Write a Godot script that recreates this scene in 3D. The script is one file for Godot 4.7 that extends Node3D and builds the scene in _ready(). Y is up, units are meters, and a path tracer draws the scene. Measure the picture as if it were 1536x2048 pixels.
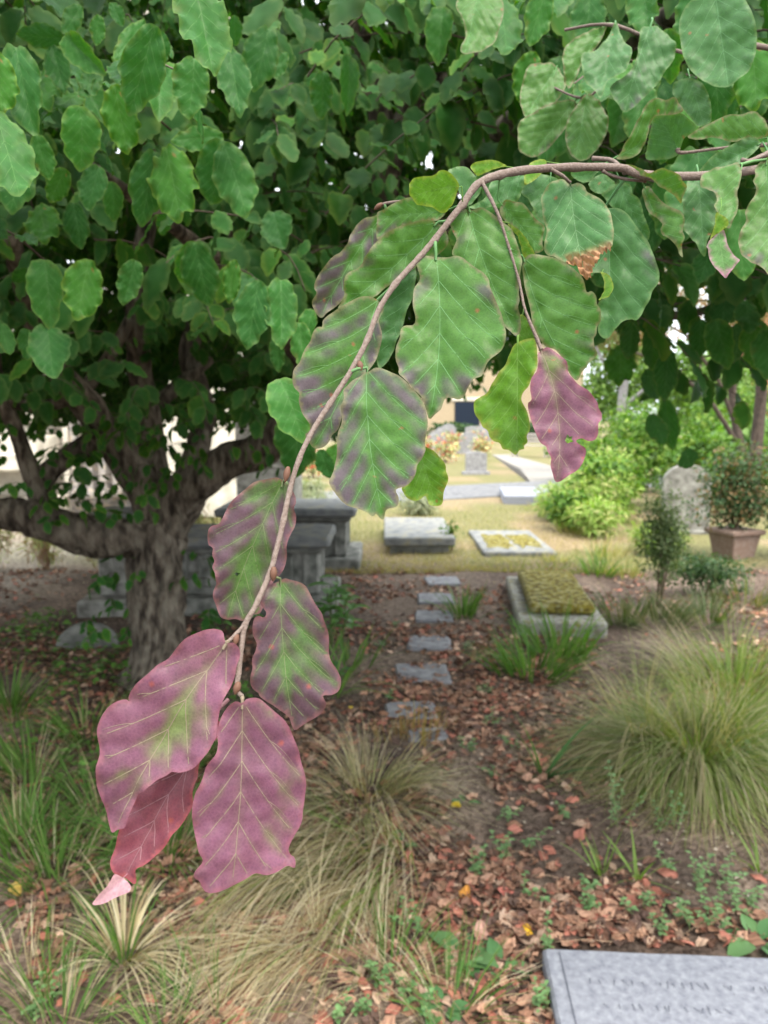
extends Node3D
# A churchyard seen past a drooping twig of a Persian ironwood in early autumn.
# Every base colour below is a linear, real-world reflectance, save the shaded letter strokes.
const HERO_LEAVES = [
	[0, Vector3(-0.0839, 1.429, -0.4), Vector3(-0.8661, 0.4868, -0.1138), Vector3(-0.4959, -0.808, 0.3182), 0.74, 1, 0.030, [-3.1, -1.8, -6.9, -1.1, -9.8, 2.2, -10.9, 7.0, -12.9, 12.3, -14.0, 19.1, -14.3, 24.8, -15.4, 30.9, -18.1, 37.8, -21.2, 42.2, -21.4, 47.3, -21.6, 51.8, -20.9, 55.8, -20.3, 59.1, -19.5, 62.1, -17.3, 65.4, -13.8, 68.4, -10.4, 69.8, -8.8, 73.2, -6.3, 76.6, -4.4, 81.2, -2.9, 85.5, -1.1, 88.0, -1.3, 91.9, -2.0, 97.4, -2.9, 102.3, -3.8, 106.1, -2.0, 108.1, -0.1, 110.1, 0.0, 111.9, 3.1, 110.0, 7.8, 105.8, 12.2, 101.4, 15.8, 98.5, 19.4, 95.5, 21.4, 91.7, 24.1, 86.2, 25.9, 81.2, 29.6, 76.2, 33.0, 71.9, 34.7, 67.8, 35.5, 63.0, 35.0, 58.1, 32.9, 53.8, 30.3, 51.1, 27.6, 51.0, 29.2, 49.9, 29.7, 46.2, 28.7, 40.3, 26.4, 33.7, 24.9, 27.5, 22.4, 22.9, 21.2, 16.2, 19.3, 8.6, 16.0, 3.4, 12.1, -1.0, 8.1, -3.6, 4.8, -3.8, 2.3, -1.2, -0.1, 0.2], [], Vector3(0.1, -0.3, -0.9)],
	[0, Vector3(-0.0744, 1.401, -0.3884), Vector3(-0.9606, 0.1016, 0.2587), Vector3(-0.0217, -0.9553, 0.2948), 0.80, 1, -0.020, [-1.8, -1.1, -6.4, -1.9, -9.8, -0.8, -13.7, 2.3, -17.6, 5.5, -22.6, 9.6, -26.1, 14.7, -29.3, 21.2, -31.9, 26.7, -33.6, 32.2, -35.5, 38.6, -36.7, 44.0, -36.5, 50.3, -35.8, 56.6, -35.3, 62.8, -32.7, 68.0, -30.5, 72.3, -29.1, 76.6, -30.3, 79.3, -32.7, 81.1, -32.7, 85.9, -28.7, 84.4, -23.2, 86.7, -17.8, 88.1, -12.3, 87.4, -7.9, 89.3, -2.6, 91.5, 2.6, 93.7, 7.4, 94.9, 11.7, 95.3, 14.5, 93.0, 16.0, 89.6, 18.7, 87.7, 18.5, 84.4, 14.9, 79.6, 17.3, 75.2, 18.5, 70.9, 20.2, 64.9, 21.7, 58.0, 21.9, 52.0, 20.9, 46.0, 19.0, 41.7, 17.4, 37.8, 16.4, 33.0, 14.3, 29.5, 11.8, 26.0, 11.1, 20.7, 12.0, 16.2, 11.3, 11.8, 9.7, 7.3, 7.2, 2.7, 4.2, 0.0, 1.8, 0.2, 0.1, 1.1], [], Vector3(0.0, -2.1, -0.7)],
	[0, Vector3(-0.0957, 1.382, -0.4122), Vector3(-0.8421, 0.3526, -0.4081), Vector3(-0.4785, -0.8376, 0.2636), 0.96, 3, 0.000, [-1.9, -1.1, -6.9, 0.6, -9.3, 8.0, -6.4, 17.2, -6.5, 24.7, -9.6, 31.5, -12.4, 37.3, -15.6, 44.9, -15.5, 51.3, -14.5, 59.2, -13.1, 68.3, -10.7, 75.9, -7.8, 82.8, -4.5, 87.4, -5.2, 90.6, -6.9, 95.2, -0.9, 95.2, 5.0, 96.3, 8.8, 94.9, 11.6, 92.5, 13.7, 87.4, 14.6, 80.7, 15.6, 73.8, 17.1, 66.2, 17.7, 56.9, 17.1, 44.6, 14.9, 32.4, 10.7, 19.2, 6.0, 6.6, 2.5, 0.2], [], Vector3(0.0, -12.0, -6.0)],
	[0, Vector3(-0.1405, 1.302, -0.388), Vector3(-0.4945, 0.8679, 0.0462), Vector3(-0.6524, -0.4058, 0.6401), 1.00, 4, 0.000, [5.1, 3.0, 0.9, 0.6, -5.6, -0.4, -7.4, 2.5, -5.1, 8.9, -3.4, 15.0, 0.0, 18.8, 2.1, 13.7, 2.9, 8.3], [], Vector3(-0.0, -12.0, -6.0)],
	[0, Vector3(-0.0591, 1.457, -0.4287), Vector3(-0.993, -0.0963, 0.0681), Vector3(0.1111, -0.9577, 0.2655), 0.74, 2, 0.020, [-2.6, -0.7, -6.2, 0.7, -11.0, 2.5, -14.1, 4.9, -15.8, 8.4, -17.5, 12.7, -19.5, 17.1, -22.0, 21.5, -22.8, 25.7, -24.3, 31.6, -24.3, 37.4, -23.6, 43.0, -24.3, 47.9, -26.7, 52.3, -28.0, 55.6, -28.8, 59.8, -27.1, 64.4, -23.6, 66.4, -20.4, 66.4, -17.9, 66.5, -19.3, 70.7, -18.0, 73.7, -15.3, 76.6, -10.2, 79.2, -5.1, 81.4, -0.4, 84.0, 1.0, 81.1, 2.5, 76.1, 7.0, 71.6, 12.2, 67.1, 17.1, 62.9, 17.4, 61.3, 19.7, 59.4, 21.4, 56.4, 21.0, 51.7, 19.4, 47.0, 19.4, 42.2, 16.9, 37.6, 16.2, 33.6, 17.5, 29.4, 17.2, 23.7, 15.8, 19.8, 13.2, 18.7, 10.5, 20.2, 9.0, 17.6, 10.7, 14.6, 12.0, 11.1, 11.0, 7.1, 8.2, 3.3, 4.7, 1.6, 2.2, 1.0], [], Vector3(5.6, -3.6, 2.2)],
	[0, Vector3(-0.0622, 1.509, -0.4766), Vector3(-0.8875, 0.4043, 0.221), Vector3(-0.3571, -0.9067, 0.2247), 0.62, 2, 0.030, [3.0, -0.7, 6.1, 0.1, 9.9, 2.6, 14.5, 5.6, 17.6, 8.8, 19.9, 13.6, 23.2, 19.8, 25.1, 24.4, 25.5, 29.4, 25.8, 33.3, 26.1, 37.3, 27.0, 39.6, 30.3, 41.8, 31.1, 45.0, 29.4, 50.0, 27.1, 53.4, 24.6, 53.8, 23.3, 58.1, 20.8, 60.9, 20.7, 64.6, 18.1, 67.5, 16.4, 70.6, 14.5, 73.7, 14.5, 78.4, 13.3, 81.7, 10.1, 85.2, 6.4, 89.6, 2.8, 91.6, -0.8, 91.2, -4.8, 89.3, -9.3, 88.7, -12.9, 83.4, -16.9, 81.2, -17.5, 74.3, -17.2, 67.7, -17.4, 60.9, -19.7, 54.2, -20.6, 48.0, -19.6, 42.6, -16.8, 37.8, -16.1, 33.2, -16.6, 28.1, -17.4, 22.9, -16.2, 17.5, -12.1, 13.3, -12.0, 9.4, -9.8, 5.3, -2.9, 0.3], [5.6, 63.4, 1.1], Vector3(-2.3, 3.5, 19.1)],
	[0, Vector3(-0.0115, 1.58, -0.5017), Vector3(-0.9868, -0.1387, -0.0833), Vector3(0.1075, -0.9469, 0.303), 0.58, 0, 0.030, [-2.9, 1.8, -6.0, 0.9, -10.1, 2.0, -13.2, 4.2, -16.3, 6.9, -20.2, 9.3, -24.0, 13.3, -27.2, 18.2, -30.4, 22.2, -32.5, 25.9, -34.4, 30.9, -34.9, 37.0, -34.9, 43.9, -33.4, 49.6, -31.6, 54.4, -31.4, 59.5, -28.8, 64.1, -25.1, 67.8, -23.7, 73.5, -20.8, 77.3, -16.4, 80.0, -10.6, 80.9, -9.9, 82.9, -11.2, 86.4, -10.3, 90.8, -8.0, 92.5, -3.6, 92.4, -1.4, 93.7, 0.4, 98.5, 2.6, 96.9, 4.4, 94.2, 6.6, 96.0, 9.6, 93.1, 14.3, 90.5, 19.0, 88.6, 22.1, 86.9, 25.1, 83.6, 28.0, 79.1, 31.1, 71.9, 29.4, 67.9, 27.8, 63.9, 26.5, 59.0, 24.6, 53.3, 23.6, 46.6, 22.1, 39.9, 19.5, 35.1, 18.5, 29.2, 18.5, 24.9, 15.8, 19.2, 15.7, 13.9, 12.8, 10.8, 9.1, 7.4, 4.6, 5.0, 1.8, 2.8], [], Vector3(10.7, 1.4, -0.2)],
	[0, Vector3(-0.0036, 1.629, -0.5462), Vector3(-0.8756, 0.4416, 0.1958), Vector3(-0.3678, -0.8722, 0.3225), 0.42, 0, -0.030, [3.6, -0.1, 8.7, 2.3, 13.1, 6.4, 17.0, 11.3, 21.0, 18.2, 25.0, 25.1, 27.7, 30.3, 29.1, 35.1, 27.9, 39.0, 30.7, 41.6, 32.2, 47.0, 31.3, 52.6, 32.2, 58.1, 32.4, 63.2, 31.9, 68.9, 33.2, 73.6, 33.3, 77.6, 31.0, 83.3, 27.6, 86.4, 23.7, 87.8, 22.5, 91.6, 19.6, 95.1, 15.6, 98.9, 11.5, 101.7, 9.1, 102.9, 7.1, 106.3, 8.8, 109.1, 5.1, 112.1, 0.2, 114.5, -3.3, 113.8, -6.1, 111.4, -7.5, 106.8, -7.8, 101.8, -10.0, 96.8, -8.9, 88.5, -7.1, 79.5, -8.5, 66.7, -10.6, 57.5, -13.3, 48.4, -14.6, 43.1, -15.0, 36.8, -13.4, 29.3, -10.9, 22.3, -6.5, 15.4, -5.9, 10.4, -6.6, 4.7, -4.5, 2.2, -1.6, 0.2], [], Vector3(-4.7, -9.8, 10.8)],
	[0, Vector3(0.0243, 1.529, -0.5668), Vector3(-0.9274, -0.3168, -0.199), Vector3(0.2719, -0.9361, 0.2234), 0.05, 5, 0.000, [-6.9, 5.8, -10.4, 9.4, -13.6, 15.5, -15.9, 21.2, -15.0, 25.9, -15.2, 30.9, -12.8, 35.1, -9.2, 38.9, -6.7, 44.0, -4.1, 47.7, 0.0, 47.9, 4.3, 45.6, 5.1, 41.4, 5.7, 38.3, 9.8, 40.0, 13.8, 39.8, 17.9, 36.5, 19.6, 32.0, 19.5, 28.0, 14.6, 25.5, 9.7, 19.0, 6.0, 10.1, 0.3, 0.9], [], Vector3(-0.0, -12.0, -6.0)],
	[0, Vector3(0.0005, 1.703, -0.612), Vector3(-0.7809, 0.5335, 0.325), Vector3(-0.4749, -0.845, 0.2459), 0.58, 0, 0.030, [4.0, 4.9, 6.2, 8.5, 10.0, 12.6, 12.3, 16.9, 13.7, 22.8, 13.8, 28.8, 13.8, 34.8, 13.1, 40.2, 13.7, 47.2, 15.5, 50.3, 17.7, 56.6, 18.5, 63.2, 18.6, 69.1, 18.2, 75.7, 16.1, 80.1, 13.0, 82.4, 12.6, 88.0, 9.3, 91.5, 4.8, 94.1, -0.7, 94.3, -1.9, 89.3, -5.4, 81.0, -6.7, 73.0, -8.2, 61.2, -9.3, 42.4, -8.7, 24.8, -5.2, 10.6, -0.5, 0.8], [], Vector3(3.5, -4.2, 2.4)],
	[0, Vector3(0.0456, 1.702, -0.6038), Vector3(-0.096, 0.9838, 0.1515), Vector3(-0.9931, -0.1051, 0.0527), 0.12, 0, 0.000, [3.6, 50.5, 5.0, 45.9, 8.1, 39.7, 10.3, 33.6, 11.9, 25.6, 10.9, 19.8, 7.3, 10.3, 3.0, 2.7, -1.0, -0.9, -6.0, 5.4, -5.7, 13.3, -6.4, 21.3, -7.8, 31.3, -9.6, 37.4, -11.9, 42.6, -15.1, 47.9, -15.6, 52.9, -9.1, 52.7, -1.8, 51.5], [], Vector3(1.3, -9.4, 26.0)],
	[0, Vector3(0.0391, 1.688, -0.5799), Vector3(-0.589, 0.7476, 0.3068), Vector3(-0.7469, -0.6486, 0.1465), 0.14, 0, -0.040, [3.5, 2.4, 7.3, 7.1, 10.3, 12.3, 13.1, 19.0, 15.9, 25.6, 17.6, 33.0, 17.8, 39.0, 17.6, 45.3, 17.5, 51.6, 15.7, 58.0, 12.7, 62.8, 12.3, 68.1, 13.9, 73.0, 14.2, 77.7, 12.3, 81.1, 8.2, 84.5, 4.8, 86.0, 2.1, 91.2, -0.8, 96.2, -6.0, 85.4, -10.3, 71.2, -11.7, 54.7, -13.8, 37.3, -14.3, 24.9, -17.9, 13.5, -17.7, 7.0, -13.8, 1.7, -9.0, -0.9, -3.6, -1.1], [], Vector3(-2.6, -4.4, 10.2)],
	[0, Vector3(0.0306, 1.671, -0.5948), Vector3(-0.9313, 0.3342, -0.145), Vector3(-0.3562, -0.9187, 0.1704), 0.05, 6, 0.020, [-4.4, 0.6, 0.6, 6.6, 2.2, 13.5, -0.8, 19.9, -2.6, 28.8, -3.7, 35.8, -3.3, 44.3, -3.4, 52.7, -4.4, 60.8, -3.9, 70.4, -4.2, 76.6, -3.4, 85.2, -1.5, 91.1, 1.6, 93.8, 7.9, 82.9, 13.1, 63.8, 14.8, 48.6, 14.6, 32.7, 11.6, 18.9, 7.4, 7.9, 2.6, 1.4], [], Vector3(-0.0, -12.0, -6.0)],
	[0, Vector3(0.0543, 1.71, -0.5696), Vector3(-0.1361, 0.8659, 0.4814), Vector3(-0.9368, -0.2705, 0.2217), 0.02, 5, 0.050, [1.6, 1.4, 6.0, 3.5, 10.1, 6.6, 13.4, 11.2, 13.5, 15.1, 11.5, 20.2, 12.1, 25.0, 12.8, 30.7, 11.6, 35.2, 7.9, 38.1, 2.8, 38.5, -0.7, 36.2, -5.2, 33.8, -7.3, 28.2, -9.5, 22.4, -14.3, 16.9, -14.4, 11.9, -10.9, 7.5, -6.2, 4.1, -2.2, 2.2], [], Vector3(-13.0, -1.4, -2.7)],
	[0, Vector3(0.071, 1.732, -0.6278), Vector3(-0.9613, 0.2739, -0.029), Vector3(-0.2754, -0.9538, 0.1205), 0.00, 6, 0.000, [22.1, 0.1, 17.6, -4.4, 12.0, -6.9, 6.5, -6.0, 1.3, -2.8, -0.2, -1.1, -5.5, 2.6, -6.7, 8.6, -4.7, 14.5, -1.1, 20.3, 7.9, 14.9, 13.6, 6.0], [], Vector3(-0.0, -12.0, -6.0)],
	[0, Vector3(0.0931, 1.739, -0.6206), Vector3(-0.0176, 0.9571, 0.2893), Vector3(-0.9593, -0.0977, 0.2649), 0.10, 5, 0.060, [0.0, 28.5, 3.1, 25.9, 4.4, 19.6, 5.0, 13.2, 4.2, 6.7, 2.3, 2.3, 0.4, -1.1, -1.2, 7.5, -3.4, 15.0, -6.0, 22.4, -2.7, 26.8], [], Vector3(-2.5, -12.1, 18.3)],
	[0, Vector3(0.0362, 1.662, -0.5584), Vector3(-0.9923, 0.0117, -0.1236), Vector3(-0.0513, -0.9454, 0.3219), 0.28, 0, -0.040, [-3.7, 0.9, -9.0, 1.9, -14.2, 3.1, -19.5, 6.0, -24.8, 10.1, -30.1, 14.7, -34.3, 18.1, -37.5, 22.6, -38.1, 28.3, -39.8, 33.8, -43.0, 40.5, -46.2, 48.3, -48.3, 55.9, -49.7, 62.5, -49.1, 70.1, -46.7, 74.4, -41.8, 78.7, -37.9, 83.0, -36.0, 87.3, -34.1, 92.1, -29.7, 93.8, -27.3, 97.0, -24.9, 100.2, -23.5, 103.4, -19.6, 106.6, -15.6, 106.1, -10.5, 106.1, -8.7, 110.9, -7.8, 114.1, -3.9, 117.3, -0.0, 119.7, 2.2, 114.2, 5.1, 105.8, 11.9, 99.4, 18.3, 93.5, 21.6, 89.8, 21.8, 85.4, 24.1, 80.0, 24.0, 71.3, 21.7, 64.7, 21.5, 58.0, 19.1, 53.6, 13.0, 52.5, 12.1, 48.0, 14.0, 41.3, 14.3, 33.5, 13.6, 25.6, 10.3, 18.8, 11.5, 14.2, 13.0, 9.6, 11.4, 4.4, 6.8, 1.6, 2.6, 1.1], [], Vector3(1.1, -12.1, -2.5)],
	[0, Vector3(0.061, 1.7, -0.5833), Vector3(-0.9247, -0.3696, -0.0911), Vector3(0.3473, -0.9171, 0.1957), 0.06, 0, 0.040, [-3.4, 3.3, -8.4, 5.4, -12.4, 9.8, -16.2, 15.1, -19.5, 21.4, -21.8, 27.2, -22.8, 33.6, -22.4, 40.6, -22.1, 47.5, -20.9, 54.1, -17.0, 60.7, -14.2, 66.5, -11.4, 72.4, -9.6, 78.7, -6.7, 83.3, -5.9, 90.0, -2.4, 99.1, 1.7, 100.9, 4.4, 96.2, 6.8, 90.5, 8.8, 77.8, 10.1, 63.1, 13.7, 48.4, 19.5, 36.3, 23.1, 28.8, 19.2, 23.3, 16.2, 19.8, 16.6, 14.8, 16.6, 10.0, 16.5, 5.2, 12.1, 1.2, 6.9, -0.1, 2.4, 0.1], [], Vector3(3.3, -1.5, 5.6)],
	[0, Vector3(0.0865, 1.71, -0.6068), Vector3(-0.6457, -0.6486, -0.403), Vector3(0.6418, -0.7469, 0.1739), 0.00, 0, 0.000, [-4.3, 3.1, -8.1, 9.2, -11.5, 13.9, -12.1, 18.4, -11.6, 24.0, -11.3, 31.2, -12.3, 36.8, -11.3, 40.4, -6.7, 43.1, -3.2, 47.1, -1.1, 51.1, 4.6, 49.1, 8.2, 46.2, 7.1, 38.1, 5.4, 27.5, 5.4, 19.0, 6.1, 12.8, 4.6, 6.7, 1.3, 4.0], [], Vector3(-13.9, -10.6, 7.0)],
	[0, Vector3(0.0944, 1.692, -0.6005), Vector3(-0.5163, -0.5243, -0.6772), Vector3(0.4488, -0.8391, 0.3075), 0.00, 5, 0.000, [1.1, -0.9, -2.6, 5.8, -4.7, 14.6, -5.0, 23.3, -3.9, 32.7, 3.8, 28.2, 4.7, 26.0, 1.9, 18.7, 0.6, 10.1], [], Vector3(-9.3, 5.4, 24.9)],
	[0, Vector3(0.1021, 1.665, -0.587), Vector3(-0.8377, -0.4336, -0.3322), Vector3(0.3721, -0.8982, 0.2342), 0.04, 0, 0.050, [-3.8, 1.0, -10.1, 3.1, -15.5, 7.2, -20.3, 12.5, -24.9, 18.2, -28.6, 25.9, -31.3, 32.9, -32.2, 38.9, -30.6, 46.4, -34.0, 47.8, -35.3, 52.7, -33.7, 57.8, -34.3, 62.9, -31.4, 69.7, -27.4, 72.3, -24.9, 76.9, -21.8, 78.9, -20.2, 85.2, -19.9, 89.8, -16.3, 91.6, -12.5, 92.6, -9.1, 95.0, -5.0, 96.5, 0.1, 100.5, 2.9, 96.1, 3.6, 89.7, 3.5, 81.3, 5.7, 72.8, 10.7, 67.8, 12.5, 58.2, 12.1, 46.1, 9.7, 35.0, 8.2, 25.9, 5.8, 14.8, 2.8, 6.5], [], Vector3(3.7, -3.4, 18.4)],
	[0, Vector3(0.1098, 1.594, -0.5478), Vector3(-0.9829, -0.1205, -0.1391), Vector3(0.0789, -0.9588, 0.2731), 0.86, 1, -0.070, [-3.8, -1.9, -7.2, -0.1, -10.9, 3.7, -14.4, 8.6, -16.1, 12.0, -16.4, 18.6, -19.8, 24.4, -25.1, 30.5, -29.5, 36.4, -32.8, 42.2, -33.3, 46.5, -34.9, 49.8, -34.4, 54.0, -31.4, 57.8, -30.7, 64.0, -28.3, 67.9, -23.7, 68.5, -20.0, 65.9, -16.5, 66.5, -15.8, 68.0, -18.5, 71.0, -21.2, 72.9, -21.3, 76.5, -18.6, 82.5, -14.6, 87.2, -9.3, 89.7, -3.0, 93.2, 0.5, 92.8, 1.9, 87.4, 2.8, 82.1, 1.8, 77.0, 3.8, 72.6, 4.3, 68.3, 8.0, 64.7, 10.7, 56.9, 12.1, 50.3, 12.9, 43.8, 13.1, 36.3, 10.4, 34.5, 10.6, 26.9, 8.7, 18.5, 4.6, 14.1, 2.8, 7.3, 2.1, 0.8], [-11.1, 65.4, 2.7], Vector3(-0.0, -1.5, -0.8)],
	[0, Vector3(0.0989, 1.605, -0.5835), Vector3(-0.9151, -0.0784, -0.3954), Vector3(-0.0199, -0.9709, 0.2386), 0.05, 5, 0.000, [-3.4, 0.4, -7.9, -0.2, -13.4, 1.6, -15.1, 8.6, -15.0, 18.8, -13.3, 26.5, -10.0, 31.8, -8.4, 36.2, -4.5, 40.3, -3.3, 45.8, -6.7, 52.9, -8.9, 59.7, -10.5, 68.8, -8.3, 74.2, -8.8, 78.6, -5.5, 80.6, -6.1, 83.4, -2.2, 83.7, 0.0, 86.9, 2.2, 86.2, 5.6, 83.3, 10.6, 81.8, 12.9, 77.2, 16.9, 75.8, 20.3, 72.2, 21.5, 67.6, 24.9, 65.1, 27.3, 60.3, 30.8, 54.3, 31.4, 46.2, 27.4, 42.0, 22.8, 38.9, 18.2, 32.5, 13.6, 24.9, 9.1, 17.3, 5.7, 9.7, 2.3, 3.2], [], Vector3(0.0, -12.0, -6.0)],
	[0, Vector3(0.1052, 1.625, -0.5991), Vector3(-0.9792, 0.1299, -0.1556), Vector3(-0.1688, -0.9476, 0.2713), 0.00, 5, 0.000, [1.8, -0.4, -2.5, 1.5, -6.5, 5.9, -10.2, 12.7, -12.9, 19.5, -4.8, 21.8, 0.9, 21.3, 1.6, 12.9, 1.5, 5.6], [], Vector3(-0.0, -12.0, -6.0)],
	[0, Vector3(0.145, 1.728, -0.6273), Vector3(-0.9194, -0.2098, -0.3327), Vector3(0.0758, -0.9245, 0.3736), 0.03, 7, 0.020, [-4.9, 1.2, -10.2, 5.6, -11.4, 11.3, -16.6, 16.6, -20.6, 22.7, -23.6, 28.4, -25.6, 34.8, -25.7, 43.9, -25.6, 50.6, -23.6, 57.8, -21.5, 62.6, -15.6, 63.5, -12.3, 66.3, -11.4, 69.4, -6.7, 72.3, -3.3, 79.0, 0.1, 79.0, 3.5, 75.7, 4.5, 68.7, 6.1, 66.0, 11.8, 64.7, 16.2, 60.4, 20.7, 56.7, 25.2, 53.0, 27.1, 47.7, 25.1, 40.3, 22.8, 34.1, 23.4, 26.9, 24.1, 20.8, 23.5, 11.6, 23.6, 4.4, 20.4, -0.4, 14.7, -4.3, 8.3, -6.1, 4.3, -5.8, 1.7, -2.4], [], Vector3(-0.4, 4.5, 7.4)],
	[0, Vector3(0.1776, 1.716, -0.6438), Vector3(-0.981, -0.0191, -0.1929), Vector3(-0.0276, -0.9713, 0.2362), 0.04, 6, -0.030, [-4.0, 2.0, -10.0, 3.5, -16.0, 8.3, -19.9, 14.1, -22.8, 20.8, -26.7, 26.5, -30.6, 31.0, -33.5, 36.6, -35.4, 43.2, -36.8, 50.7, -39.9, 59.5, -39.0, 67.9, -35.0, 73.0, -33.0, 80.3, -30.1, 84.4, -27.1, 90.6, -23.6, 94.7, -19.3, 92.9, -13.4, 94.2, -9.4, 98.3, -6.4, 101.3, -3.5, 105.4, 0.5, 106.8, 4.4, 104.0, 5.9, 98.7, 3.9, 93.4, 4.4, 84.9, 5.8, 79.5, 1.3, 75.4, -1.7, 69.1, -0.2, 60.4, 4.3, 55.3, 12.3, 55.4, 11.2, 44.6, 10.2, 28.3, 8.1, 13.2, 6.1, 4.5, 3.0, 0.3], [], Vector3(-13.3, -12.5, 17.3)],
	[0, Vector3(0.1733, 1.662, -0.631), Vector3(-0.6778, -0.2888, -0.6761), Vector3(-0.1718, -0.8319, 0.5276), 0.00, 5, 0.000, [1.3, -1.4, -5.6, 5.1, -10.1, 14.2, -11.8, 24.3, -9.2, 29.4, -3.5, 29.1, 1.2, 28.0, -2.0, 23.1, -3.3, 15.9, -1.6, 7.0], [], Vector3(-0.0, -12.0, -6.0)],
	[0, Vector3(0.1964, 1.741, -0.6692), Vector3(-0.7552, -0.4373, -0.4884), Vector3(0.3851, -0.8988, 0.2094), 0.03, 6, 0.030, [-4.0, 2.8, -6.1, 8.5, -4.9, 13.8, -7.2, 19.0, -6.9, 26.1, -5.3, 33.5, -5.0, 40.6, -3.6, 48.2, 0.9, 52.6, 5.4, 49.8, 6.9, 40.2, 8.1, 29.7, 11.9, 19.8, 14.3, 12.0, 16.3, 3.2, 16.9, -0.9, 10.5, -1.6, 4.7, -1.4], [], Vector3(-3.4, -15.5, 11.5)],
	[0, Vector3(0.1877, 1.753, -0.6858), Vector3(-0.8857, 0.4512, -0.1091), Vector3(-0.4619, -0.8799, 0.1112), 0.00, 6, 0.000, [-0.1, 0.2, -5.6, 1.2, -10.0, 1.5, -12.5, 4.0, -10.1, 9.0, -6.3, 15.9, 0.1, 17.8, 6.1, 15.7, 8.6, 12.0, 6.2, 5.8, 3.3, 1.9], [], Vector3(15.0, 1.1, 15.8)],
	[0, Vector3(0.1352, 1.742, -0.6542), Vector3(-0.9934, 0.1147, -0.0093), Vector3(-0.1143, -0.9743, 0.1943), 0.00, 6, -0.030, [5.4, -0.4, 11.5, 2.0, 16.4, 5.9, 20.1, 11.2, 22.7, 17.0, 23.2, 22.6, 16.7, 24.0, 11.8, 31.0, 8.1, 36.0, 3.4, 39.8, -0.5, 42.6, 0.7, 35.2, -2.7, 27.1, -6.1, 19.0, -9.1, 5.5, -3.3, 1.2], [], Vector3(-0.0, -12.0, -6.0)],
	[0, Vector3(0.1147, 1.748, -0.6701), Vector3(-0.5519, 0.8338, -0.013), Vector3(-0.8235, -0.5425, 0.1656), 0.00, 6, 0.000, [9.3, 21.9, 8.0, 13.4, 4.8, 4.9, 0.4, -0.3, -3.8, -0.1, -9.5, 5.0, -16.1, 14.7, -12.6, 21.7, -9.4, 29.0, -8.0, 38.7, -3.7, 47.8, 1.5, 52.3, 0.7, 44.8, 0.8, 36.8, 7.1, 28.6], [], Vector3(0.0, -12.0, -6.0)],
	[0, Vector3(0.1794, 1.752, -0.6756), Vector3(-0.2227, 0.9487, 0.2245), Vector3(-0.9327, -0.2743, 0.2342), 0.00, 6, 0.000, [4.7, 25.7, 4.7, 16.0, 2.8, 6.4, 0.0, 0.0, -1.9, 3.4, -5.9, 8.9, -5.2, 17.5, -0.2, 24.1], [], Vector3(10.5, 4.3, 0.6)],
	[0, Vector3(0.1284, 1.748, -0.6398), Vector3(-0.7088, 0.7015, 0.0745), Vector3(-0.6591, -0.6962, 0.2845), 0.00, 5, 0.000, [8.7, 11.2, 6.3, 3.9, 2.5, -0.2, -0.7, -0.0, -3.1, 7.6, -3.0, 17.4, 0.0, 25.6, 6.0, 19.9], [], Vector3(-18.0, 1.2, 23.4)],
	[0, Vector3(0.1831, 1.74, -0.6308), Vector3(-0.2744, -0.7025, -0.6566), Vector3(0.796, -0.5491, 0.2549), 0.02, 0, 0.060, [-0.7, -0.4, -7.2, 4.7, -8.8, 13.2, -8.9, 22.4, -12.4, 25.4, -17.0, 29.7, -17.6, 35.4, -18.0, 43.2, -15.8, 47.7, -12.6, 52.3, -6.6, 53.7, 0.0, 54.9, -3.3, 47.6, -4.0, 40.0, -4.4, 33.5, -5.9, 27.4, -5.1, 20.6, -3.5, 12.2, -1.2, 5.1], [], Vector3(-3.4, 2.1, 6.4)],
	[0, Vector3(0.207, 1.732, -0.6429), Vector3(-0.6564, -0.5045, -0.5608), Vector3(0.3857, -0.8634, 0.3252), 0.00, 0, 0.050, [-2.5, 3.3, -4.4, 11.7, -5.8, 20.9, -8.8, 29.0, -13.2, 36.0, -13.5, 45.0, -8.5, 50.9, -7.4, 58.8, -2.4, 62.5, 0.2, 70.3, 1.5, 66.1, 1.1, 57.6, 3.0, 49.5, 6.1, 43.6, 4.8, 39.1, 2.0, 36.8, 3.3, 30.2, 6.0, 23.4, 6.0, 15.5, 4.2, 7.9, 2.0, 2.8], [], Vector3(-3.6, 1.7, 8.5)],
	[1, Vector3(0.3263, 1.783, -0.6997), Vector3(-0.4699, 0.8796, 0.0737), Vector3(-0.87, -0.4757, 0.1297), 0.05, 6, 0.000, [0.2, 0.5, 4.7, 3.2, 8.8, 8.5, 10.4, 17.3, 10.7, 29.0, 10.6, 39.7, 9.7, 50.8, 6.5, 59.3, 2.8, 67.0, 0.4, 72.8, -5.0, 68.3, -3.1, 59.1, -3.5, 47.4, -5.6, 36.6, -7.7, 26.8, -5.4, 15.0, -2.7, 5.4], [], Vector3(-10.8, 4.0, 6.8)],
	[1, Vector3(0.2644, 1.75, -0.6783), Vector3(-0.961, -0.0865, -0.2627), Vector3(0.0222, -0.9709, 0.2383), 0.20, 6, 0.000, [6.1, 2.0, -0.4, 0.6, -5.7, 3.6, -10.5, 11.7, -13.6, 20.4, -12.0, 30.3, -10.9, 40.3, -8.0, 49.9, -2.9, 59.3, -1.3, 70.1, 2.9, 66.4, 6.0, 58.9, 11.0, 52.0, 14.3, 46.4, 15.0, 36.0, 14.0, 26.9, 15.9, 20.4, 15.1, 15.4, 10.8, 12.0, 9.4, 5.0], [], Vector3(0.0, -12.0, -6.0)],
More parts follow.
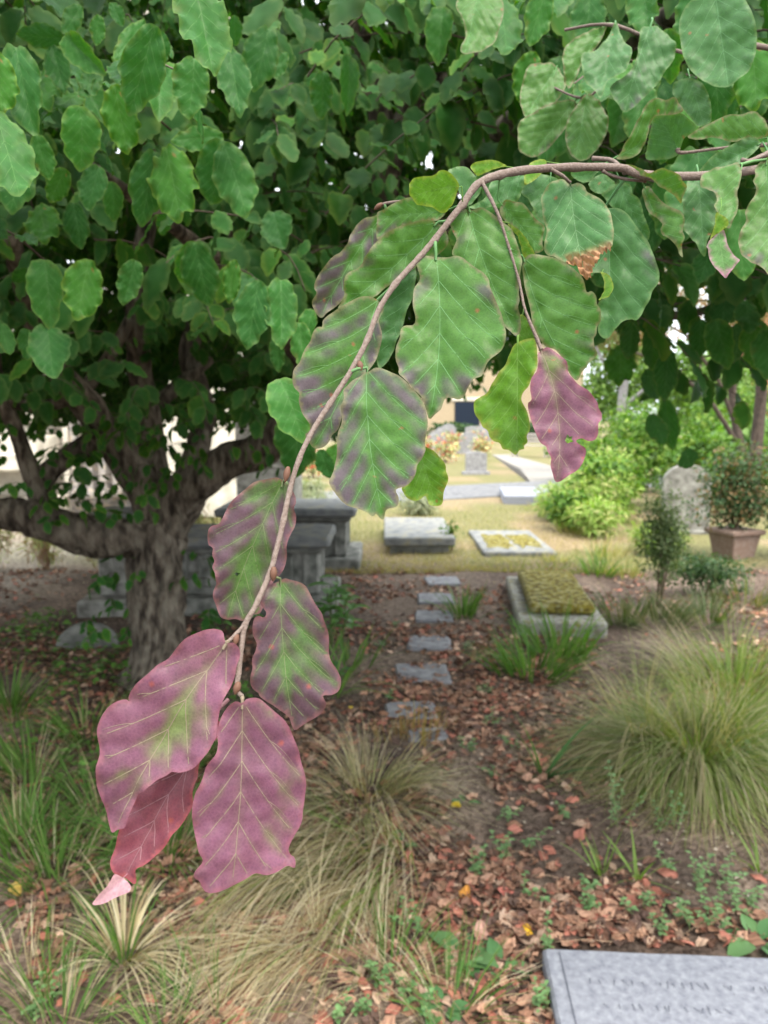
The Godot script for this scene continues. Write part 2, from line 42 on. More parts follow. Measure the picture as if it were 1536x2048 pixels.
	[1, Vector3(0.2795, 1.743, -0.6311), Vector3(-0.8605, 0.1015, -0.4993), Vector3(-0.3007, -0.8922, 0.337), 0.02, 0, 0.000, [2.8, -1.5, 9.3, -0.3, 16.5, 2.0, 22.0, 5.0, 26.8, 9.2, 27.2, 15.8, 25.8, 20.8, 19.4, 22.8, 14.5, 26.2, 12.1, 31.8, 13.2, 37.1, 9.4, 43.6, 3.0, 51.2, -0.9, 54.5, -2.9, 47.2, -4.2, 40.9, -3.4, 32.3, -1.2, 24.8, -1.7, 16.2, -1.2, 6.4], [], Vector3(4.2, -14.3, -15.1)],
	[1, Vector3(0.2562, 1.702, -0.6119), Vector3(-0.9622, 0.1897, 0.1952), Vector3(-0.2252, -0.9576, -0.1795), 0.00, 5, 0.000, [3.6, 0.0, -1.1, 0.2, -6.4, 1.9, -9.1, 5.9, -6.3, 10.5, -0.8, 16.9, 0.8, 20.7, 0.8, 15.6, 1.3, 8.0], [], Vector3(0.0, -12.0, -6.0)],
	[1, Vector3(0.2606, 1.69, -0.6225), Vector3(-0.8217, -0.2303, -0.5213), Vector3(-0.0207, -0.902, 0.4312), 0.10, 8, 0.000, [4.4, 1.3, -2.8, -2.0, -4.5, 1.9, -5.3, 13.0, -8.4, 22.7, -11.8, 28.3, -8.3, 31.0, -3.6, 35.4, -0.0, 38.1, 3.6, 32.6, 7.1, 25.9, 9.2, 17.6, 8.9, 11.3, 9.8, 7.7, 7.2, 3.4], [], Vector3(0.0, -12.0, -6.0)],
	[1, Vector3(0.3085, 1.754, -0.6527), Vector3(-0.9317, -0.0621, -0.3578), Vector3(-0.0465, -0.9567, 0.2872), 0.03, 0, 0.000, [1.7, -0.5, 6.0, 1.7, 8.7, 7.3, 8.4, 13.5, 10.2, 17.3, 8.3, 24.8, 10.2, 31.6, 14.7, 38.9, 16.9, 43.6, 16.3, 50.8, 19.4, 57.3, 22.2, 66.0, 22.4, 73.0, 20.1, 82.3, 14.4, 89.0, 9.5, 90.7, 4.7, 96.3, 0.0, 103.0, -4.9, 101.5, -11.3, 83.0, -13.6, 63.7, -13.0, 33.7, -9.5, 14.9, -4.9, 3.9], [], Vector3(19.9, 6.1, 8.9)],
	[1, Vector3(0.3308, 1.787, -0.7002), Vector3(-0.0025, 0.9877, 0.1563), Vector3(-0.9972, -0.0141, 0.0731), 0.00, 0, 0.000, [0.2, 71.2, 5.7, 63.6, 9.4, 55.9, 14.0, 46.2, 17.7, 36.4, 17.8, 26.2, 20.6, 16.3, 18.0, 8.7, 13.6, 4.0, 7.3, 1.0, 0.9, 0.1, -1.0, 10.2, -0.2, 18.6, -3.5, 28.6, -1.8, 39.1, -0.5, 50.6, -2.4, 59.6, -2.0, 66.9], [], Vector3(-14.1, 2.6, 9.1)],
	[1, Vector3(0.2043, 1.776, -0.7189), Vector3(0.5373, -0.7983, -0.2722), Vector3(0.8296, 0.5584, -0.0001), 0.00, 0, 0.050, [-5.6, 14.3, -13.5, 27.7, -19.9, 38.1, -23.9, 47.1, -22.0, 54.5, -16.2, 61.2, -14.9, 67.7, -9.1, 71.0, -3.8, 72.7, 0.5, 71.9, -1.1, 64.9, -5.5, 56.2, -9.8, 47.5, -7.4, 42.7, -0.7, 36.0, 5.1, 29.5, 8.4, 24.3, 9.2, 16.7, 6.2, 8.4, 1.1, 1.3, -1.4, 8.6], [], Vector3(-0.0, -12.0, -6.0)],
	[1, Vector3(0.2696, 1.79, -0.7409), Vector3(0.6835, 0.4385, 0.5836), Vector3(-0.5657, 0.8234, 0.0438), 0.00, 6, 0.000, [-3.0, 37.0, 7.6, 31.2, 16.7, 25.3, 19.9, 16.9, 21.9, 8.3, 15.7, 4.9, 9.5, 6.0, 4.4, 2.7, -1.4, -2.6, -8.6, -2.0, -17.4, 3.2, -26.1, 11.0, -19.4, 20.6, -12.4, 28.7, -7.0, 34.1], [], Vector3(0.5, 1.0, 5.9)],
	[1, Vector3(0.2936, 1.871, -0.7864), Vector3(-0.7871, -0.3165, -0.5294), Vector3(0.2335, -0.9473, 0.2191), 0.00, 6, 0.000, [12.6, -2.9, 1.1, -0.1, -8.2, 10.0, -11.0, 23.7, -10.4, 37.8, -6.6, 50.0, -0.6, 50.6, 5.2, 47.9, 8.9, 37.3, 13.4, 24.9, 15.2, 15.2, 18.0, 4.9], [], Vector3(0.0, -12.0, -6.0)],
	[1, Vector3(0.2994, 1.94, -0.7548), Vector3(-0.8457, -0.1927, -0.4976), Vector3(0.0348, -0.9504, 0.309), 0.00, 6, 0.000, [32.5, 28.0, 25.7, 15.5, 16.3, 9.8, 4.3, 0.2, -15.7, 11.6, -23.5, 34.3, -28.0, 57.4, -27.0, 74.8, -22.0, 92.5, -11.7, 102.7, -1.1, 106.4, 10.9, 100.8, 22.4, 88.8, 30.4, 71.8, 33.0, 54.6], [], Vector3(-0.0, -12.0, -6.0)],
	[1, Vector3(0.2403, 1.955, -0.8575), Vector3(-0.9726, 0.2167, -0.0836), Vector3(-0.2316, -0.932, 0.2787), 0.00, 6, 0.000, [15.2, 41.3, 4.6, 20.8, -0.8, -0.2, -11.2, 20.3, -20.9, 30.3, -22.3, 45.0, -18.6, 60.7, -4.9, 71.2, -1.4, 94.2, 7.8, 87.4, 20.5, 75.4, 26.4, 58.8, 25.8, 48.2], [], Vector3(-1.3, -4.7, -9.5)],
	[1, Vector3(0.2372, 1.963, -0.8787), Vector3(-0.8669, 0.4984, 0.0004), Vector3(-0.486, -0.8455, 0.2214), 0.00, 0, 0.030, [25.1, 43.1, 15.4, 23.2, 4.8, 7.6, -0.2, -0.8, -3.5, 17.2, -1.2, 42.3, 1.7, 57.5, -0.1, 69.6, 0.7, 88.4, 10.1, 79.7, 23.4, 61.9], [], Vector3(-8.3, 5.5, 10.0)],
	[1, Vector3(0.1974, 1.945, -0.9369), Vector3(-0.8609, 0.5008, -0.0896), Vector3(-0.5067, -0.8282, 0.2394), 0.00, 0, 0.000, [27.5, 19.4, 16.3, 6.7, 3.2, 0.2, -9.5, 5.1, -20.7, 16.5, -21.1, 38.4, -10.9, 55.8, -7.1, 72.8, 1.7, 74.8, 15.1, 61.3, 22.2, 43.8], [], Vector3(-4.5, 22.8, -3.2)],
	[1, Vector3(0.2215, 1.897, -0.8905), Vector3(-0.9799, 0.1727, -0.1001), Vector3(-0.1928, -0.9488, 0.2504), 0.00, 0, 0.000, [4.8, 4.7, -2.6, -1.0, -14.7, 6.2, -25.0, 19.7, -28.7, 34.3, -24.7, 52.9, -16.4, 69.2, -4.1, 77.1, 8.0, 70.1, 14.8, 53.3, 16.3, 35.4, 10.7, 19.3], [], Vector3(6.2, -1.8, -9.4)],
	[1, Vector3(0.2132, 1.898, -0.9108), Vector3(-0.7886, 0.6143, -0.0267), Vector3(-0.6042, -0.7661, 0.2189), 0.00, 0, 0.000, [33.6, 57.6, 23.3, 33.0, 11.0, 10.6, 1.0, -0.3, -8.0, 9.3, -10.7, 30.2, -10.6, 49.5, -8.4, 70.7, -0.1, 83.6, 15.7, 84.0, 27.1, 71.1], [], Vector3(-3.1, 1.0, 10.1)],
	[1, Vector3(0.2778, 1.952, -0.8572), Vector3(-0.9564, 0.2921, 0.008), Vector3(-0.2829, -0.9326, 0.2243), 0.00, 6, 0.030, [9.8, 10.6, 1.3, 0.2, -10.6, 3.3, -26.9, 12.3, -32.4, 28.0, -26.9, 44.6, -22.8, 60.6, -13.6, 78.4, -1.6, 95.6, 16.6, 88.9, 22.7, 76.6, 10.4, 60.6, 5.2, 38.4], [], Vector3(0.0, -12.0, -6.0)],
	[1, Vector3(0.1119, 2.047, -0.97), Vector3(-0.9763, 0.1712, -0.1325), Vector3(-0.2061, -0.9225, 0.3263), 0.00, 0, 0.000, [14.1, 44.4, 22.5, 31.2, 17.7, 9.0, -7.1, -1.7, -27.0, 10.0, -33.6, 30.5, -32.1, 55.5, -29.4, 73.4, -17.0, 85.6, -1.5, 96.6, 6.3, 89.0, 3.8, 67.7], [], Vector3(-0.0, -12.0, -6.0)],
]
const MAIN_STEM = [[[Vector3(0.9942, 2.003, -1.065), 7.00], [Vector3(0.5477, 1.831, -0.8217), 5.00], [Vector3(0.3392, 1.762, -0.692), 4.20], [Vector3(0.2666, 1.744, -0.6595), 4.00], [Vector3(0.2032, 1.735, -0.6282), 3.70], [Vector3(0.1822, 1.739, -0.6236), 3.60], [Vector3(0.1463, 1.738, -0.6184), 3.50], [Vector3(0.1099, 1.733, -0.6077), 3.50], [Vector3(0.0858, 1.726, -0.5968), 3.50], [Vector3(0.068, 1.716, -0.5854), 3.30], [Vector3(0.0565, 1.7, -0.5784), 3.00], [Vector3(0.0471, 1.688, -0.5718), 2.80], [Vector3(0.0361, 1.673, -0.5648), 2.60], [Vector3(0.0215, 1.655, -0.5526), 2.40], [Vector3(0.0075, 1.638, -0.5402), 2.30], [Vector3(-0.0043, 1.618, -0.5277), 2.20], [Vector3(-0.0108, 1.599, -0.5152), 2.20], [Vector3(-0.0218, 1.577, -0.5023), 2.10], [Vector3(-0.034, 1.557, -0.4897), 2.00], [Vector3(-0.0441, 1.54, -0.4775), 1.90], [Vector3(-0.0513, 1.523, -0.4653), 1.90], [Vector3(-0.0558, 1.507, -0.4582), 1.90], [Vector3(-0.0587, 1.489, -0.4459), 1.90], [Vector3(-0.0617, 1.473, -0.4358), 1.90], [Vector3(-0.0649, 1.46, -0.4271), 1.90], [Vector3(-0.0706, 1.446, -0.4153), 1.90], [Vector3(-0.0758, 1.436, -0.409), 1.90], [Vector3(-0.077, 1.424, -0.4024), 1.80], [Vector3(-0.0774, 1.414, -0.3961), 1.80], [Vector3(-0.0779, 1.407, -0.3922), 1.50]]]
const SIDE_TWIGS = [[[Vector3(0.0709, 1.718, -0.5857), 1.70], [Vector3(0.0783, 1.702, -0.5796), 1.50], [Vector3(0.0834, 1.689, -0.5759), 1.30], [Vector3(0.0904, 1.667, -0.5722), 1.20], [Vector3(0.0965, 1.645, -0.5674), 1.10], [Vector3(0.0999, 1.624, -0.5596), 1.20], [Vector3(0.1078, 1.602, -0.5519), 1.50], [Vector3(0.1098, 1.595, -0.549), 1.80]],
	[[Vector3(0.1264, 1.734, -0.6108), 1.80], [Vector3(0.1358, 1.73, -0.6134), 1.60], [Vector3(0.1429, 1.727, -0.619), 1.30]],
	[[Vector3(0.1679, 1.736, -0.6202), 1.60], [Vector3(0.1748, 1.734, -0.624), 1.50], [Vector3(0.1877, 1.732, -0.6278), 1.30], [Vector3(0.1999, 1.732, -0.6318), 1.40], [Vector3(0.2045, 1.733, -0.6339), 2.20]],
	[[Vector3(0.1908, 1.74, -0.6389), 2.00], [Vector3(0.1868, 1.756, -0.661), 2.00], [Vector3(0.1732, 1.761, -0.6717), 2.20]],
	[[Vector3(-0.0787, 1.406, -0.3921), 1.60], [Vector3(-0.0746, 1.403, -0.3897), 1.30]],
	[[Vector3(-0.0752, 1.437, -0.409), 1.60], [Vector3(-0.0804, 1.432, -0.4044), 1.20], [Vector3(-0.0839, 1.429, -0.401), 1.10]],
	[[Vector3(0.0177, 1.71, -0.6049), 1.20], [Vector3(0.0008, 1.709, -0.6097), 1.40], [Vector3(-0.0061, 1.706, -0.6114), 1.60]]]
const GREEN_TWIGS = [[[Vector3(0.9293, 2.026, -1.068), 6.00], [Vector3(0.5877, 1.884, -0.8486), 4.60], [Vector3(0.4355, 1.819, -0.7596), 4.00], [Vector3(0.3725, 1.794, -0.7263), 3.40], [Vector3(0.3289, 1.772, -0.6932), 2.60], [Vector3(0.3064, 1.761, -0.6767), 1.80], [Vector3(0.2974, 1.76, -0.6716), 2.00]],
	[[Vector3(0.3289, 1.772, -0.6932), 1.80], [Vector3(0.2865, 1.749, -0.6501), 1.30]],
	[[Vector3(0.5877, 1.882, -0.8483), 3.60], [Vector3(0.4064, 1.801, -0.7474), 3.00], [Vector3(0.3416, 1.793, -0.7363), 2.00], [Vector3(0.3053, 1.79, -0.7358), 1.60], [Vector3(0.2712, 1.786, -0.7354), 1.60], [Vector3(0.2666, 1.789, -0.7357), 2.60]],
	[[Vector3(0.767, 2.07, -1.074), 5.00], [Vector3(0.5141, 1.938, -0.9058), 4.00], [Vector3(0.38, 1.931, -0.8545), 3.00], [Vector3(0.3177, 1.921, -0.8532), 2.40], [Vector3(0.2428, 1.956, -0.8678), 2.00], [Vector3(0.1997, 1.971, -0.9099), 1.60]],
	[[Vector3(0.2428, 1.956, -0.8678), 2.40], [Vector3(0.2355, 1.907, -0.8917), 2.00], [Vector3(0.2162, 1.897, -0.9006), 1.50], [Vector3(0.1896, 1.923, -0.9342), 1.40]]]
const BUDS = [[Vector3(-0.0573, 1.519, -0.4617), Vector3(-0.0591, 1.51, -0.4587)], [Vector3(-0.0158, 1.584, -0.5053), Vector3(-0.0147, 1.578, -0.5014)], [Vector3(-0.062, 1.465, -0.4267), Vector3(-0.0624, 1.457, -0.4247)], [Vector3(-0.08, 1.433, -0.4065), Vector3(-0.0801, 1.427, -0.4018)], [Vector3(-0.0766, 1.41, -0.3925), Vector3(-0.0783, 1.404, -0.3898)], [Vector3(0.2033, 1.735, -0.6342), Vector3(0.2061, 1.731, -0.6337)], [Vector3(-0.0011, 1.709, -0.6097), Vector3(-0.0076, 1.705, -0.6122)]]
const NEAR_LEAVES = [
	[Vector3(-0.1539, 1.893, -0.6683), Vector3(-0.903, -0.0918, 0.4197), Vector3(0.2497, -0.9071, 0.3388), 0.084, 0.60],
	[Vector3(-0.336, 1.887, -0.8993), Vector3(-0.8865, -0.0005, 0.4628), Vector3(-0.0176, -0.9992, -0.0349), 0.064, 0.73],
	[Vector3(-0.299, 1.889, -1.051), Vector3(-0.9441, 0.2277, 0.2384), Vector3(-0.1849, -0.9644, 0.1889), 0.090, 0.50],
	[Vector3(-0.2821, 1.893, -1.051), Vector3(-0.9605, -0.2602, -0.0989), Vector3(0.2135, -0.9167, 0.3379), 0.109, 0.55],
	[Vector3(-0.2153, 1.91, -1.074), Vector3(-0.9136, 0.1461, 0.3795), Vector3(-0.1997, -0.9741, -0.1056), 0.081, 0.65],
	[Vector3(-0.2084, 1.899, -1.052), Vector3(-0.9527, -0.304, 0.0047), Vector3(0.3024, -0.9457, 0.1195), 0.103, 0.60],
	[Vector3(-0.2199, 1.926, -1.106), Vector3(-0.1667, 0.9852, 0.0398), Vector3(-0.9404, -0.1709, 0.2941), 0.070, 0.50],
	[Vector3(-0.2392, 1.95, -0.8569), Vector3(-0.8265, 0.2324, 0.5128), Vector3(-0.3236, -0.9414, -0.095), 0.090, 0.50],
	[Vector3(-0.2096, 1.94, -0.906), Vector3(-0.9674, 0.1387, 0.2121), Vector3(-0.1321, -0.9902, 0.0451), 0.064, 0.75],
	[Vector3(-0.3932, 2.013, -1.016), Vector3(-0.6572, -0.6932, -0.2959), Vector3(0.6389, -0.7206, 0.2692), 0.064, 0.55],
	[Vector3(-0.4156, 2.035, -1.069), Vector3(0.1395, 0.8442, 0.5176), Vector3(-0.7581, -0.2452, 0.6043), 0.053, 0.55],
	[Vector3(-0.3789, 1.9, -0.8002), Vector3(-0.9325, -0.0634, 0.3557), Vector3(0.0553, -0.9979, -0.0331), 0.057, 0.60],
	[Vector3(-0.3729, 1.919, -0.8329), Vector3(-0.9801, -0.1734, 0.097), Vector3(0.1884, -0.9663, 0.1754), 0.088, 0.42],
	[Vector3(-0.3536, 1.823, -0.74), Vector3(-0.8442, -0.1376, 0.518), Vector3(0.3277, -0.8973, 0.2958), 0.093, 0.60],
	[Vector3(-0.4285, 1.892, -1.001), Vector3(-0.9329, -0.2202, 0.2851), Vector3(0.1645, -0.9645, -0.2067), 0.052, 0.60],
	[Vector3(-0.1598, 1.718, -1.009), Vector3(-0.9788, 0.1923, -0.0702), Vector3(-0.1998, -0.9721, 0.1228), 0.086, 0.55],
	[Vector3(-0.135, 1.724, -1.03), Vector3(-0.9445, 0.0631, 0.3223), Vector3(0.0437, -0.9485, 0.3137), 0.094, 0.55],
	[Vector3(-0.3082, 1.828, -1.295), Vector3(-0.9027, 0.336, 0.2689), Vector3(-0.4079, -0.8671, -0.2859), 0.076, 0.55],
	[Vector3(-0.2959, 1.815, -1.243), Vector3(-0.9899, -0.137, -0.0376), Vector3(0.1352, -0.9897, 0.0465), 0.092, 0.65],
	[Vector3(-0.4218, 1.768, -1.136), Vector3(-0.7875, 0.2461, 0.5651), Vector3(-0.1067, -0.9574, 0.2683), 0.090, 0.60],
	[Vector3(-0.5032, 1.68, -1.176), Vector3(-0.9201, -0.0541, 0.3879), Vector3(0.2613, -0.8224, 0.5054), 0.087, 0.62],
	[Vector3(-0.5595, 1.683, -1.226), Vector3(-0.9794, 0.0179, 0.2011), Vector3(-0.053, -0.984, -0.1702), 0.049, 0.60],
	[Vector3(-0.596, 1.69, -1.227), Vector3(-0.7854, -0.1262, 0.606), Vector3(0.3416, -0.9047, 0.2545), 0.052, 0.60],
	[Vector3(-0.1909, 1.997, -1.014), Vector3(-0.9798, -0.1506, 0.1314), Vector3(0.1894, -0.9098, 0.3692), 0.090, 0.45],
	[Vector3(-0.1031, 2.124, -1.383), Vector3(-0.9888, 0.1081, -0.1032), Vector3(-0.0861, -0.9765, -0.1976), 0.073, 0.65],
	[Vector3(-0.059, 2.129, -1.333), Vector3(-0.9599, -0.0118, 0.28), Vector3(0.0487, -0.9909, 0.1252), 0.087, 0.42],
	[Vector3(-0.1578, 2.072, -1.124), Vector3(-0.9203, 0.2703, 0.2829), Vector3(-0.1612, -0.9207, 0.3554), 0.080, 0.60],
	[Vector3(-0.3147, 1.931, -0.9553), Vector3(-0.9903, -0.1211, 0.0688), Vector3(0.108, -0.9796, -0.1694), 0.074, 0.55],
	[Vector3(-0.3707, 2.107, -1.129), Vector3(-0.8348, -0.4161, 0.3605), Vector3(0.4086, -0.9071, -0.1006), 0.030, 0.60],
	[Vector3(-0.3936, 2.077, -1.075), Vector3(-0.6629, 0.5124, 0.5458), Vector3(-0.3743, -0.8583, 0.3511), 0.050, 0.55],
	[Vector3(-0.2937, 2.03, -1.018), Vector3(-0.7431, 0.5783, 0.3367), Vector3(-0.3874, -0.782, 0.4883), 0.074, 0.35],
	[Vector3(-0.2599, 1.994, -0.9633), Vector3(-0.8627, -0.1991, 0.4649), Vector3(0.0987, -0.9678, -0.2314), 0.031, 0.50],
	[Vector3(-0.3872, 1.788, -1.24), Vector3(-0.8612, 0.3136, 0.4), Vector3(-0.2428, -0.9452, 0.2182), 0.073, 0.60],
	[Vector3(-0.5071, 1.778, -1.188), Vector3(-0.9642, -0.0562, 0.259), Vector3(0.1574, -0.9077, 0.389), 0.101, 0.55],
	[Vector3(-0.5996, 1.795, -1.341), Vector3(-0.6549, 0.3793, 0.6537), Vector3(-0.7151, -0.5908, -0.3736), 0.053, 0.50],
	[Vector3(-0.2524, 1.808, -1.343), Vector3(-0.9438, 0.1524, 0.2933), Vector3(-0.1203, -0.9849, 0.1244), 0.073, 0.40],
	[Vector3(-0.2009, 1.915, -1.457), Vector3(-0.96, -0.2764, -0.0452), Vector3(0.2291, -0.8677, 0.4411), 0.077, 0.70],
	[Vector3(-0.4231, 1.944, -1.562), Vector3(-0.8425, 0.0113, 0.5386), Vector3(-0.3775, -0.7257, -0.5752), 0.054, 0.70],
	[Vector3(-0.3699, 2.064, -1.073), Vector3(-0.8737, 0.1172, 0.4722), Vector3(-0.1553, -0.987, -0.0425), 0.036, 0.60],
	[Vector3(-0.4308, 2.024, -1.068), Vector3(-0.954, -0.2425, 0.1764), Vector3(0.287, -0.909, 0.3022), 0.065, 0.50],
	[Vector3(-0.4275, 2.044, -1.121), Vector3(-0.8655, -0.1979, 0.4601), Vector3(0.4241, -0.7783, 0.4631), 0.087, 0.50],
	[Vector3(-0.459, 1.939, -1.359), Vector3(-0.9039, -0.0395, 0.4259), Vector3(-0.0171, -0.9916, -0.1282), 0.062, 0.60],
	[Vector3(-0.5249, 1.904, -1.355), Vector3(-0.9634, -0.1112, 0.244), Vector3(0.1695, -0.9576, 0.2331), 0.070, 0.60],
	[Vector3(-0.6044, 1.913, -1.407), Vector3(-0.9419, -0.3272, 0.0759), Vector3(0.3221, -0.8157, 0.4805), 0.087, 0.70],
	[Vector3(-0.2136, 2.115, -1.18), Vector3(-0.9533, -0.0768, 0.2921), Vector3(-0.0511, -0.9122, -0.4066), 0.038, 0.50],
	[Vector3(-0.1519, 2.11, -1.28), Vector3(-0.9019, 0.3877, 0.1904), Vector3(-0.3714, -0.9212, 0.1164), 0.044, 0.50],
	[Vector3(-0.1152, 1.674, -1.074), Vector3(-0.9571, -0.2159, -0.1935), Vector3(0.1282, -0.9138, 0.3855), 0.071, 0.50],
	[Vector3(-0.0873, 1.673, -1.427), Vector3(-0.8427, 0.4853, 0.233), Vector3(-0.5326, -0.6888, -0.4917), 0.059, 0.50],
	[Vector3(-0.2102, 1.702, -1.531), Vector3(-0.9966, -0.0549, 0.061), Vector3(0.0548, -0.9985, -0.0034), 0.070, 0.50],
	[Vector3(-0.1021, 1.698, -1.127), Vector3(-0.9557, 0.2543, -0.1481), Vector3(-0.2905, -0.895, 0.3386), 0.059, 0.50],
	[Vector3(-0.451, 1.879, -0.9991), Vector3(-0.8059, 0.1802, 0.5639), Vector3(0.1275, -0.8774, 0.4625), 0.082, 0.60],
	[Vector3(-0.4553, 1.898, -1.153), Vector3(-0.8064, 0.4414, 0.3934), Vector3(-0.5287, -0.8363, -0.1452), 0.053, 0.60],
	[Vector3(-0.4069, 1.901, -1.153), Vector3(-0.9487, 0.2834, 0.1401), Vector3(-0.2488, -0.9427, 0.2223), 0.064, 0.55],
	[Vector3(0.1506, 2.09, -1.076), Vector3(-0.9924, 0.0221, 0.1209), Vector3(0.0294, -0.9125, 0.408), 0.103, 0.60],
	[Vector3(0.2016, 2.072, -1.024), Vector3(-0.956, 0.2819, 0.0807), Vector3(-0.2862, -0.9569, -0.0485), 0.068, 0.55],
	[Vector3(0.2807, 2.121, -1.131), Vector3(-0.9488, 0.0274, -0.3147), Vector3(-0.0978, -0.9727, 0.2103), 0.073, 0.65],
	[Vector3(0.3187, 2.076, -1.024), Vector3(-0.7737, -0.215, -0.596), Vector3(-0.0586, -0.9123, 0.4052), 0.079, 0.60],
	[Vector3(0.3495, 2.021, -1.017), Vector3(-0.9544, -0.1671, -0.2472), Vector3(0.2125, -0.9623, -0.1699), 0.059, 0.60],
	[Vector3(0.3624, 1.944, -0.9065), Vector3(-0.8677, -0.1102, -0.4847), Vector3(0.0559, -0.9906, 0.1251), 0.069, 0.55],
	[Vector3(0.4065, 1.955, -0.9079), Vector3(-0.7054, -0.1905, -0.6827), Vector3(-0.0434, -0.9498, 0.3099), 0.081, 0.60],
	[Vector3(0.4129, 1.917, -0.9536), Vector3(-0.7406, 0.6624, 0.1132), Vector3(-0.6519, -0.6674, -0.3599), 0.049, 0.55],
	[Vector3(0.4236, 1.911, -0.9023), Vector3(-0.8328, 0.4847, -0.2676), Vector3(-0.5071, -0.8617, 0.0175), 0.056, 0.55],
	[Vector3(0.342, 1.971, -1.061), Vector3(-0.8712, 0.1827, -0.4556), Vector3(-0.3322, -0.9028, 0.2731), 0.076, 0.60],
	[Vector3(0.3114, 2.046, -1.121), Vector3(-0.9793, 0.1898, -0.0702), Vector3(-0.2005, -0.8629, 0.464), 0.089, 0.60],
	[Vector3(0.1358, 2.183, -1.239), Vector3(-0.9891, 0.0905, -0.1164), Vector3(-0.0828, -0.9942, -0.0689), 0.071, 0.60],
	[Vector3(0.0911, 2.179, -1.289), Vector3(-0.9604, 0.0942, -0.2622), Vector3(-0.1529, -0.965, 0.2132), 0.080, 0.60],
	[Vector3(0.262, 1.985, -1.164), Vector3(-0.8879, 0.4476, 0.1058), Vector3(-0.3672, -0.8283, 0.4232), 0.084, 0.60],
	[Vector3(0.212, 2.063, -1.173), Vector3(-0.9648, 0.2406, -0.1065), Vector3(-0.2188, -0.9584, -0.1832), 0.066, 0.60],
	[Vector3(0.3604, 2.042, -0.9693), Vector3(-0.7662, -0.1492, -0.6251), Vector3(0.0905, -0.988, 0.1248), 0.065, 0.65],
	[Vector3(0.4328, 2.045, -1.02), Vector3(-0.9615, -0.0753, -0.2644), Vector3(-0.0236, -0.9357, 0.352), 0.074, 0.55],
	[Vector3(0.3744, 1.923, -1.055), Vector3(-0.9289, 0.2699, -0.2538), Vector3(-0.1582, -0.9084, -0.3871), 0.048, 0.60],
	[Vector3(-0.108, 1.491, -1.303), Vector3(-0.9425, -0.2982, -0.1511), Vector3(0.3054, -0.9518, -0.0269), 0.053, 0.60],
	[Vector3(-0.1848, 1.518, -1.609), Vector3(-0.8834, 0.3518, 0.3096), Vector3(-0.2332, -0.9031, 0.3607), 0.078, 0.60],
	[Vector3(-0.108, 1.586, -0.8109), Vector3(-0.9376, -0.3297, 0.1103), Vector3(0.3424, -0.8204, 0.4579), 0.068, 0.70],
	[Vector3(-0.1635, 1.569, -1.514), Vector3(-0.977, 0.1772, -0.1186), Vector3(-0.1787, -0.9839, 0.0023), 0.149, 0.60],
	[Vector3(-0.0857, 1.491, -1.504), Vector3(-0.8303, 0.4895, 0.2664), Vector3(-0.432, -0.8674, 0.247), 0.066, 0.60],
	[Vector3(0.3662, 1.857, -0.9459), Vector3(-0.928, -0.07, -0.366), Vector3(-0.0543, -0.9463, 0.3186), 0.109, 0.60],
	[Vector3(0.3526, 1.855, -0.9961), Vector3(-0.8557, 0.0353, -0.5163), Vector3(0.0008, -0.9976, -0.0696), 0.088, 0.60],
	[Vector3(0.4158, 1.787, -0.9371), Vector3(-0.979, -0.0934, -0.1814), Vector3(0.0712, -0.9896, 0.125), 0.082, 0.55],
	[Vector3(0.5077, 1.804, -1.242), Vector3(-0.9144, 0.2841, -0.2884), Vector3(-0.3914, -0.8026, 0.4502), 0.062, 0.60],
	[Vector3(0.5805, 1.769, -1.842), Vector3(-0.8782, 0.1445, -0.456), Vector3(0.0207, -0.9409, -0.338), 0.095, 0.60],
	[Vector3(0.6559, 1.763, -1.942), Vector3(-0.9859, -0.1568, -0.0584), Vector3(0.1562, -0.9876, 0.0149), 0.105, 0.60],
	[Vector3(0.6991, 1.708, -1.935), Vector3(-0.956, 0.0275, -0.2922), Vector3(-0.1232, -0.9413, 0.3144), 0.118, 0.50],
	[Vector3(0.6432, 1.738, -2.14), Vector3(-0.8971, -0.1376, -0.4199), Vector3(-0.1415, -0.8107, 0.568), 0.136, 0.60],
	[Vector3(0.6775, 1.665, -2.03), Vector3(-0.8516, -0.5239, -0.0166), Vector3(0.5196, -0.8396, -0.1584), 0.091, 0.60],
	[Vector3(0.6905, 1.549, -2.016), Vector3(-0.8639, -0.4519, -0.2224), Vector3(0.3973, -0.8828, 0.2506), 0.087, 0.70],
	[Vector3(0.7659, 1.59, -2.122), Vector3(-0.8525, -0.2449, -0.4618), Vector3(0.0105, -0.8913, 0.4533), 0.149, 0.40],
	[Vector3(0.7422, 1.464, -1.904), Vector3(-0.8573, -0.5128, -0.0447), Vector3(0.4821, -0.7694, -0.4191), 0.067, 0.80],
	[Vector3(0.7792, 1.782, -1.944), Vector3(-0.957, 0.0238, -0.2892), Vector3(-0.0624, -0.9902, 0.1251), 0.099, 0.60],
	[Vector3(0.7733, 1.769, -1.842), Vector3(-0.8091, -0.2901, -0.5111), Vector3(0.0776, -0.9148, 0.3964), 0.116, 0.60],
	[Vector3(0.82, 1.758, -1.841), Vector3(-0.9539, -0.2773, -0.1143), Vector3(0.2992, -0.9067, -0.2972), 0.106, 0.60],
	[Vector3(0.8186, 1.757, -1.74), Vector3(-0.9362, -0.1007, -0.3368), Vector3(0.0956, -0.9949, 0.0317), 0.109, 0.60],
	[Vector3(0.8409, 1.843, -1.952), Vector3(-0.874, 0.0332, -0.4848), Vector3(-0.2294, -0.9077, 0.3514), 0.097, 0.60],
	[Vector3(0.7965, 1.801, -1.745), Vector3(-0.9846, 0.0288, -0.1723), Vector3(-0.1276, -0.7918, 0.5973), 0.103, 0.60],
	[Vector3(0.7943, 1.845, -2.053), Vector3(-0.9697, 0.0746, -0.2326), Vector3(-0.0406, -0.9882, -0.1478), 0.089, 0.60],
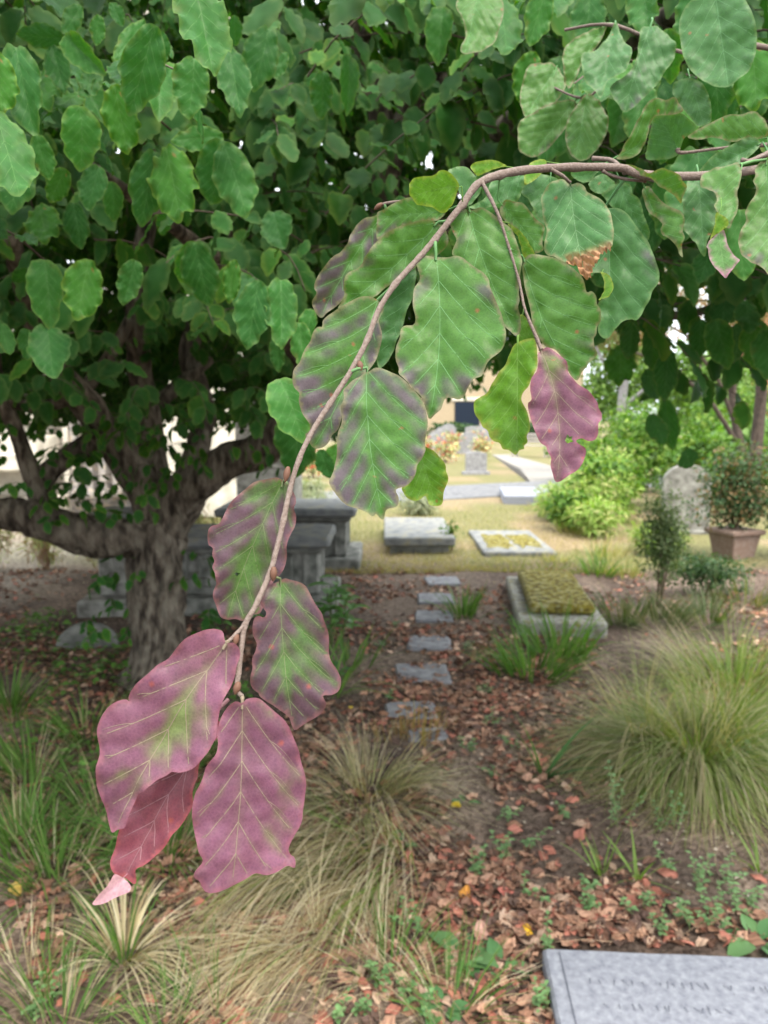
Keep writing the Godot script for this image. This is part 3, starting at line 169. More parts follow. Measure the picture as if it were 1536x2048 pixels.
	[Vector3(0.7659, 1.86, -2.156), Vector3(-0.9078, 0.0845, -0.4108), Vector3(-0.2072, -0.942, 0.264), 0.088, 0.60],
	[Vector3(0.7912, 1.724, -1.635), Vector3(-0.6863, -0.2757, -0.673), Vector3(-0.0755, -0.8933, 0.443), 0.117, 0.60],
]
var rng := RandomNumberGenerator.new()
var noise := FastNoiseLite.new()
var fine := FastNoiseLite.new()
var M := {}
var T := {}
var names := {}

class Shape:
	var v := PackedVector3Array()
	var c := PackedColorArray()
	var u := PackedVector2Array()
	var i := PackedInt32Array()
	func put(p: Vector3, col: Color, uv := Vector2.ZERO) -> int:
		v.append(p); c.append(col); u.append(uv)
		return v.size() - 1
	func tri(a: int, b: int, d: int) -> void:
		i.append(a); i.append(b); i.append(d)
	func tri_out(a: Vector3, b: Vector3, d: Vector3, center: Vector3, col: Color) -> void:
		var n := (d - a).cross(b - a)
		var k := v.size()
		v.append(a); v.append(b); v.append(d)
		for q in 3:
			c.append(col); u.append(Vector2.ZERO)
		if n.dot((a + b + d) / 3.0 - center) < 0.0:
			tri(k, k + 2, k + 1)
		else:
			tri(k, k + 1, k + 2)
	func tube(pts: Array, radii: Array, sides: int, col: Color, lump := 0.0, nz: FastNoiseLite = null) -> void:
		var first := v.size()
		var ref := Vector3(0.31, 0.17, 0.93).normalized()
		var n := pts.size()
		for j in n:
			var t: Vector3 = (pts[mini(j + 1, n - 1)] - pts[maxi(j - 1, 0)]).normalized()
			var n1 := (ref - t * ref.dot(t)).normalized()
			ref = n1
			var n2 := t.cross(n1)
			for k in sides:
				var a := TAU * k / sides
				var r: float = radii[j]
				var dir := n1 * cos(a) + n2 * sin(a)
				if lump > 0.0:
					var q: Vector3 = pts[j] + dir * r
					r *= 1.0 + lump * nz.get_noise_3d(q.x, q.y * 0.45, q.z)
				put(pts[j] + dir * r, col, Vector2(float(k) / sides, j))
		for j in n - 1:
			for k in sides:
				var a := first + j * sides + k
				var b := first + j * sides + (k + 1) % sides
				tri(a, a + sides, b)
				tri(b, a + sides, b + sides)
		var e := put(pts[n - 1] + (pts[n - 1] - pts[n - 2]).normalized() * radii[n - 1] * 0.5, col)
		var s := put(pts[0], col)
		for k in sides:
			tri(first + (n - 1) * sides + k, e, first + (n - 1) * sides + (k + 1) % sides)
			tri(first + k, first + (k + 1) % sides, s)
	func ribbon(pts: Array, widths: Array, side: Vector3, a: Color, b: Color, fold := 0.0) -> void:
		var first := v.size()
		var n := pts.size()
		for j in n:
			var col := a.lerp(b, float(j) / (n - 1))
			var w: float = widths[j]
			put(pts[j] - side * w, col)
			if fold != 0.0:
				put(pts[j] + Vector3(0, -fold * w, 0), col)
			put(pts[j] + side * w, col)
		var m := 3 if fold != 0.0 else 2
		for j in n - 1:
			for k in m - 1:
				var q := first + j * m + k
				tri(q, q + 1, q + m)
				tri(q + 1, q + m + 1, q + m)
	func loft(loops: Array, center: Vector3, col: Color) -> void:
		for j in loops.size() - 1:
			var p: PackedVector3Array = loops[j]
			var q: PackedVector3Array = loops[j + 1]
			for k in p.size():
				var k2 := (k + 1) % p.size()
				tri_out(p[k], p[k2], q[k], center, col)
				tri_out(p[k2], q[k2], q[k], center, col)
		for l in [loops[0], loops[loops.size() - 1]]:
			var m := Vector3.ZERO
			for p in l:
				m += p
			m /= l.size()
			for k in l.size():
				tri_out(l[k], l[(k + 1) % l.size()], m, center, col)

func commit(s: Shape, m: Material, flat := false, mesh: ArrayMesh = null) -> ArrayMesh:
	if mesh == null:
		mesh = ArrayMesh.new()
	var v := s.v
	var c := s.c
	var u := s.u
	var ix := s.i
	var n := PackedVector3Array()
	if flat:
		v = PackedVector3Array(); c = PackedColorArray(); u = PackedVector2Array()
		v.resize(ix.size()); c.resize(ix.size()); u.resize(ix.size())
		for k in ix.size():
			v[k] = s.v[ix[k]]; c[k] = s.c[ix[k]]; u[k] = s.u[ix[k]]
			ix[k] = k
	n.resize(v.size())
	for k in range(0, ix.size(), 3):
		var a := v[ix[k]]
		var d := (v[ix[k + 2]] - a).cross(v[ix[k + 1]] - a)
		n[ix[k]] += d; n[ix[k + 1]] += d; n[ix[k + 2]] += d
	for k in n.size():
		n[k] = n[k].normalized() if n[k].length_squared() > 1e-24 else Vector3.UP
	var arr := []
	arr.resize(Mesh.ARRAY_MAX)
	arr[Mesh.ARRAY_VERTEX] = v; arr[Mesh.ARRAY_NORMAL] = n; arr[Mesh.ARRAY_COLOR] = c; arr[Mesh.ARRAY_TEX_UV] = u; arr[Mesh.ARRAY_INDEX] = ix
	mesh.add_surface_from_arrays(Mesh.PRIMITIVE_TRIANGLES, arr)
	mesh.surface_set_material(mesh.get_surface_count() - 1, m)
	return mesh

func numbered(called: String) -> String:
	var k: int = names.get(called, 0)
	names[called] = k + 1
	return called if k == 0 else "%s_%03d" % [called, k]

func thing(called: String, label: String, category: String, at := Vector3.ZERO, turn := 0.0, group := "") -> Node3D:
	var o := Node3D.new()
	o.name = numbered(called)
	add_child(o)
	o.position = at
	o.rotation.y = turn
	meta(o, label, category, group)
	return o

func meta(o: Node3D, label: String, category := "", group := "", kind := "") -> void:
	if label: o.set_meta("label", label)
	if category: o.set_meta("category", category)
	if group: o.set_meta("group", group)
	if kind: o.set_meta("kind", kind)

func part(called: String, mesh: Mesh, parent: Node3D = null, at := Vector3.ZERO) -> MeshInstance3D:
	var o := MeshInstance3D.new()
	o.mesh = mesh
	o.position = at
	if parent:
		o.name = called
		parent.add_child(o, true)
	else:
		o.name = numbered(called)
		add_child(o)
	return o

func scatter(called: String, mesh: Mesh, places: Array, tints: Array, parent: Node3D = null) -> MultiMeshInstance3D:
	var mm := MultiMesh.new()
	mm.transform_format = MultiMesh.TRANSFORM_3D
	mm.use_colors = true
	mm.mesh = mesh
	mm.instance_count = places.size()
	for k in places.size():
		mm.set_instance_transform(k, places[k])
		mm.set_instance_color(k, tints[k])
	var o := MultiMeshInstance3D.new()
	o.multimesh = mm
	if parent:
		o.name = called
		parent.add_child(o, true)
	else:
		o.name = numbered(called)
		add_child(o)
	o.set_meta("kind", "stuff")
	return o

# ---------------------------------------------------------------- materials
func tex(key: String, freq: float, cols: Array, octaves := 4, kind := FastNoiseLite.TYPE_SIMPLEX_SMOOTH, size := 512, contrast := 1.0) -> NoiseTexture2D:
	if T.has(key):
		return T[key]
	var f := FastNoiseLite.new()
	f.noise_type = kind
	f.seed = hash(key) % 1000
	f.frequency = freq
	f.fractal_octaves = octaves
	if kind == FastNoiseLite.TYPE_CELLULAR:
		f.cellular_return_type = FastNoiseLite.RETURN_DISTANCE2_SUB
	var t := NoiseTexture2D.new()
	t.width = size; t.height = size
	t.seamless = true
	t.noise = f
	var g := Gradient.new()
	var offs := PackedFloat32Array()
	var list := PackedColorArray()
	for k in cols.size():
		offs.append(clampf(0.5 + (float(k) / (cols.size() - 1) - 0.5) / contrast, 0, 1))
		list.append((cols[k] as Color).linear_to_srgb())
	g.offsets = offs; g.colors = list
	t.color_ramp = g
	T[key] = t
	return t

func mat(key: String, col: Color, rough := 0.8, spec := 0.25) -> StandardMaterial3D:
	if M.has(key):
		return M[key]
	var m := StandardMaterial3D.new()
	m.resource_name = key
	m.albedo_color = col.linear_to_srgb()
	m.roughness = rough
	m.metallic_specular = spec
	m.vertex_color_use_as_albedo = true
	m.cull_mode = BaseMaterial3D.CULL_DISABLED
	M[key] = m
	return m

func grained(key: String, cols: Array, scale: float, freq: float, rough: float, relief: float, contrast := 1.4, kind := FastNoiseLite.TYPE_SIMPLEX_SMOOTH, octaves := 5, stretch := Vector3.ONE) -> StandardMaterial3D:
	if M.has(key):
		return M[key]
	var m := mat(key, Color.WHITE, rough)
	m.albedo_texture = tex(key + "_colour", freq, cols, octaves, kind, 512, contrast)
	m.uv1_triplanar = true
	m.uv1_world_triplanar = true
	m.uv1_scale = stretch * scale
	if relief > 0.0:
		m.heightmap_enabled = true
		m.heightmap_scale = relief
		m.heightmap_texture = tex(key + "_height", freq * 1.7, [Color.BLACK, Color.WHITE], 5, kind)
	return m

func leafy(key: String, col: Color, rough := 0.5, glow := Color(0.85, 0.92, 0.35), bump := true) -> StandardMaterial3D:
	var m := mat(key, col, rough, 0.26)
	m.backlight_enabled = true
	m.backlight = glow
	if bump:
		m.heightmap_enabled = true
		m.heightmap_scale = 0.009
		m.heightmap_texture = tex("leaf_net", 0.045, [Color.BLACK, Color.WHITE], 2, FastNoiseLite.TYPE_CELLULAR)
		m.albedo_texture = tex("leaf_cells", 0.045, [Color(1.0, 1.0, 0.97), Color(0.84, 0.83, 0.84), Color(0.78, 0.77, 0.78)], 2, FastNoiseLite.TYPE_CELLULAR)
		m.uv1_scale = Vector3(22, 22, 1)
	return m

func grey(a: float) -> Color:
	return Color(a, a, a)

# ---------------------------------------------------------------- leaves
const LEAF_TONES = [
	# blade, turned, margin, vein
	[Color(0.060, 0.150, 0.028), Color(0.090, 0.070, 0.086), Color(0.17, 0.16, 0.09), Color(0.115, 0.25, 0.095)],
	[Color(0.130, 0.180, 0.060), Color(0.152, 0.063, 0.103), Color(0.21, 0.08, 0.11), Color(0.20, 0.17, 0.11)],
	[Color(0.065, 0.130, 0.034), Color(0.086, 0.050, 0.068), Color(0.17, 0.075, 0.085), Color(0.13, 0.17, 0.075)],
	[Color(0.12, 0.07, 0.05), Color(0.165, 0.045, 0.066), Color(0.28, 0.07, 0.08), Color(0.24, 0.14, 0.15)],
	[Color(0.43, 0.26, 0.31), Color(0.43, 0.26, 0.31), Color(0.45, 0.25, 0.30), Color(0.28, 0.14, 0.17)],
	[Color(0.090, 0.215, 0.020), Color(0.20, 0.17, 0.04), Color(0.22, 0.27, 0.05), Color(0.17, 0.30, 0.08)],
	[Color(0.048, 0.132, 0.040), Color(0.11, 0.09, 0.11), Color(0.11, 0.19, 0.07), Color(0.105, 0.23, 0.095)],
	[Color(0.062, 0.165, 0.055), Color(0.15, 0.12, 0.10), Color(0.20, 0.20, 0.10), Color(0.18, 0.30, 0.15)],
	[Color(0.090, 0.200, 0.060), Color(0.40, 0.19, 0.29), Color(0.38, 0.18, 0.27), Color(0.18, 0.31, 0.12)],
	[Color(0.046, 0.165, 0.030), Color(0.20, 0.19, 0.06), Color(0.16, 0.27, 0.07), Color(0.15, 0.32, 0.10)],
]

func smooth_loop(flat: Array, count: int) -> PackedVector2Array:
	# closed Catmull-Rom through the outline (millimetres), resampled evenly, in metres
	var p := PackedVector2Array()
	for k in range(0, flat.size(), 2):
		p.append(Vector2(flat[k], flat[k + 1]) * 0.001)
	var d := PackedVector2Array()
	for k in p.size():
		var a := p[(k - 1 + p.size()) % p.size()]
		var b := p[k]
		var e := p[(k + 1) % p.size()]
		var f := p[(k + 2) % p.size()]
		for q in 5:
			d.append(b.cubic_interpolate(e, a, f, q / 5.0))
	var total := 0.0
	for k in d.size():
		total += d[k].distance_to(d[(k + 1) % d.size()])
	var out := PackedVector2Array()
	var step := total / count
	var along := 0.0
	var next := 0.0
	for k in d.size():
		var a := d[k]
		var b := d[(k + 1) % d.size()]
		var l := a.distance_to(b)
		while next < along + l and out.size() < count:
			out.append(a.lerp(b, (next - along) / maxf(l, 1e-9)))
			next += step
		along += l
	return out

func leaf_height(x: float, y: float, o: Dictionary) -> float:
	var ln: float = o.len
	var t := clampf(y / ln, 0, 1)
	var xx: float = x - o.bend * ln * 4.0 * t * (1.0 - t)
	var q := absf(xx)
	var sp := ln * 0.16
	var s := y - q * 1.55 + q * q * 0.9 / ln
	var quilt := pow(absf(sin(PI * s / sp)), 0.75) * smoothstep(0.0, 0.10 * ln, q)
	var z: float = 0.0052 * ln * quilt * o.quilt - 0.009 * ln * exp(-q * q / (0.0011 * ln * ln))
	z += o.cup * q * q / ln + o.fold * q - o.droop * y * y / ln
	z += 0.045 * ln * noise.get_noise_2d((x + o.seed) * 420.0 * 0.1 / ln, y * 420.0 * 0.1 / ln)
	return z

func vein_paths(o: Dictionary) -> Array:
	var ln: float = o.len
	var paths := []
	var mid := []
	for j in 41:
		mid.append(Vector2(0, ln * j / 40.0))
	paths.append([mid, 0.0048 * ln])
	for k in 6:
		for sgn in [-1.0, 1.0]:
			var run := []
			var s0: float = ln * 0.16 * k
			for j in 34:
				var q := 0.019 * ln * j
				run.append(Vector2(q * sgn, s0 + q * 1.55 - q * q * 0.9 / ln))
			paths.append([run, 0.0026 * ln])
			if o.step < 0.0035 and k < 5:
				for b in [8, 14, 20]:
					var sub := []
					var st: Vector2 = run[b]
					for j in 10:
						sub.append(st + Vector2(sgn * 0.017 * ln * j, 0.009 * ln * j + 0.0009 * ln * j * j))
					paths.append([sub, 0.0014 * ln])
	for path in paths:
		for j in path[0].size():
			var t := clampf(path[0][j].y / ln, 0, 1)
			path[0][j].x += o.bend * ln * 4.0 * t * (1.0 - t)
	return paths

func leaf_mesh(outline: PackedVector2Array, o: Dictionary, blade: Material, veins: Material) -> ArrayMesh:
	var ln: float = o.len
	var step: float = o.step
	var pts := PackedVector2Array(outline)
	var edge := outline.size()
	var lo := Vector2(9, 9)
	var hi := Vector2(-9, -9)
	for p in outline:
		lo = lo.min(p); hi = hi.max(p)
	var row := 0
	var paths := vein_paths(o) if veins else []
	var used := {}
	for path in paths:
		var last := Vector2(9, 9)
		for p: Vector2 in path[0]:
			var cell := Vector2i((p / (step * 0.55)).floor())
			if p.distance_to(last) < step * 0.6 or used.has(cell) or not Geometry2D.is_point_in_polygon(p, outline):
				continue
			var near := 9.0
			for e in range(0, edge, 2):
				near = minf(near, p.distance_squared_to(outline[e]))
			if near < step * step * 0.3:
				continue
			used[cell] = true
			last = p
			pts.append(p)
	var y := lo.y + step * 0.6
	while y < hi.y:
		var x := lo.x + (step * 0.5 if row % 2 else 0.0)
		while x < hi.x:
			var p := Vector2(x, y) + Vector2(rng.randf() - 0.5, rng.randf() - 0.5) * step * 0.2
			var cell := Vector2i((p / (step * 0.55)).floor())
			if not used.has(cell) and Geometry2D.is_point_in_polygon(p, outline):
				var near := 9.0
				for e in range(0, edge, 2):
					near = minf(near, p.distance_squared_to(outline[e]))
				if near > step * step * 0.3:
					pts.append(p)
			x += step
		y += step * 0.87
		row += 1
	var tone: Array = LEAF_TONES[o.tone]
	var s := Shape.new()
	for k in pts.size():
		var p := pts[k]
		var z := leaf_height(p.x, p.y, o)
		var near := 0.0
		var wave := 0.0
		if k >= edge:
			near = 9.0
			var at := 0
			for e in edge:
				var d := p.distance_squared_to(outline[e])
				if d < near:
					near = d; at = e
			near = sqrt(near)
			wave = float(at) / edge
		else:
			wave = float(k) / edge
		var rim := clampf(1.0 - near / (0.17 * ln), 0, 1)
		z += o.wave * ln * rim * rim * (sin(wave * TAU * 9.0 + o.seed) + 0.6 * sin(wave * TAU * 17.0 + o.seed * 2.0))
		# colour: pigment patches between the veins
		var t := clampf(p.y / ln, 0, 1)
		var q: float = absf(p.x - o.bend * ln * 4.0 * t * (1.0 - t))
		var sv := p.y - q * 1.55 + q * q * 0.9 / ln
		var sp := ln * 0.16
		var vein := maxf(exp(-pow((sv / sp - roundf(sv / sp)) * 5.5, 2)) * 0.75, exp(-q * q / (0.0009 * ln * ln)))
		var patch: float = o.purple + 0.62 * noise.get_noise_2d((p.x + o.seed) * 300.0, p.y * 300.0) + 0.10 * noise.get_noise_2d(p.x * 1700.0, (p.y + o.seed) * 1700.0) - o.keep * vein + 0.30 * rim - 0.30 * exp(-pow(p.y / (0.16 * ln), 2))
		if o.tone == 8:
			patch = smoothstep(0.72, 1.0, p.y / ln + 0.12 * noise.get_noise_2d(p.x * 2500.0, p.y * 2500.0))
		var turned := smoothstep(0.25, 0.85, patch)
		var col: Color = (tone[0] as Color).lerp(tone[1], turned)
		col = col * (1.0 + 0.4 * turned * noise.get_noise_2d((p.x - o.seed) * 300.0, p.y * 300.0))
		col = col.lerp(tone[3], 0.16 * vein)
		if near < 0.0016:
			col = col.lerp(tone[2], 0.75)
		col = col * (1.0 + 0.22 * fine.get_noise_2d(p.x * 9000.0, p.y * 9000.0))
		var spot := fine.get_noise_2d((p.x + o.seed * 0.3) * 2600.0, p.y * 2600.0)
		if spot > 0.66 and o.tone != 4:
			col = col.lerp(Color(0.30, 0.07, 0.05), 0.7)
		if o.tone == 7 and near < 0.022 and p.y > ln * 0.68 and p.x < 0.012 and p.x > -0.022:
			var scorch := smoothstep(0.68, 0.80, p.y / ln)
			col = col.lerp(Color(0.42, 0.22, 0.12), scorch)
			z += scorch * 0.0035 * sin(p.x * 1900.0 + p.y * 700.0)
		col.a = 1.0
		s.put(Vector3(p.x, p.y, z), col, p)
	var tris := Geometry2D.triangulate_delaunay(pts)
	for k in range(0, tris.size(), 3):
		var m := (pts[tris[k]] + pts[tris[k + 1]] + pts[tris[k + 2]]) / 3.0
		if not Geometry2D.is_point_in_polygon(m, outline):
			continue
		if o.has("hole") and m.distance_to(o.hole) < o.hole_size:
			continue
		var a := pts[tris[k]]
		var cw := (pts[tris[k + 2]] - a).cross(pts[tris[k + 1]] - a) > 0.0
		if cw:
			s.tri(tris[k], tris[k + 1], tris[k + 2])
		else:
			s.tri(tris[k], tris[k + 2], tris[k + 1])
	var mesh := commit(s, blade)
	if veins == null:
		return mesh
	var w := Shape.new()
	var vc: Color = (tone[3] as Color).lerp((tone[0] as Color).lerp(tone[1], o.purple), 0.3)
	for path in paths:
		var line: Array = path[0]
		var line3 := []
		var wid := []
		for j in line.size():
			var p: Vector2 = line[j]
			if not Geometry2D.is_point_in_polygon(p, outline):
				if line3.size() > 1:
					break
				continue
			if o.has("hole") and p.distance_to(o.hole) < o.hole_size:
				break
			var near := 9.0
			var at := 0
			for e in edge:
				var dd := p.distance_squared_to(outline[e])
				if dd < near:
					near = dd; at = e
			near = sqrt(near)
			var wave := float(at) / edge
			if near < 0.022 * ln and line3.size() > 1:
				break
			# follow the blade as it was meshed, so the vein stays just proud of it
			var rim := clampf(1.0 - near / (0.17 * ln), 0, 1)
			var lift_z: float = leaf_height(p.x, p.y, o) + 0.0026 * ln + o.wave * ln * rim * rim * (sin(wave * TAU * 9.0 + o.seed) + 0.6 * sin(wave * TAU * 17.0 + o.seed * 2.0))
			line3.append(Vector3(p.x, p.y, lift_z))
			wid.append(path[1] * (1.0 - 0.75 * float(j) / line.size()))
		if line3.size() < 3:
			continue
		var first := w.v.size()
		for j in line3.size():
			var d: Vector3 = (line3[mini(j + 1, line3.size() - 1)] - line3[maxi(j - 1, 0)]).normalized()
			var side := Vector3(0, 0, 1).cross(d).normalized()
			var drop := Vector3(0, 0, wid[j] * 1.1)
			w.put(line3[j] - side * wid[j] - drop, vc)
			w.put(line3[j], vc)
			w.put(line3[j] + side * wid[j] - drop, vc)
		for j in line3.size() - 1:
			for k in 2:
				var a := first + j * 3 + k
				w.tri(a, a + 3, a + 1)
				w.tri(a + 1, a + 3, a + 4)
	if o.has("petiole"):
		var e: Vector3 = o.petiole
		var r := 0.0011 * ln / 0.1
		var z0 := leaf_height(0, 0, o)
		w.tube([Vector3(0, 0.004, z0), Vector3(0, -0.001, z0), e * 0.5 + Vector3(0, 0, 0.0015), e], [r * 0.7, r * 0.9, r, r * 1.2], 6, vc)
	if w.i.size():
		commit(w, veins, false, mesh)
	return mesh

func wild_outline(ln: float, wide: float, k: int, count: int) -> PackedVector2Array:
	var half := []
	var r := RandomNumberGenerator.new()
	r.seed = 900 + k
	var ph := r.randf() * 6.0
	for side in [1.0, -1.0]:
		var n := 17
		for j in n:
			var t := float(j) / (n - 1) if side > 0 else 1.0 - float(j) / (n - 1)
			var w := pow(sin(PI * pow(clampf(t * 0.985 + 0.012, 0, 1), 0.88)), 0.72) * wide * 0.5
			w *= 1.0 + 0.11 * sin(t * (22.0 + 2.0 * (k % 4)) + ph + side) * smoothstep(0.3, 0.7, t) + 0.06 * sin(t * 9.0 + ph * side)
			var back := -0.035 * ln * exp(-pow((t - 0.07) * 14.0, 2))
			half.append((w * side) * 1000.0); half.append((t * ln + back) * 1000.0)
	return smooth_loop(half, count)

func aim(at: Vector3, along: Vector3, face: Vector3, size: float, wide := 1.0) -> Transform3D:
	var y := along.normalized()
	var z := (face - y * face.dot(y)).normalized()
	return Transform3D(Basis(y.cross(z) * size * wide, y * size, z * size), at)

func ground_y(x: float, z: float) -> float:
	var near := clampf(1.0 - (Vector2(x, z).length() - 9.0) / 8.0, 0, 1)
	return near * (0.035 * noise.get_noise_2d(x * 9.0, z * 9.0) + 0.012 * noise.get_noise_2d(x * 45.0, z * 45.0))

func on_ground(p: Vector3) -> Vector3:
	return Vector3(p.x, ground_y(p.x, p.z), p.z)

# ---------------------------------------------------------------- masonry
func rect_loop(sx: float, sz: float, y: float, corner: float, seg: int, jitter: float, sd: float) -> PackedVector3Array:
	var cn := [Vector2(-sx, -sz), Vector2(sx, -sz), Vector2(sx, sz), Vector2(-sx, sz)]
	var out := PackedVector3Array()
	for k in 4:
		var a: Vector2 = cn[k]
		var b: Vector2 = cn[(k + 1) % 4]
		var d := (b - a).normalized()
		for j in seg + 1:
			var p := (a + d * corner).lerp(b - d * corner, float(j) / seg)
			var q := fine.get_noise_3d(p.x * 60.0 + sd, y * 60.0, p.y * 60.0) * jitter
			p += p.normalized() * q
			out.append(Vector3(p.x, y + 0.4 * q, p.y))
	return out

func block(size: Vector3, bevel := 0.01, jitter := 0.003, seg := 6) -> Shape:
	# a dressed stone standing on y = 0, with worn, chamfered arrises
	var s := Shape.new()
	var x := size.x / 2
	var z := size.z / 2
	var sd := size.x * 31.0 + size.z * 17.0
	s.loft([rect_loop(x - bevel, z - bevel, 0, bevel, seg, jitter, sd), rect_loop(x, z, bevel, bevel, seg, jitter, sd), rect_loop(x, z, size.y - bevel, bevel, seg, jitter, sd + 3.0), rect_loop(x - bevel, z - bevel, size.y, bevel, seg, jitter, sd + 3.0)], Vector3(0, size.y / 2, 0), Color.WHITE)
	return s

func slab_of(outline: Array, depth: float, bevel: float) -> Shape:
	# an upright slab with the given front outline (x, y), front face at +z
	var s := Shape.new()
	var m := Vector2.ZERO
	for p in outline:
		m += p
	m /= outline.size()
	var loops := []
	for l in [[-depth / 2, bevel], [-depth / 2 + bevel, 0.0], [depth / 2 - bevel, 0.0], [depth / 2, bevel]]:
		var loop := PackedVector3Array()
		for p in outline:
			var q: Vector2 = p - (p - m).normalized() * l[1]
			loop.append(Vector3(q.x, q.y, l[0]))
		loops.append(loop)
	s.loft(loops, Vector3(m.x, m.y, 0), Color.WHITE)
	return s

func headstone(label: String, at: Vector3, w: float, h: float, style: int, turn: float, m: Material, group := "headstones along the far path") -> Node3D:
	var t := thing("headstone", label, "headstone", at, turn, group)
	var o := [Vector2(-w / 2, -0.1), Vector2(w / 2, -0.1)]
	if style == 0:      # round head on shoulders
		o.append(Vector2(w / 2, h * 0.80))
		o.append(Vector2(w * 0.42, h * 0.83))
		for k in 13:
			var a := PI * k / 12.0
			o.append(Vector2(cos(a) * w * 0.42, h * 0.83 + sin(a) * h * 0.17))
		o.append(Vector2(-w * 0.42, h * 0.83))
		o.append(Vector2(-w / 2, h * 0.80))
	elif style == 1:    # low segmental head
		for k in 11:
			var a := lerpf(0.0, 1.0, k / 10.0)
			o.append(Vector2(w / 2 - w * a, h * 0.9 + h * 0.1 * sin(PI * a)))
	else:               # full round head
		for k in 15:
			var a := PI * k / 14.0
			o.append(Vector2(cos(a) * w / 2, h - w * 0.4 + sin(a) * w * 0.4))
	part("tablet", commit(slab_of(o, 0.09, 0.012), m, true), t)
	part("base_stone", commit(block(Vector3(w * 1.25, 0.16, 0.26), 0.012), m, true), t, Vector3(0, -0.08, 0))
	return t

func chest_tomb(label: String, at: Vector3, size: Vector3, turn: float, m: Material, top: Material) -> Node3D:
	var t := thing("chest_tomb", label, "tomb", at, turn)
	var lid := 0.085
	var foot := 0.13
	part("plinth", commit(block(Vector3(size.x + 0.22, foot + 0.1, size.z + 0.22), 0.015), m, true), t, Vector3(0, -0.1, 0))
	var body := size.y - lid - foot
	part("core", commit(block(Vector3(size.x - 0.12, body, size.z - 0.12), 0.008), m, true), t, Vector3(0, foot + 0.001, 0))
	for sx in [-1, 1]:
		for sz in [-1, 1]:
			part("corner_post", commit(block(Vector3(0.13, body - 0.004, 0.13), 0.016), m, true), t, Vector3(sx * (size.x / 2 - 0.09), foot + 0.002, sz * (size.z / 2 - 0.09)))
	for sx in [-1, 1]:
		part("end_panel", commit(block(Vector3(0.04, body * 0.66, size.z * 0.5), 0.012), m, true), t, Vector3(sx * (size.x / 2 - 0.055), foot + body * 0.17, 0))
	for sz in [-1, 1]:
		part("side_panel", commit(block(Vector3(size.x * 0.62, body * 0.66, 0.04), 0.012), m, true), t, Vector3(0, foot + body * 0.17, sz * (size.z / 2 - 0.055)))
	part("cornice", commit(block(Vector3(size.x + 0.04, 0.05, size.z + 0.04), 0.018), m, true), t, Vector3(0, size.y - lid - 0.046, 0))
	part("lid", commit(block(Vector3(size.x + 0.14, lid, size.z + 0.14), 0.02, 0.006, 12), top, true), t, Vector3(0, size.y - lid + 0.005, 0))
	return t

# ---------------------------------------------------------------- plants
func tussock(s: Shape, at: Vector3, n: int, l0: float, l1: float, width: float, spread: float, droop: float, cols: Array, base: float, lean := Vector3.ZERO, segs := 7) -> void:
	# blades grow in locks that lean and fall together
	var lock := {}
	for k in n:
		if k % clampi(n / 24, 1, 9) == 0:
			var a := rng.randf() * TAU
			lock = {"az": a, "r": sqrt(rng.randf()), "fall": droop * rng.randf_range(0.45, 1.5), "len": rng.randf_range(0.75, 1.12), "tilt": rng.randf_range(0.55, 1.25), "curl": Vector3(rng.randfn(), 0, rng.randfn()) * 0.8, "shade": rng.randf_range(0.72, 1.3), "col": rng.randi() % cols.size(), "lean": lean * rng.randf_range(0.4, 1.5)}
		var az: float = lock.az + rng.randfn() * 0.16
		var r: float = clampf(lock.r + rng.randfn() * 0.1, 0.0, 1.1)
		var out := Vector3(cos(az), 0, sin(az))
		var p := at + out * base * r
		p.y = ground_y(p.x, p.z)
		var tilt: float = deg_to_rad(spread) * (0.25 + 0.75 * r) * lock.tilt * rng.randf_range(0.85, 1.15)
		var d: Vector3 = (Vector3.UP * cos(tilt) + out * sin(tilt) + lock.lean + Vector3(rng.randf() - 0.5, 0, rng.randf() - 0.5) * 0.16).normalized()
		var ln: float = lerpf(l0, l1, rng.randf()) * lock.len
		var seg := ln / segs
		var pts := []
		var wid := []
		var w := width * (0.6 + 0.8 * rng.randf())
		var fall: float = lock.fall * rng.randf_range(0.8, 1.25)
		var curl: Vector3 = lock.curl + Vector3(rng.randfn(), 0, rng.randfn()) * 0.3
		var floor_y := p.y + 0.004 + 0.02 * rng.randf()
		for j in segs + 1:
			pts.append(p)
			wid.append(w * (1.0 - pow(float(j) / segs, 2.2)) * (0.55 if j == 0 else 1.0) + 0.0002)
			p += d * seg
			if p.y < floor_y:
				p.y = floor_y
				d.y = maxf(d.y, 0.0)
			d = (d + (Vector3.DOWN * fall + curl * 0.4) * seg).normalized()
		var side := d.cross(Vector3.UP)
		side = side.normalized() if side.length() > 0.1 else Vector3.RIGHT
		side = side.rotated(Vector3.UP, rng.randf_range(-0.9, 0.9))
		var c: Color = cols[lock.col if rng.randf() < 0.6 else rng.randi() % cols.size()]
		c = c * lock.shade * rng.randf_range(0.85, 1.18)
		var c2: Color = c.lerp(cols[cols.size() - 1], rng.randf() * 0.6)
		c.a = 1.0; c2.a = 1.0
		s.ribbon(pts, wid, side, c, c2, 0.35 if width > 0.003 else 0.0)

func grass_clump(called: String, label: String, category: String, at: Vector3, sets: Array, group := "") -> Node3D:
	var t := thing(called, label, category, Vector3.ZERO, 0.0, group)
	var s := Shape.new()
	for a in sets:
		tussock(s, Vector3(at.x, 0, at.z) + (a.off if a.has("off") else Vector3.ZERO), a.n, a.l[0], a.l[1], a.w, a.spread, a.droop, a.cols, a.base, a.lean if a.has("lean") else Vector3.ZERO, a.segs if a.has("segs") else 7)
	var o := part("blades", commit(s, leafy("grass_blade", Color.WHITE, 0.55, Color(0.7, 0.75, 0.4), false)), t)
	o.set_meta("kind", "stuff")
	return t

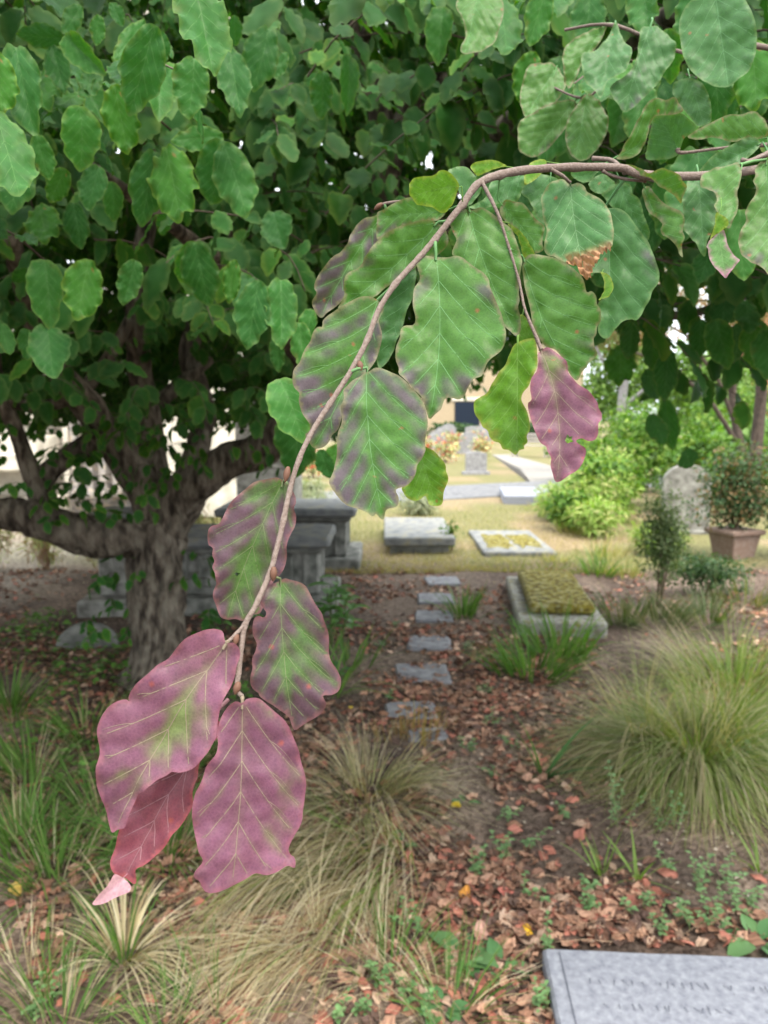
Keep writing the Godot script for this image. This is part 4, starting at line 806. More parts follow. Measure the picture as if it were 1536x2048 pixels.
func small_leaf(ln: float, wide: float, bend: float) -> ArrayMesh:
	var s := Shape.new()
	for j in 5:
		var t := j / 4.0
		var w := wide * 0.5 * sin(PI * pow(clampf(t * 0.96 + 0.02, 0, 1), 0.9))
		var z := -bend * ln * t * t
		s.put(Vector3(-w, t * ln, z + w * 0.35), Color.WHITE)
		s.put(Vector3(0, t * ln, z), Color.WHITE)
		s.put(Vector3(w, t * ln, z + w * 0.35), Color.WHITE)
	for j in 4:
		for k in 2:
			var a := j * 3 + k
			s.tri(a, a + 3, a + 1)
			s.tri(a + 1, a + 3, a + 4)
	return commit(s, leafy("small_leaf", Color.WHITE, 0.45, Color(0.75, 0.85, 0.35), false))

func bush(called: String, label: String, category: String, at: Vector3, r: Vector3, n: int, leaf: Mesh, size: Vector2, cols: Array, stem_col: Color, stems := 7, group := "", lift := 0.0, clumps := 9) -> Node3D:
	var t := thing(called, label, category, at, 0.0, group)
	var w := Shape.new()
	var centers := []
	for k in clumps:
		var a := rng.randf() * TAU
		var e := rng.randf_range(-0.5, 1.0)
		centers.append(Vector3(cos(a) * r.x * 0.62 * rng.randf(), lift + r.y * (1.0 + 0.75 * e), sin(a) * r.z * 0.62 * rng.randf()))
	for k in stems:
		var c: Vector3 = centers[k % centers.size()]
		var b := Vector3(rng.randf() - 0.5, 0, rng.randf() - 0.5) * r.x * 0.25
		var m := b.lerp(c, 0.55) + Vector3(rng.randf() - 0.5, 0.1, rng.randf() - 0.5) * r.x * 0.3
		var th := 0.012 * r.y + 0.004
		w.tube([b - Vector3(0, 0.04, 0), b.lerp(m, 0.5), m, m.lerp(c, 0.6), c], [th, th * 0.9, th * 0.7, th * 0.5, th * 0.25], 6, stem_col)
	part("stem", commit(w, mat("bark_plain", Color.WHITE, 0.85)), t)
	var places := []
	var tints := []
	for k in n:
		var c: Vector3 = centers[rng.randi() % centers.size()]
		var d := Vector3(rng.randfn(), rng.randfn(), rng.randfn()).normalized()
		var p := c + d * Vector3(r.x, r.y, r.z) * 0.55 * pow(rng.randf(), 0.45)
		if p.y < 0.02:
			p.y = 0.02 + rng.randf() * 0.1
		var face := (d + Vector3.UP * 0.9 + Vector3(rng.randfn(), rng.randfn(), rng.randfn()) * 0.5).normalized()
		var along := (d * 0.7 + Vector3(rng.randfn(), rng.randfn() - 0.35, rng.randfn()) * 0.6)
		places.append(aim(p, along, face, lerpf(size.x, size.y, rng.randf())))
		var col: Color = cols[rng.randi() % cols.size()] * rng.randf_range(0.7, 1.3)
		col.a = 1.0
		tints.append(col)
	scatter("foliage", leaf, places, tints, t)
	return t

func tree(called: String, label: String, at: Vector3, stems: Array, crown_at: Vector3, r: Vector3, n: int, leaf: Mesh, size: Vector2, cols: Array, bark: Material, group := "") -> Node3D:
	var t := thing(called, label, "tree", at, 0.0, group)
	for st in stems:
		var w := Shape.new()
		var pts := []
		var rad := []
		for q in st:
			pts.append(Vector3(q[0], q[1], q[2])); rad.append(q[3])
		w.tube(pts, rad, 10, Color.WHITE, 0.25, fine)
		part("trunk" if st == stems[0] else "limb", commit(w, bark), t)
	var places := []
	var tints := []
	var centers := []
	for k in 26:
		var d := Vector3(rng.randfn(), rng.randfn(), rng.randfn()).normalized()
		centers.append(crown_at + d * r * pow(rng.randf(), 0.4))
	for k in n:
		var c: Vector3 = centers[rng.randi() % centers.size()]
		var d := Vector3(rng.randfn(), rng.randfn(), rng.randfn()).normalized()
		var p := c + d * r * 0.34 * pow(rng.randf(), 0.5)
		var face := (d * 0.6 + Vector3.UP + Vector3(rng.randfn(), rng.randfn(), rng.randfn()) * 0.5).normalized()
		places.append(aim(p, Vector3(rng.randfn(), rng.randfn() - 0.8, rng.randfn()), face, lerpf(size.x, size.y, rng.randf())))
		var col: Color = cols[rng.randi() % cols.size()] * rng.randf_range(0.7, 1.3)
		col.a = 1.0
		tints.append(col)
	scatter("crown", leaf, places, tints, t)
	return t

func _ready() -> void:
	rng.seed = 20240917
	noise.seed = 11
	noise.frequency = 0.05
	noise.fractal_octaves = 3
	fine.seed = 5
	fine.frequency = 0.06
	fine.fractal_octaves = 4
	# ------------------------------------------------ camera, sky, light
	var cam := Camera3D.new()
	cam.name = "camera"
	add_child(cam)
	cam.position = Vector3(0, 1.55, 0)
	cam.rotation_degrees = Vector3(-7.2, 0, 0)
	cam.near = 0.05
	cam.far = 400.0
	cam.fov = 67.2
	var lens := CameraAttributesPhysical.new()
	lens.frustum_focal_length = 18.06
	lens.exposure_aperture = 8.0
	lens.frustum_focus_distance = 0.5
	lens.frustum_near = 0.05
	lens.frustum_far = 400.0
	cam.attributes = lens
	cam.fov = 67.2
	var env := Environment.new()
	env.background_mode = Environment.BG_SKY
	var sky := ProceduralSkyMaterial.new()
	# an overcast sky: the zenith about three times as bright as the horizon
	sky.sky_top_color = Color(0.97, 0.99, 1.0)
	sky.sky_horizon_color = Color(0.60, 0.62, 0.64)
	sky.sky_curve = 0.6
	sky.ground_bottom_color = Color(0.28, 0.25, 0.2)
	sky.ground_horizon_color = Color(0.45, 0.44, 0.4)
	sky.sun_angle_max = 1.0
	env.sky = Sky.new()
	env.sky.sky_material = sky
	env.tonemap_mode = Environment.TONE_MAPPER_LINEAR
	env.background_energy_multiplier = 1.35
	env.tonemap_exposure = 4.95
	env.sdfgi_enabled = true
	env.ssao_enabled = true
	env.ssil_enabled = true
	var we := WorldEnvironment.new()
	we.name = "world_environment"
	we.environment = env
	add_child(we)
	var sun := DirectionalLight3D.new()
	sun.name = "sun"
	sun.light_energy = 0.45
	sun.light_angular_distance = 25.0
	sun.light_color = Color(1.0, 0.97, 0.92)
	sun.shadow_enabled = true
	add_child(sun)
	sun.look_at_from_position(Vector3.ZERO, Vector3(-0.35, -1.0, -0.55), Vector3.UP)
	build_setting()
	build_stones()
	build_ironwood()
	build_twigs()
	build_far_plants()
	build_near_plants()
	build_litter()

# ================================================================ setting
func build_setting() -> void:
	var soil := grained("soil", [Color(0.35, 0.33, 0.32), Color(0.60, 0.58, 0.56), Color(0.75, 0.74, 0.73), Color(1.0, 0.96, 0.92)], 1.6, 0.02, 0.95, 1.6, 1.6)
	var xs := []
	var zs := []
	var x := -2.6
	while x < 3.2:
		xs.append(x); x += 0.07
	var st := 0.15
	while x < 170.0:
		xs.append(x); x += st; st *= 1.12
	x = -2.67; st = 0.15
	while x > -170.0:
		xs.push_front(x); x -= st; st *= 1.12
	var z := -1.2
	while z > -9.0:
		zs.append(z); z -= 0.07
	st = 0.15
	while z > -230.0:
		zs.append(z); z -= st; st *= 1.1
	z = -1.1; st = 0.2
	while z < 120.0:
		zs.push_front(z); z += st; st *= 1.2
	var s := Shape.new()
	for a in zs:
		for b in xs:
			var wob: float = noise.get_noise_2d(b * 5.0, a * 5.0)
			var lawn := smoothstep(-7.7, -8.3, a + 0.55 * wob) * (1.0 if b > -4.2 else 0.85)
			var dry := smoothstep(-0.05, 0.35, noise.get_noise_2d(b * 9.0 + 40.0, a * 9.0))
			var lane := smoothstep(0.75, 0.3, absf(b - 0.38)) * smoothstep(-4.0, -5.2, a)
			var earth := Color(0.120, 0.088, 0.072).lerp(Color(0.20, 0.155, 0.125), lane).lerp(Color(0.23, 0.175, 0.140), smoothstep(-0.2, 0.4, noise.get_noise_2d(b * 22.0, a * 22.0 + 9.0)))
			var turf := Color(0.30, 0.235, 0.145).lerp(Color(0.20, 0.195, 0.09), 1.0 - dry)
			var left := smoothstep(-2.6, -3.6, b) * smoothstep(-5.4, -6.4, a)
			var col := earth.lerp(turf, lawn).lerp(Color(0.33, 0.30, 0.26), left * 0.7)
			s.put(Vector3(b, ground_y(b, a), a), col)
	var w := xs.size()
	for j in zs.size() - 1:
		for k in w - 1:
			var q := j * w + k
			s.tri(q, q + w, q + 1)
			s.tri(q + 1, q + w, q + w + 1)
	# rows run away from the eye, so the face order is turned to look up
	for k in range(0, s.i.size(), 3):
		var a := s.v[s.i[k]]
		if (s.v[s.i[k + 2]] - a).cross(s.v[s.i[k + 1]] - a).y < 0:
			var h := s.i[k + 1]
			s.i[k + 1] = s.i[k + 2]; s.i[k + 2] = h
	meta(part("ground", commit(s, soil)), "bare earth under the tree running into dry lawn", "", "", "structure")
	# paved path crossing behind the lawn, laid in separate flags
	var flag := grained("flagstone", [Color(0.085, 0.086, 0.095), Color(0.12, 0.121, 0.128), Color(0.155, 0.154, 0.155)], 0.9, 0.015, 0.85, 0.25)
	var path := Node3D.new()
	path.name = "path"
	add_child(path)
	meta(path, "pale flagstone path crossing behind the lawn", "", "", "structure")
	var from := Vector3(-1.6, 0, -13.0)
	var to := Vector3(8.5, 0, -18.2)
	var along := (to - from).normalized()
	var across := Vector3(-along.z, 0, along.x)
	for k in 15:
		for row in 3:
			var ln := 0.78
			var b := part("paving_slab", commit(block(Vector3(ln - 0.012, 0.08, 0.74), 0.008, 0.002, 2), flag, true), path)
			b.position = from + along * (k * ln + 0.2 * (row % 2)) - across * (row * 0.755) + Vector3(0, -0.055 + 0.006 * rng.randf(), 0)
			b.rotation.y = atan2(-along.z, along.x)
	var gravel := Shape.new()
	var gp := [Vector3(3.2, 0.012, -16.2), Vector3(4.9, 0.012, -17.0), Vector3(5.1, 0.012, -22.0), Vector3(4.9, 0.012, -30.0), Vector3(4.2, 0.012, -30.0), Vector3(3.9, 0.012, -22.0)]
	for p in gp:
		gravel.put(p, Color.WHITE)
	for k in 4:
		gravel.tri(0, k + 2, k + 1)
	meta(part("gravel_path", commit(gravel, grained("gravel", [Color(0.15, 0.14, 0.13), Color(0.235, 0.22, 0.20), Color(0.31, 0.29, 0.265)], 3.0, 0.05, 0.95, 0.8, 1.6))), "gravel walk leading on towards the far headstones", "", "", "structure")
	# stone church on the left
	var ashlar := grained("ashlar", [Color(0.40, 0.37, 0.31), Color(0.52, 0.48, 0.41), Color(0.62, 0.58, 0.50)], 0.5, 0.012, 0.9, 0.3)
	var church := thing("church", "pale stone church wall with stepped plinth and shafted doorway behind the ironwood", "church", Vector3(-4.9, 0, -11.4))
	for j in 3:
		for k in 4:
			var o := part("ashlar_block", commit(block(Vector3(1.78, 1.55, 0.6), 0.008, 0.002, 3), ashlar, true), church)
			o.position = Vector3(-0.95 - k * 1.79 - (0.4 if j % 2 else 0.0), 1.62 + j * 1.56, 0)
	part("wall", commit(block(Vector3(9.0, 8.5, 0.5), 0.01), ashlar, true), church, Vector3(-4.6, 0, -0.4))
	for a in [[1.02, 0.5, 0.30], [0.86, 0.42, 0.16], [0.60, 0.30, 0.22], [0.36, 0.34, 0.34], [0.0, 0.40, 0.4]]:
		part("plinth_course", commit(block(Vector3(7.6, 0.26 if a[0] > 0.0 else 0.40, 0.62 + a[2]), 0.03), ashlar, true), church, Vector3(-3.72 + (0.05 + a[2] * 0.5) - 0.2, a[0] + (0.4 if a[0] > 0.0 else -0.05), 0.22))
	var jamb := grained("jamb_stone", [Color(0.20, 0.19, 0.19), Color(0.30, 0.28, 0.27), Color(0.42, 0.35, 0.27)], 0.8, 0.02, 0.85, 0.3)
	for k in 5:
		var shaft := Shape.new()
		shaft.tube([Vector3.ZERO, Vector3(0, 0.12, 0), Vector3(0, 0.16, 0), Vector3(0, 2.4, 0), Vector3(0, 2.46, 0), Vector3(0, 2.6, 0)], [0.10, 0.10, 0.06, 0.06, 0.09, 0.11], 14, Color.WHITE)
		part("shaft", commit(shaft, jamb), church, Vector3(0.28 + k * 0.17, 0.3, -0.08 - k * 0.1))
	part("door_jamb", commit(block(Vector3(1.1, 3.6, 0.5), 0.02), jamb, true), church, Vector3(0.58, 0, -0.75))
	part("return_wall", commit(block(Vector3(1.6, 8.5, 0.5), 0.02), ashlar, true), church, Vector3(1.95, 0, -0.4))
	# buildings and trees closing the view
	var rubble := grained("far_stone", [Color(0.20, 0.16, 0.11), Color(0.34, 0.27, 0.18), Color(0.45, 0.37, 0.27)], 1.2, 0.03, 0.9, 0.4)
	var house := thing("stone_house", "sandy stone house with a dark blue door behind the far hedge", "house", Vector3(5.5, 0, -53.0))
	var blue := mat("blue_paint", Color(0.012, 0.018, 0.032), 0.4)
	part("wall", commit(block(Vector3(16, 6.5, 0.5), 0.03), rubble, true), house)
	part("door", commit(block(Vector3(1.7, 2.3, 0.12), 0.02), blue, true), house, Vector3(0.15, 0.1, 0.28))
	part("lintel", commit(block(Vector3(2.1, 0.26, 0.16), 0.02), grained("ashlar", [], 1, 1, 1, 0), true), house, Vector3(0.15, 2.46, 0.28))
	for k in [-4, -2, 3, 5]:
		var o := part("window", commit(block(Vector3(0.95, 1.3, 0.1), 0.02), blue, true), house, Vector3(k * 1.1, 3.6, 0.27))
		part("sill", commit(block(Vector3(1.15, 0.12, 0.2), 0.02), M["ashlar"], true), o, Vector3(0, -0.125, 0.05))
	var roof := Shape.new()
	roof.loft([PackedVector3Array([Vector3(-8.3, 6.5, 0.5), Vector3(8.3, 6.5, 0.5), Vector3(8.3, 6.5, -7.5), Vector3(-8.3, 6.5, -7.5)]), PackedVector3Array([Vector3(-8.3, 9.6, -3.4), Vector3(8.3, 9.6, -3.4), Vector3(8.3, 9.6, -3.6), Vector3(-8.3, 9.6, -3.6)])], Vector3(0, 7.3, -3.5), Color.WHITE)
	part("roof", commit(roof, grained("slate", [Color(0.05, 0.055, 0.065), Color(0.1, 0.105, 0.12)], 1.5, 0.03, 0.7, 0.3), true), house)
	var brick := grained("far_brick", [Color(0.22, 0.08, 0.05), Color(0.34, 0.14, 0.09), Color(0.40, 0.20, 0.14)], 1.2, 0.03, 0.9, 0.3)
	var bh := thing("brick_house", "red brick house with a pale band beyond the railings", "house", Vector3(18.6, 0, -34.0), -0.3)
	part("wall", commit(block(Vector3(5.0, 7.5, 5.0), 0.03), brick, true), bh)
	part("stone_band", commit(block(Vector3(5.1, 0.35, 5.1), 0.03), M["ashlar"], true), bh, Vector3(0, 3.2, 0))
	part("roof", commit(block(Vector3(5.5, 0.4, 5.5), 0.05), M["slate"], true), bh, Vector3(0, 7.48, 0))
	for k in 2:
		var o := part("window", commit(block(Vector3(0.9, 1.5, 0.1), 0.02), blue, true), bh, Vector3(-1.2 + k * 2.4, 1.3, 2.49))
		part("sill", commit(block(Vector3(1.1, 0.1, 0.2), 0.02), M["ashlar"], true), o, Vector3(0, -0.1, 0.05))
	# iron railings on the right
	var rail := thing("iron_railing", "dark iron railings at the edge of the churchyard below the brick house", "railing", Vector3(8.3, 0, -13.6), -1.15)
	var iron := mat("iron", Color(0.02, 0.022, 0.026), 0.45)
	for k in 26:
		var w2 := Shape.new()
		w2.tube([Vector3.ZERO, Vector3(0, 1.35, 0), Vector3(0, 1.38, 0), Vector3(0, 1.50, 0)], [0.011, 0.011, 0.02, 0.002], 6, Color.WHITE)
		part("bar", commit(w2, iron), rail, Vector3(k * 0.13, 0, 0))
	for h in [0.18, 1.28]:
		part("rail", commit(block(Vector3(3.5, 0.035, 0.03), 0.004), iron, true), rail, Vector3(1.68, h, 0))

# ================================================================ stones
func build_stones() -> void:
	var stone := grained("tomb_stone", [Color(0.10, 0.097, 0.085), Color(0.165, 0.16, 0.145), Color(0.215, 0.21, 0.19), Color(0.26, 0.26, 0.235)], 0.9, 0.014, 0.9, 0.5, 1.5)
	var dark := grained("dark_tomb_stone", [Color(0.085, 0.088, 0.078), Color(0.155, 0.155, 0.14), Color(0.24, 0.235, 0.215)], 0.9, 0.014, 0.95, 0.6, 1.5)
	var lidm := grained("lid_stone", [Color(0.09, 0.094, 0.096), Color(0.14, 0.145, 0.147), Color(0.18, 0.184, 0.18), Color(0.21, 0.192, 0.135)], 0.8, 0.013, 0.85, 0.35, 1.4)
	var slate := grained("blue_slate", [Color(0.145, 0.152, 0.185), Color(0.185, 0.193, 0.228), Color(0.21, 0.22, 0.255), Color(0.25, 0.26, 0.295)], 3.0, 0.02, 0.62, 0.1, 1.3)
	var step := grained("step_slate", [Color(0.12, 0.12, 0.135), Color(0.175, 0.175, 0.19), Color(0.24, 0.24, 0.25)], 1.5, 0.015, 0.75, 0.3, 1.4)
	var moss := grained("moss", [Color(0.045, 0.036, 0.016), Color(0.115, 0.092, 0.018), Color(0.155, 0.132, 0.022), Color(0.23, 0.22, 0.12)], 1.6, 0.016, 1.0, 1.0, 2.0)
	var lichen := grained("lichened_slab", [Color(0.30, 0.31, 0.32), Color(0.40, 0.41, 0.41), Color(0.36, 0.34, 0.20), Color(0.30, 0.27, 0.07)], 0.7, 0.009, 0.95, 0.4, 2.2)
	chest_tomb("grey chest tomb with a lichened lid between the ironwood trunk and the stepping stones", Vector3(-1.10, 0, -6.28), Vector3(1.22, 0.60, 0.66), 0.0, dark, lidm)
	chest_tomb("longer chest tomb with flared corner posts behind the lichened one", Vector3(-0.98, 0, -8.05), Vector3(1.26, 0.62, 0.86), 0.0, dark, lidm)
	chest_tomb("panelled chest tomb behind the ironwood's left limb", Vector3(-2.02, 0, -6.15), Vector3(0.5, 0.78, 0.5), 0.05, stone, lidm)
	var ped := thing("pedestal_monument", "tall square pedestal monument rising behind the ironwood's right limb", "monument", Vector3(-1.42, 0, -9.6))
	part("shaft", commit(block(Vector3(0.72, 1.62, 0.72), 0.02), stone, true), ped, Vector3(0, 0.2, 0))
	part("plinth", commit(block(Vector3(0.98, 0.3, 0.98), 0.03), stone, true), ped, Vector3(0, -0.08, 0))
	part("cornice", commit(block(Vector3(0.92, 0.14, 0.92), 0.04), stone, true), ped, Vector3(0, 1.81, 0))
	# ledger stones on the lawn
	var l1 := thing("ledger_stone", "pale grey ledger slab raised on a low kerb in the lawn", "tomb", Vector3(0.40, 0, -9.35), 0.0)
	part("slab", commit(block(Vector3(0.80, 0.10, 1.7), 0.015, 0.006, 12), lidm, true), l1, Vector3(0, 0.09, 0))
	part("kerb", commit(block(Vector3(0.66, 0.16, 1.55), 0.01), dark, true), l1, Vector3(0, -0.065, 0))
	var l2 := thing("ledger_stone", "flat ledger slab patched with yellow moss in the lawn", "tomb", Vector3(1.50, 0, -9.15), 0.0)
	part("slab", commit(block(Vector3(0.80, 0.12, 1.6), 0.012, 0.006, 12), lidm, true), l2, Vector3(0, -0.065, 0))
	for k in 2:
		var patch := Shape.new()
		var ring := PackedVector3Array()
		for q in 22:
			var a := TAU * q / 22.0
			var rr := 1.05 + 0.6 * fine.get_noise_2d(cos(a) * 40.0 + k * 90.0, sin(a) * 40.0)
			ring.append(Vector3(signf(cos(a)) * pow(absf(cos(a)), 0.6) * 0.15 * rr, 0, signf(sin(a)) * pow(absf(sin(a)), 0.6) * 0.5 * rr))
		var ring2 := PackedVector3Array()
		for q in ring:
			ring2.append(q * 0.9 + Vector3(0, 0.012, 0))
		patch.loft([ring, ring2], Vector3(0, -0.05, 0), Color.WHITE)
		part("moss_patch", commit(patch, moss), l2, Vector3(-0.16 + k * 0.33, 0.052, 0.05))
	var l3 := thing("ledger_stone", "bare flat slab lying against the paved path", "tomb", Vector3(2.65, 0, -14.15), -0.1)
	part("slab", commit(block(Vector3(0.95, 0.22, 1.7), 0.015), slate, true), l3, Vector3(0, -0.07, 0))
	# mossy raised tomb beside the stepping stones
	var mt := thing("mossy_tomb", "low tomb with a thick moss covered slab beside the stepping stones", "tomb", Vector3(1.33, 0, -6.02), -0.10)
	part("plinth", commit(block(Vector3(0.62, 0.19, 1.52), 0.015, 0.008, 10), grained("mossy_plinth", [Color(0.12, 0.115, 0.08), Color(0.20, 0.195, 0.17), Color(0.28, 0.28, 0.27), Color(0.16, 0.14, 0.04)], 1.3, 0.014, 0.95, 0.6, 1.7), true), mt, Vector3(0, -0.08, 0))
	part("slab", commit(block(Vector3(0.47, 0.075, 1.26), 0.02, 0.012, 18), moss, true), mt, Vector3(0.02, 0.112, -0.05))
	# stepping stones
	var spots := [[Vector3(0.2333, 0, -4.51), 0.33, 0.34], [Vector3(0.3072, 0, -5.106), 0.30, 0.30], [Vector3(0.3842, 0, -5.771), 0.30, 0.30], [Vector3(0.4348, 0, -6.298), 0.31, 0.34], [Vector3(0.5446, 0, -7.033), 0.32, 0.34], [Vector3(0.1416, 0, -3.878), 0.27, 0.24], [Vector3(0.2119, 0, -3.545), 0.20, 0.16]]
	for k in spots.size():
		var o := part("stepping_stone", commit(block(Vector3(spots[k][1], 0.09, spots[k][2]), 0.012, 0.008, 5), step, true))
		o.position = on_ground(spots[k][0]) + Vector3(0, -0.072 if k < 5 else -0.084, 0)
		o.rotation.y = rng.randf_range(-0.1, 0.1)
		meta(o, "square slate stepping stone, the " + ["fifth", "fourth", "third", "second", "first", "sixth", "seventh"][k] + " one from the lawn", "stepping stone", "stepping stones leading to the lawn")
	# inscribed slab at the bottom right, its lettering worn away to ticks
	var ins := thing("inscribed_slab", "blue grey slate slab with a worn inscription lying among brown leaves", "gravestone", Vector3(0.45, 0, -2.02), -0.065)
	part("slab", commit(block(Vector3(0.95, 0.10, 1.9), 0.008, 0.003, 22), slate, true), ins, Vector3(0.475, -0.052, 0.95))
	var letter_strokes := Shape.new()
	var groove_shade := Color(0.085, 0.09, 0.11)  # shade and dirt inside the worn letters, painted as flat dark strokes
	letter_strokes.ribbon([Vector3(0.045, 0.0505, 0.02), Vector3(0.045, 0.0505, 1.8)], [0.0016, 0.0016], Vector3.RIGHT, groove_shade, groove_shade)
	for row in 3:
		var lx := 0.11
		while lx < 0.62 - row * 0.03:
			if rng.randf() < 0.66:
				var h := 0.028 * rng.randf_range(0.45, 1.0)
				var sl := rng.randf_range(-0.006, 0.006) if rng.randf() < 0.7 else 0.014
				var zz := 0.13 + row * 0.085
				letter_strokes.ribbon([Vector3(lx, 0.0505, zz - h / 2), Vector3(lx + sl, 0.0505, zz + h / 2)], [0.0016, 0.0011], Vector3.RIGHT, groove_shade, groove_shade * 1.6)
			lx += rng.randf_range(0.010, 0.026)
	part("inscription", commit(letter_strokes, mat("letter_shade", Color.WHITE, 0.9)), ins)
	# half-buried stone on the left
	var stump := headstone("low mossy headstone sunk almost to its rounded top left of the trunk", Vector3(-2.0, -0.2, -5.05), 0.40, 0.36, 2, 0.1, dark, "")
	stump.set_meta("category", "headstone")
	# headstones further off
	var hs := grained("headstone_stone", [Color(0.16, 0.16, 0.17), Color(0.22, 0.22, 0.23), Color(0.28, 0.28, 0.29)], 0.8, 0.02, 0.9, 0.3)
	headstone("weathered grey headstone with a curved top behind the small conical shrub", Vector3(4.02, -0.05, -10.2), 0.62, 0.95, 2, -0.12, stone, "")
	headstone("pale headstone with a low curved head standing alone beside the gravel walk", Vector3(2.40, 0, -20.1), 0.56, 0.60, 1, 0.1, hs, "")
	for a in [[2.9, -38.0, 0.8, 0.95, 0], [3.5, -42.0, 0.8, 1.05, 0], [4.4, -36.0, 0.75, 0.9, 2], [2.3, -33.0, 0.8, 0.9, 2], [2.0, -29.5, 0.85, 0.85, 2], [3.4, -31.0, 0.8, 0.85, 0], [4.7, -41.0, 0.8, 0.95, 1], [5.6, -44.0, 0.8, 0.95, 1], [1.5, -40.0, 0.8, 0.95, 0], [0.3, -34.0, 0.8, 0.9, 1], [-1.2, -30.0, 0.75, 0.9, 2]]:
		headstone("pale upright headstone in the crowded rows in front of the stone house", Vector3(a[0], 0, a[1]), a[2], a[3], a[4], rng.randf_range(-0.15, 0.15), hs, "headstones in front of the stone house")
	# bench on the gravel walk
	var wood := grained("grey_wood", [Color(0.22, 0.20, 0.18), Color(0.36, 0.33, 0.30)], 1.0, 0.03, 0.85, 0.3)
	var bench := thing("park_bench", "weathered wooden bench beside the gravel walk", "bench", Vector3(5.35, 0, -28.3), -0.5)
	for k in 4:
		part("seat_slat", commit(block(Vector3(1.3, 0.03, 0.09), 0.006), wood, true), bench, Vector3(0, 0.42, -0.16 + k * 0.105))
	for k in 3:
		part("back_slat", commit(block(Vector3(1.3, 0.09, 0.03), 0.006), wood, true), bench, Vector3(0, 0.52 + k * 0.13, -0.24))
	for sx in [-1, 1]:
		part("leg", commit(block(Vector3(0.06, 0.42, 0.06), 0.006), wood, true), bench, Vector3(sx * 0.6, 0, 0.16))
		part("leg", commit(block(Vector3(0.06, 0.9, 0.06), 0.006), wood, true), bench, Vector3(sx * 0.6, 0, -0.285))
		part("arm_rest", commit(block(Vector3(0.07, 0.04, 0.5), 0.006), wood, true), bench, Vector3(sx * 0.6, 0.62, 0.0))

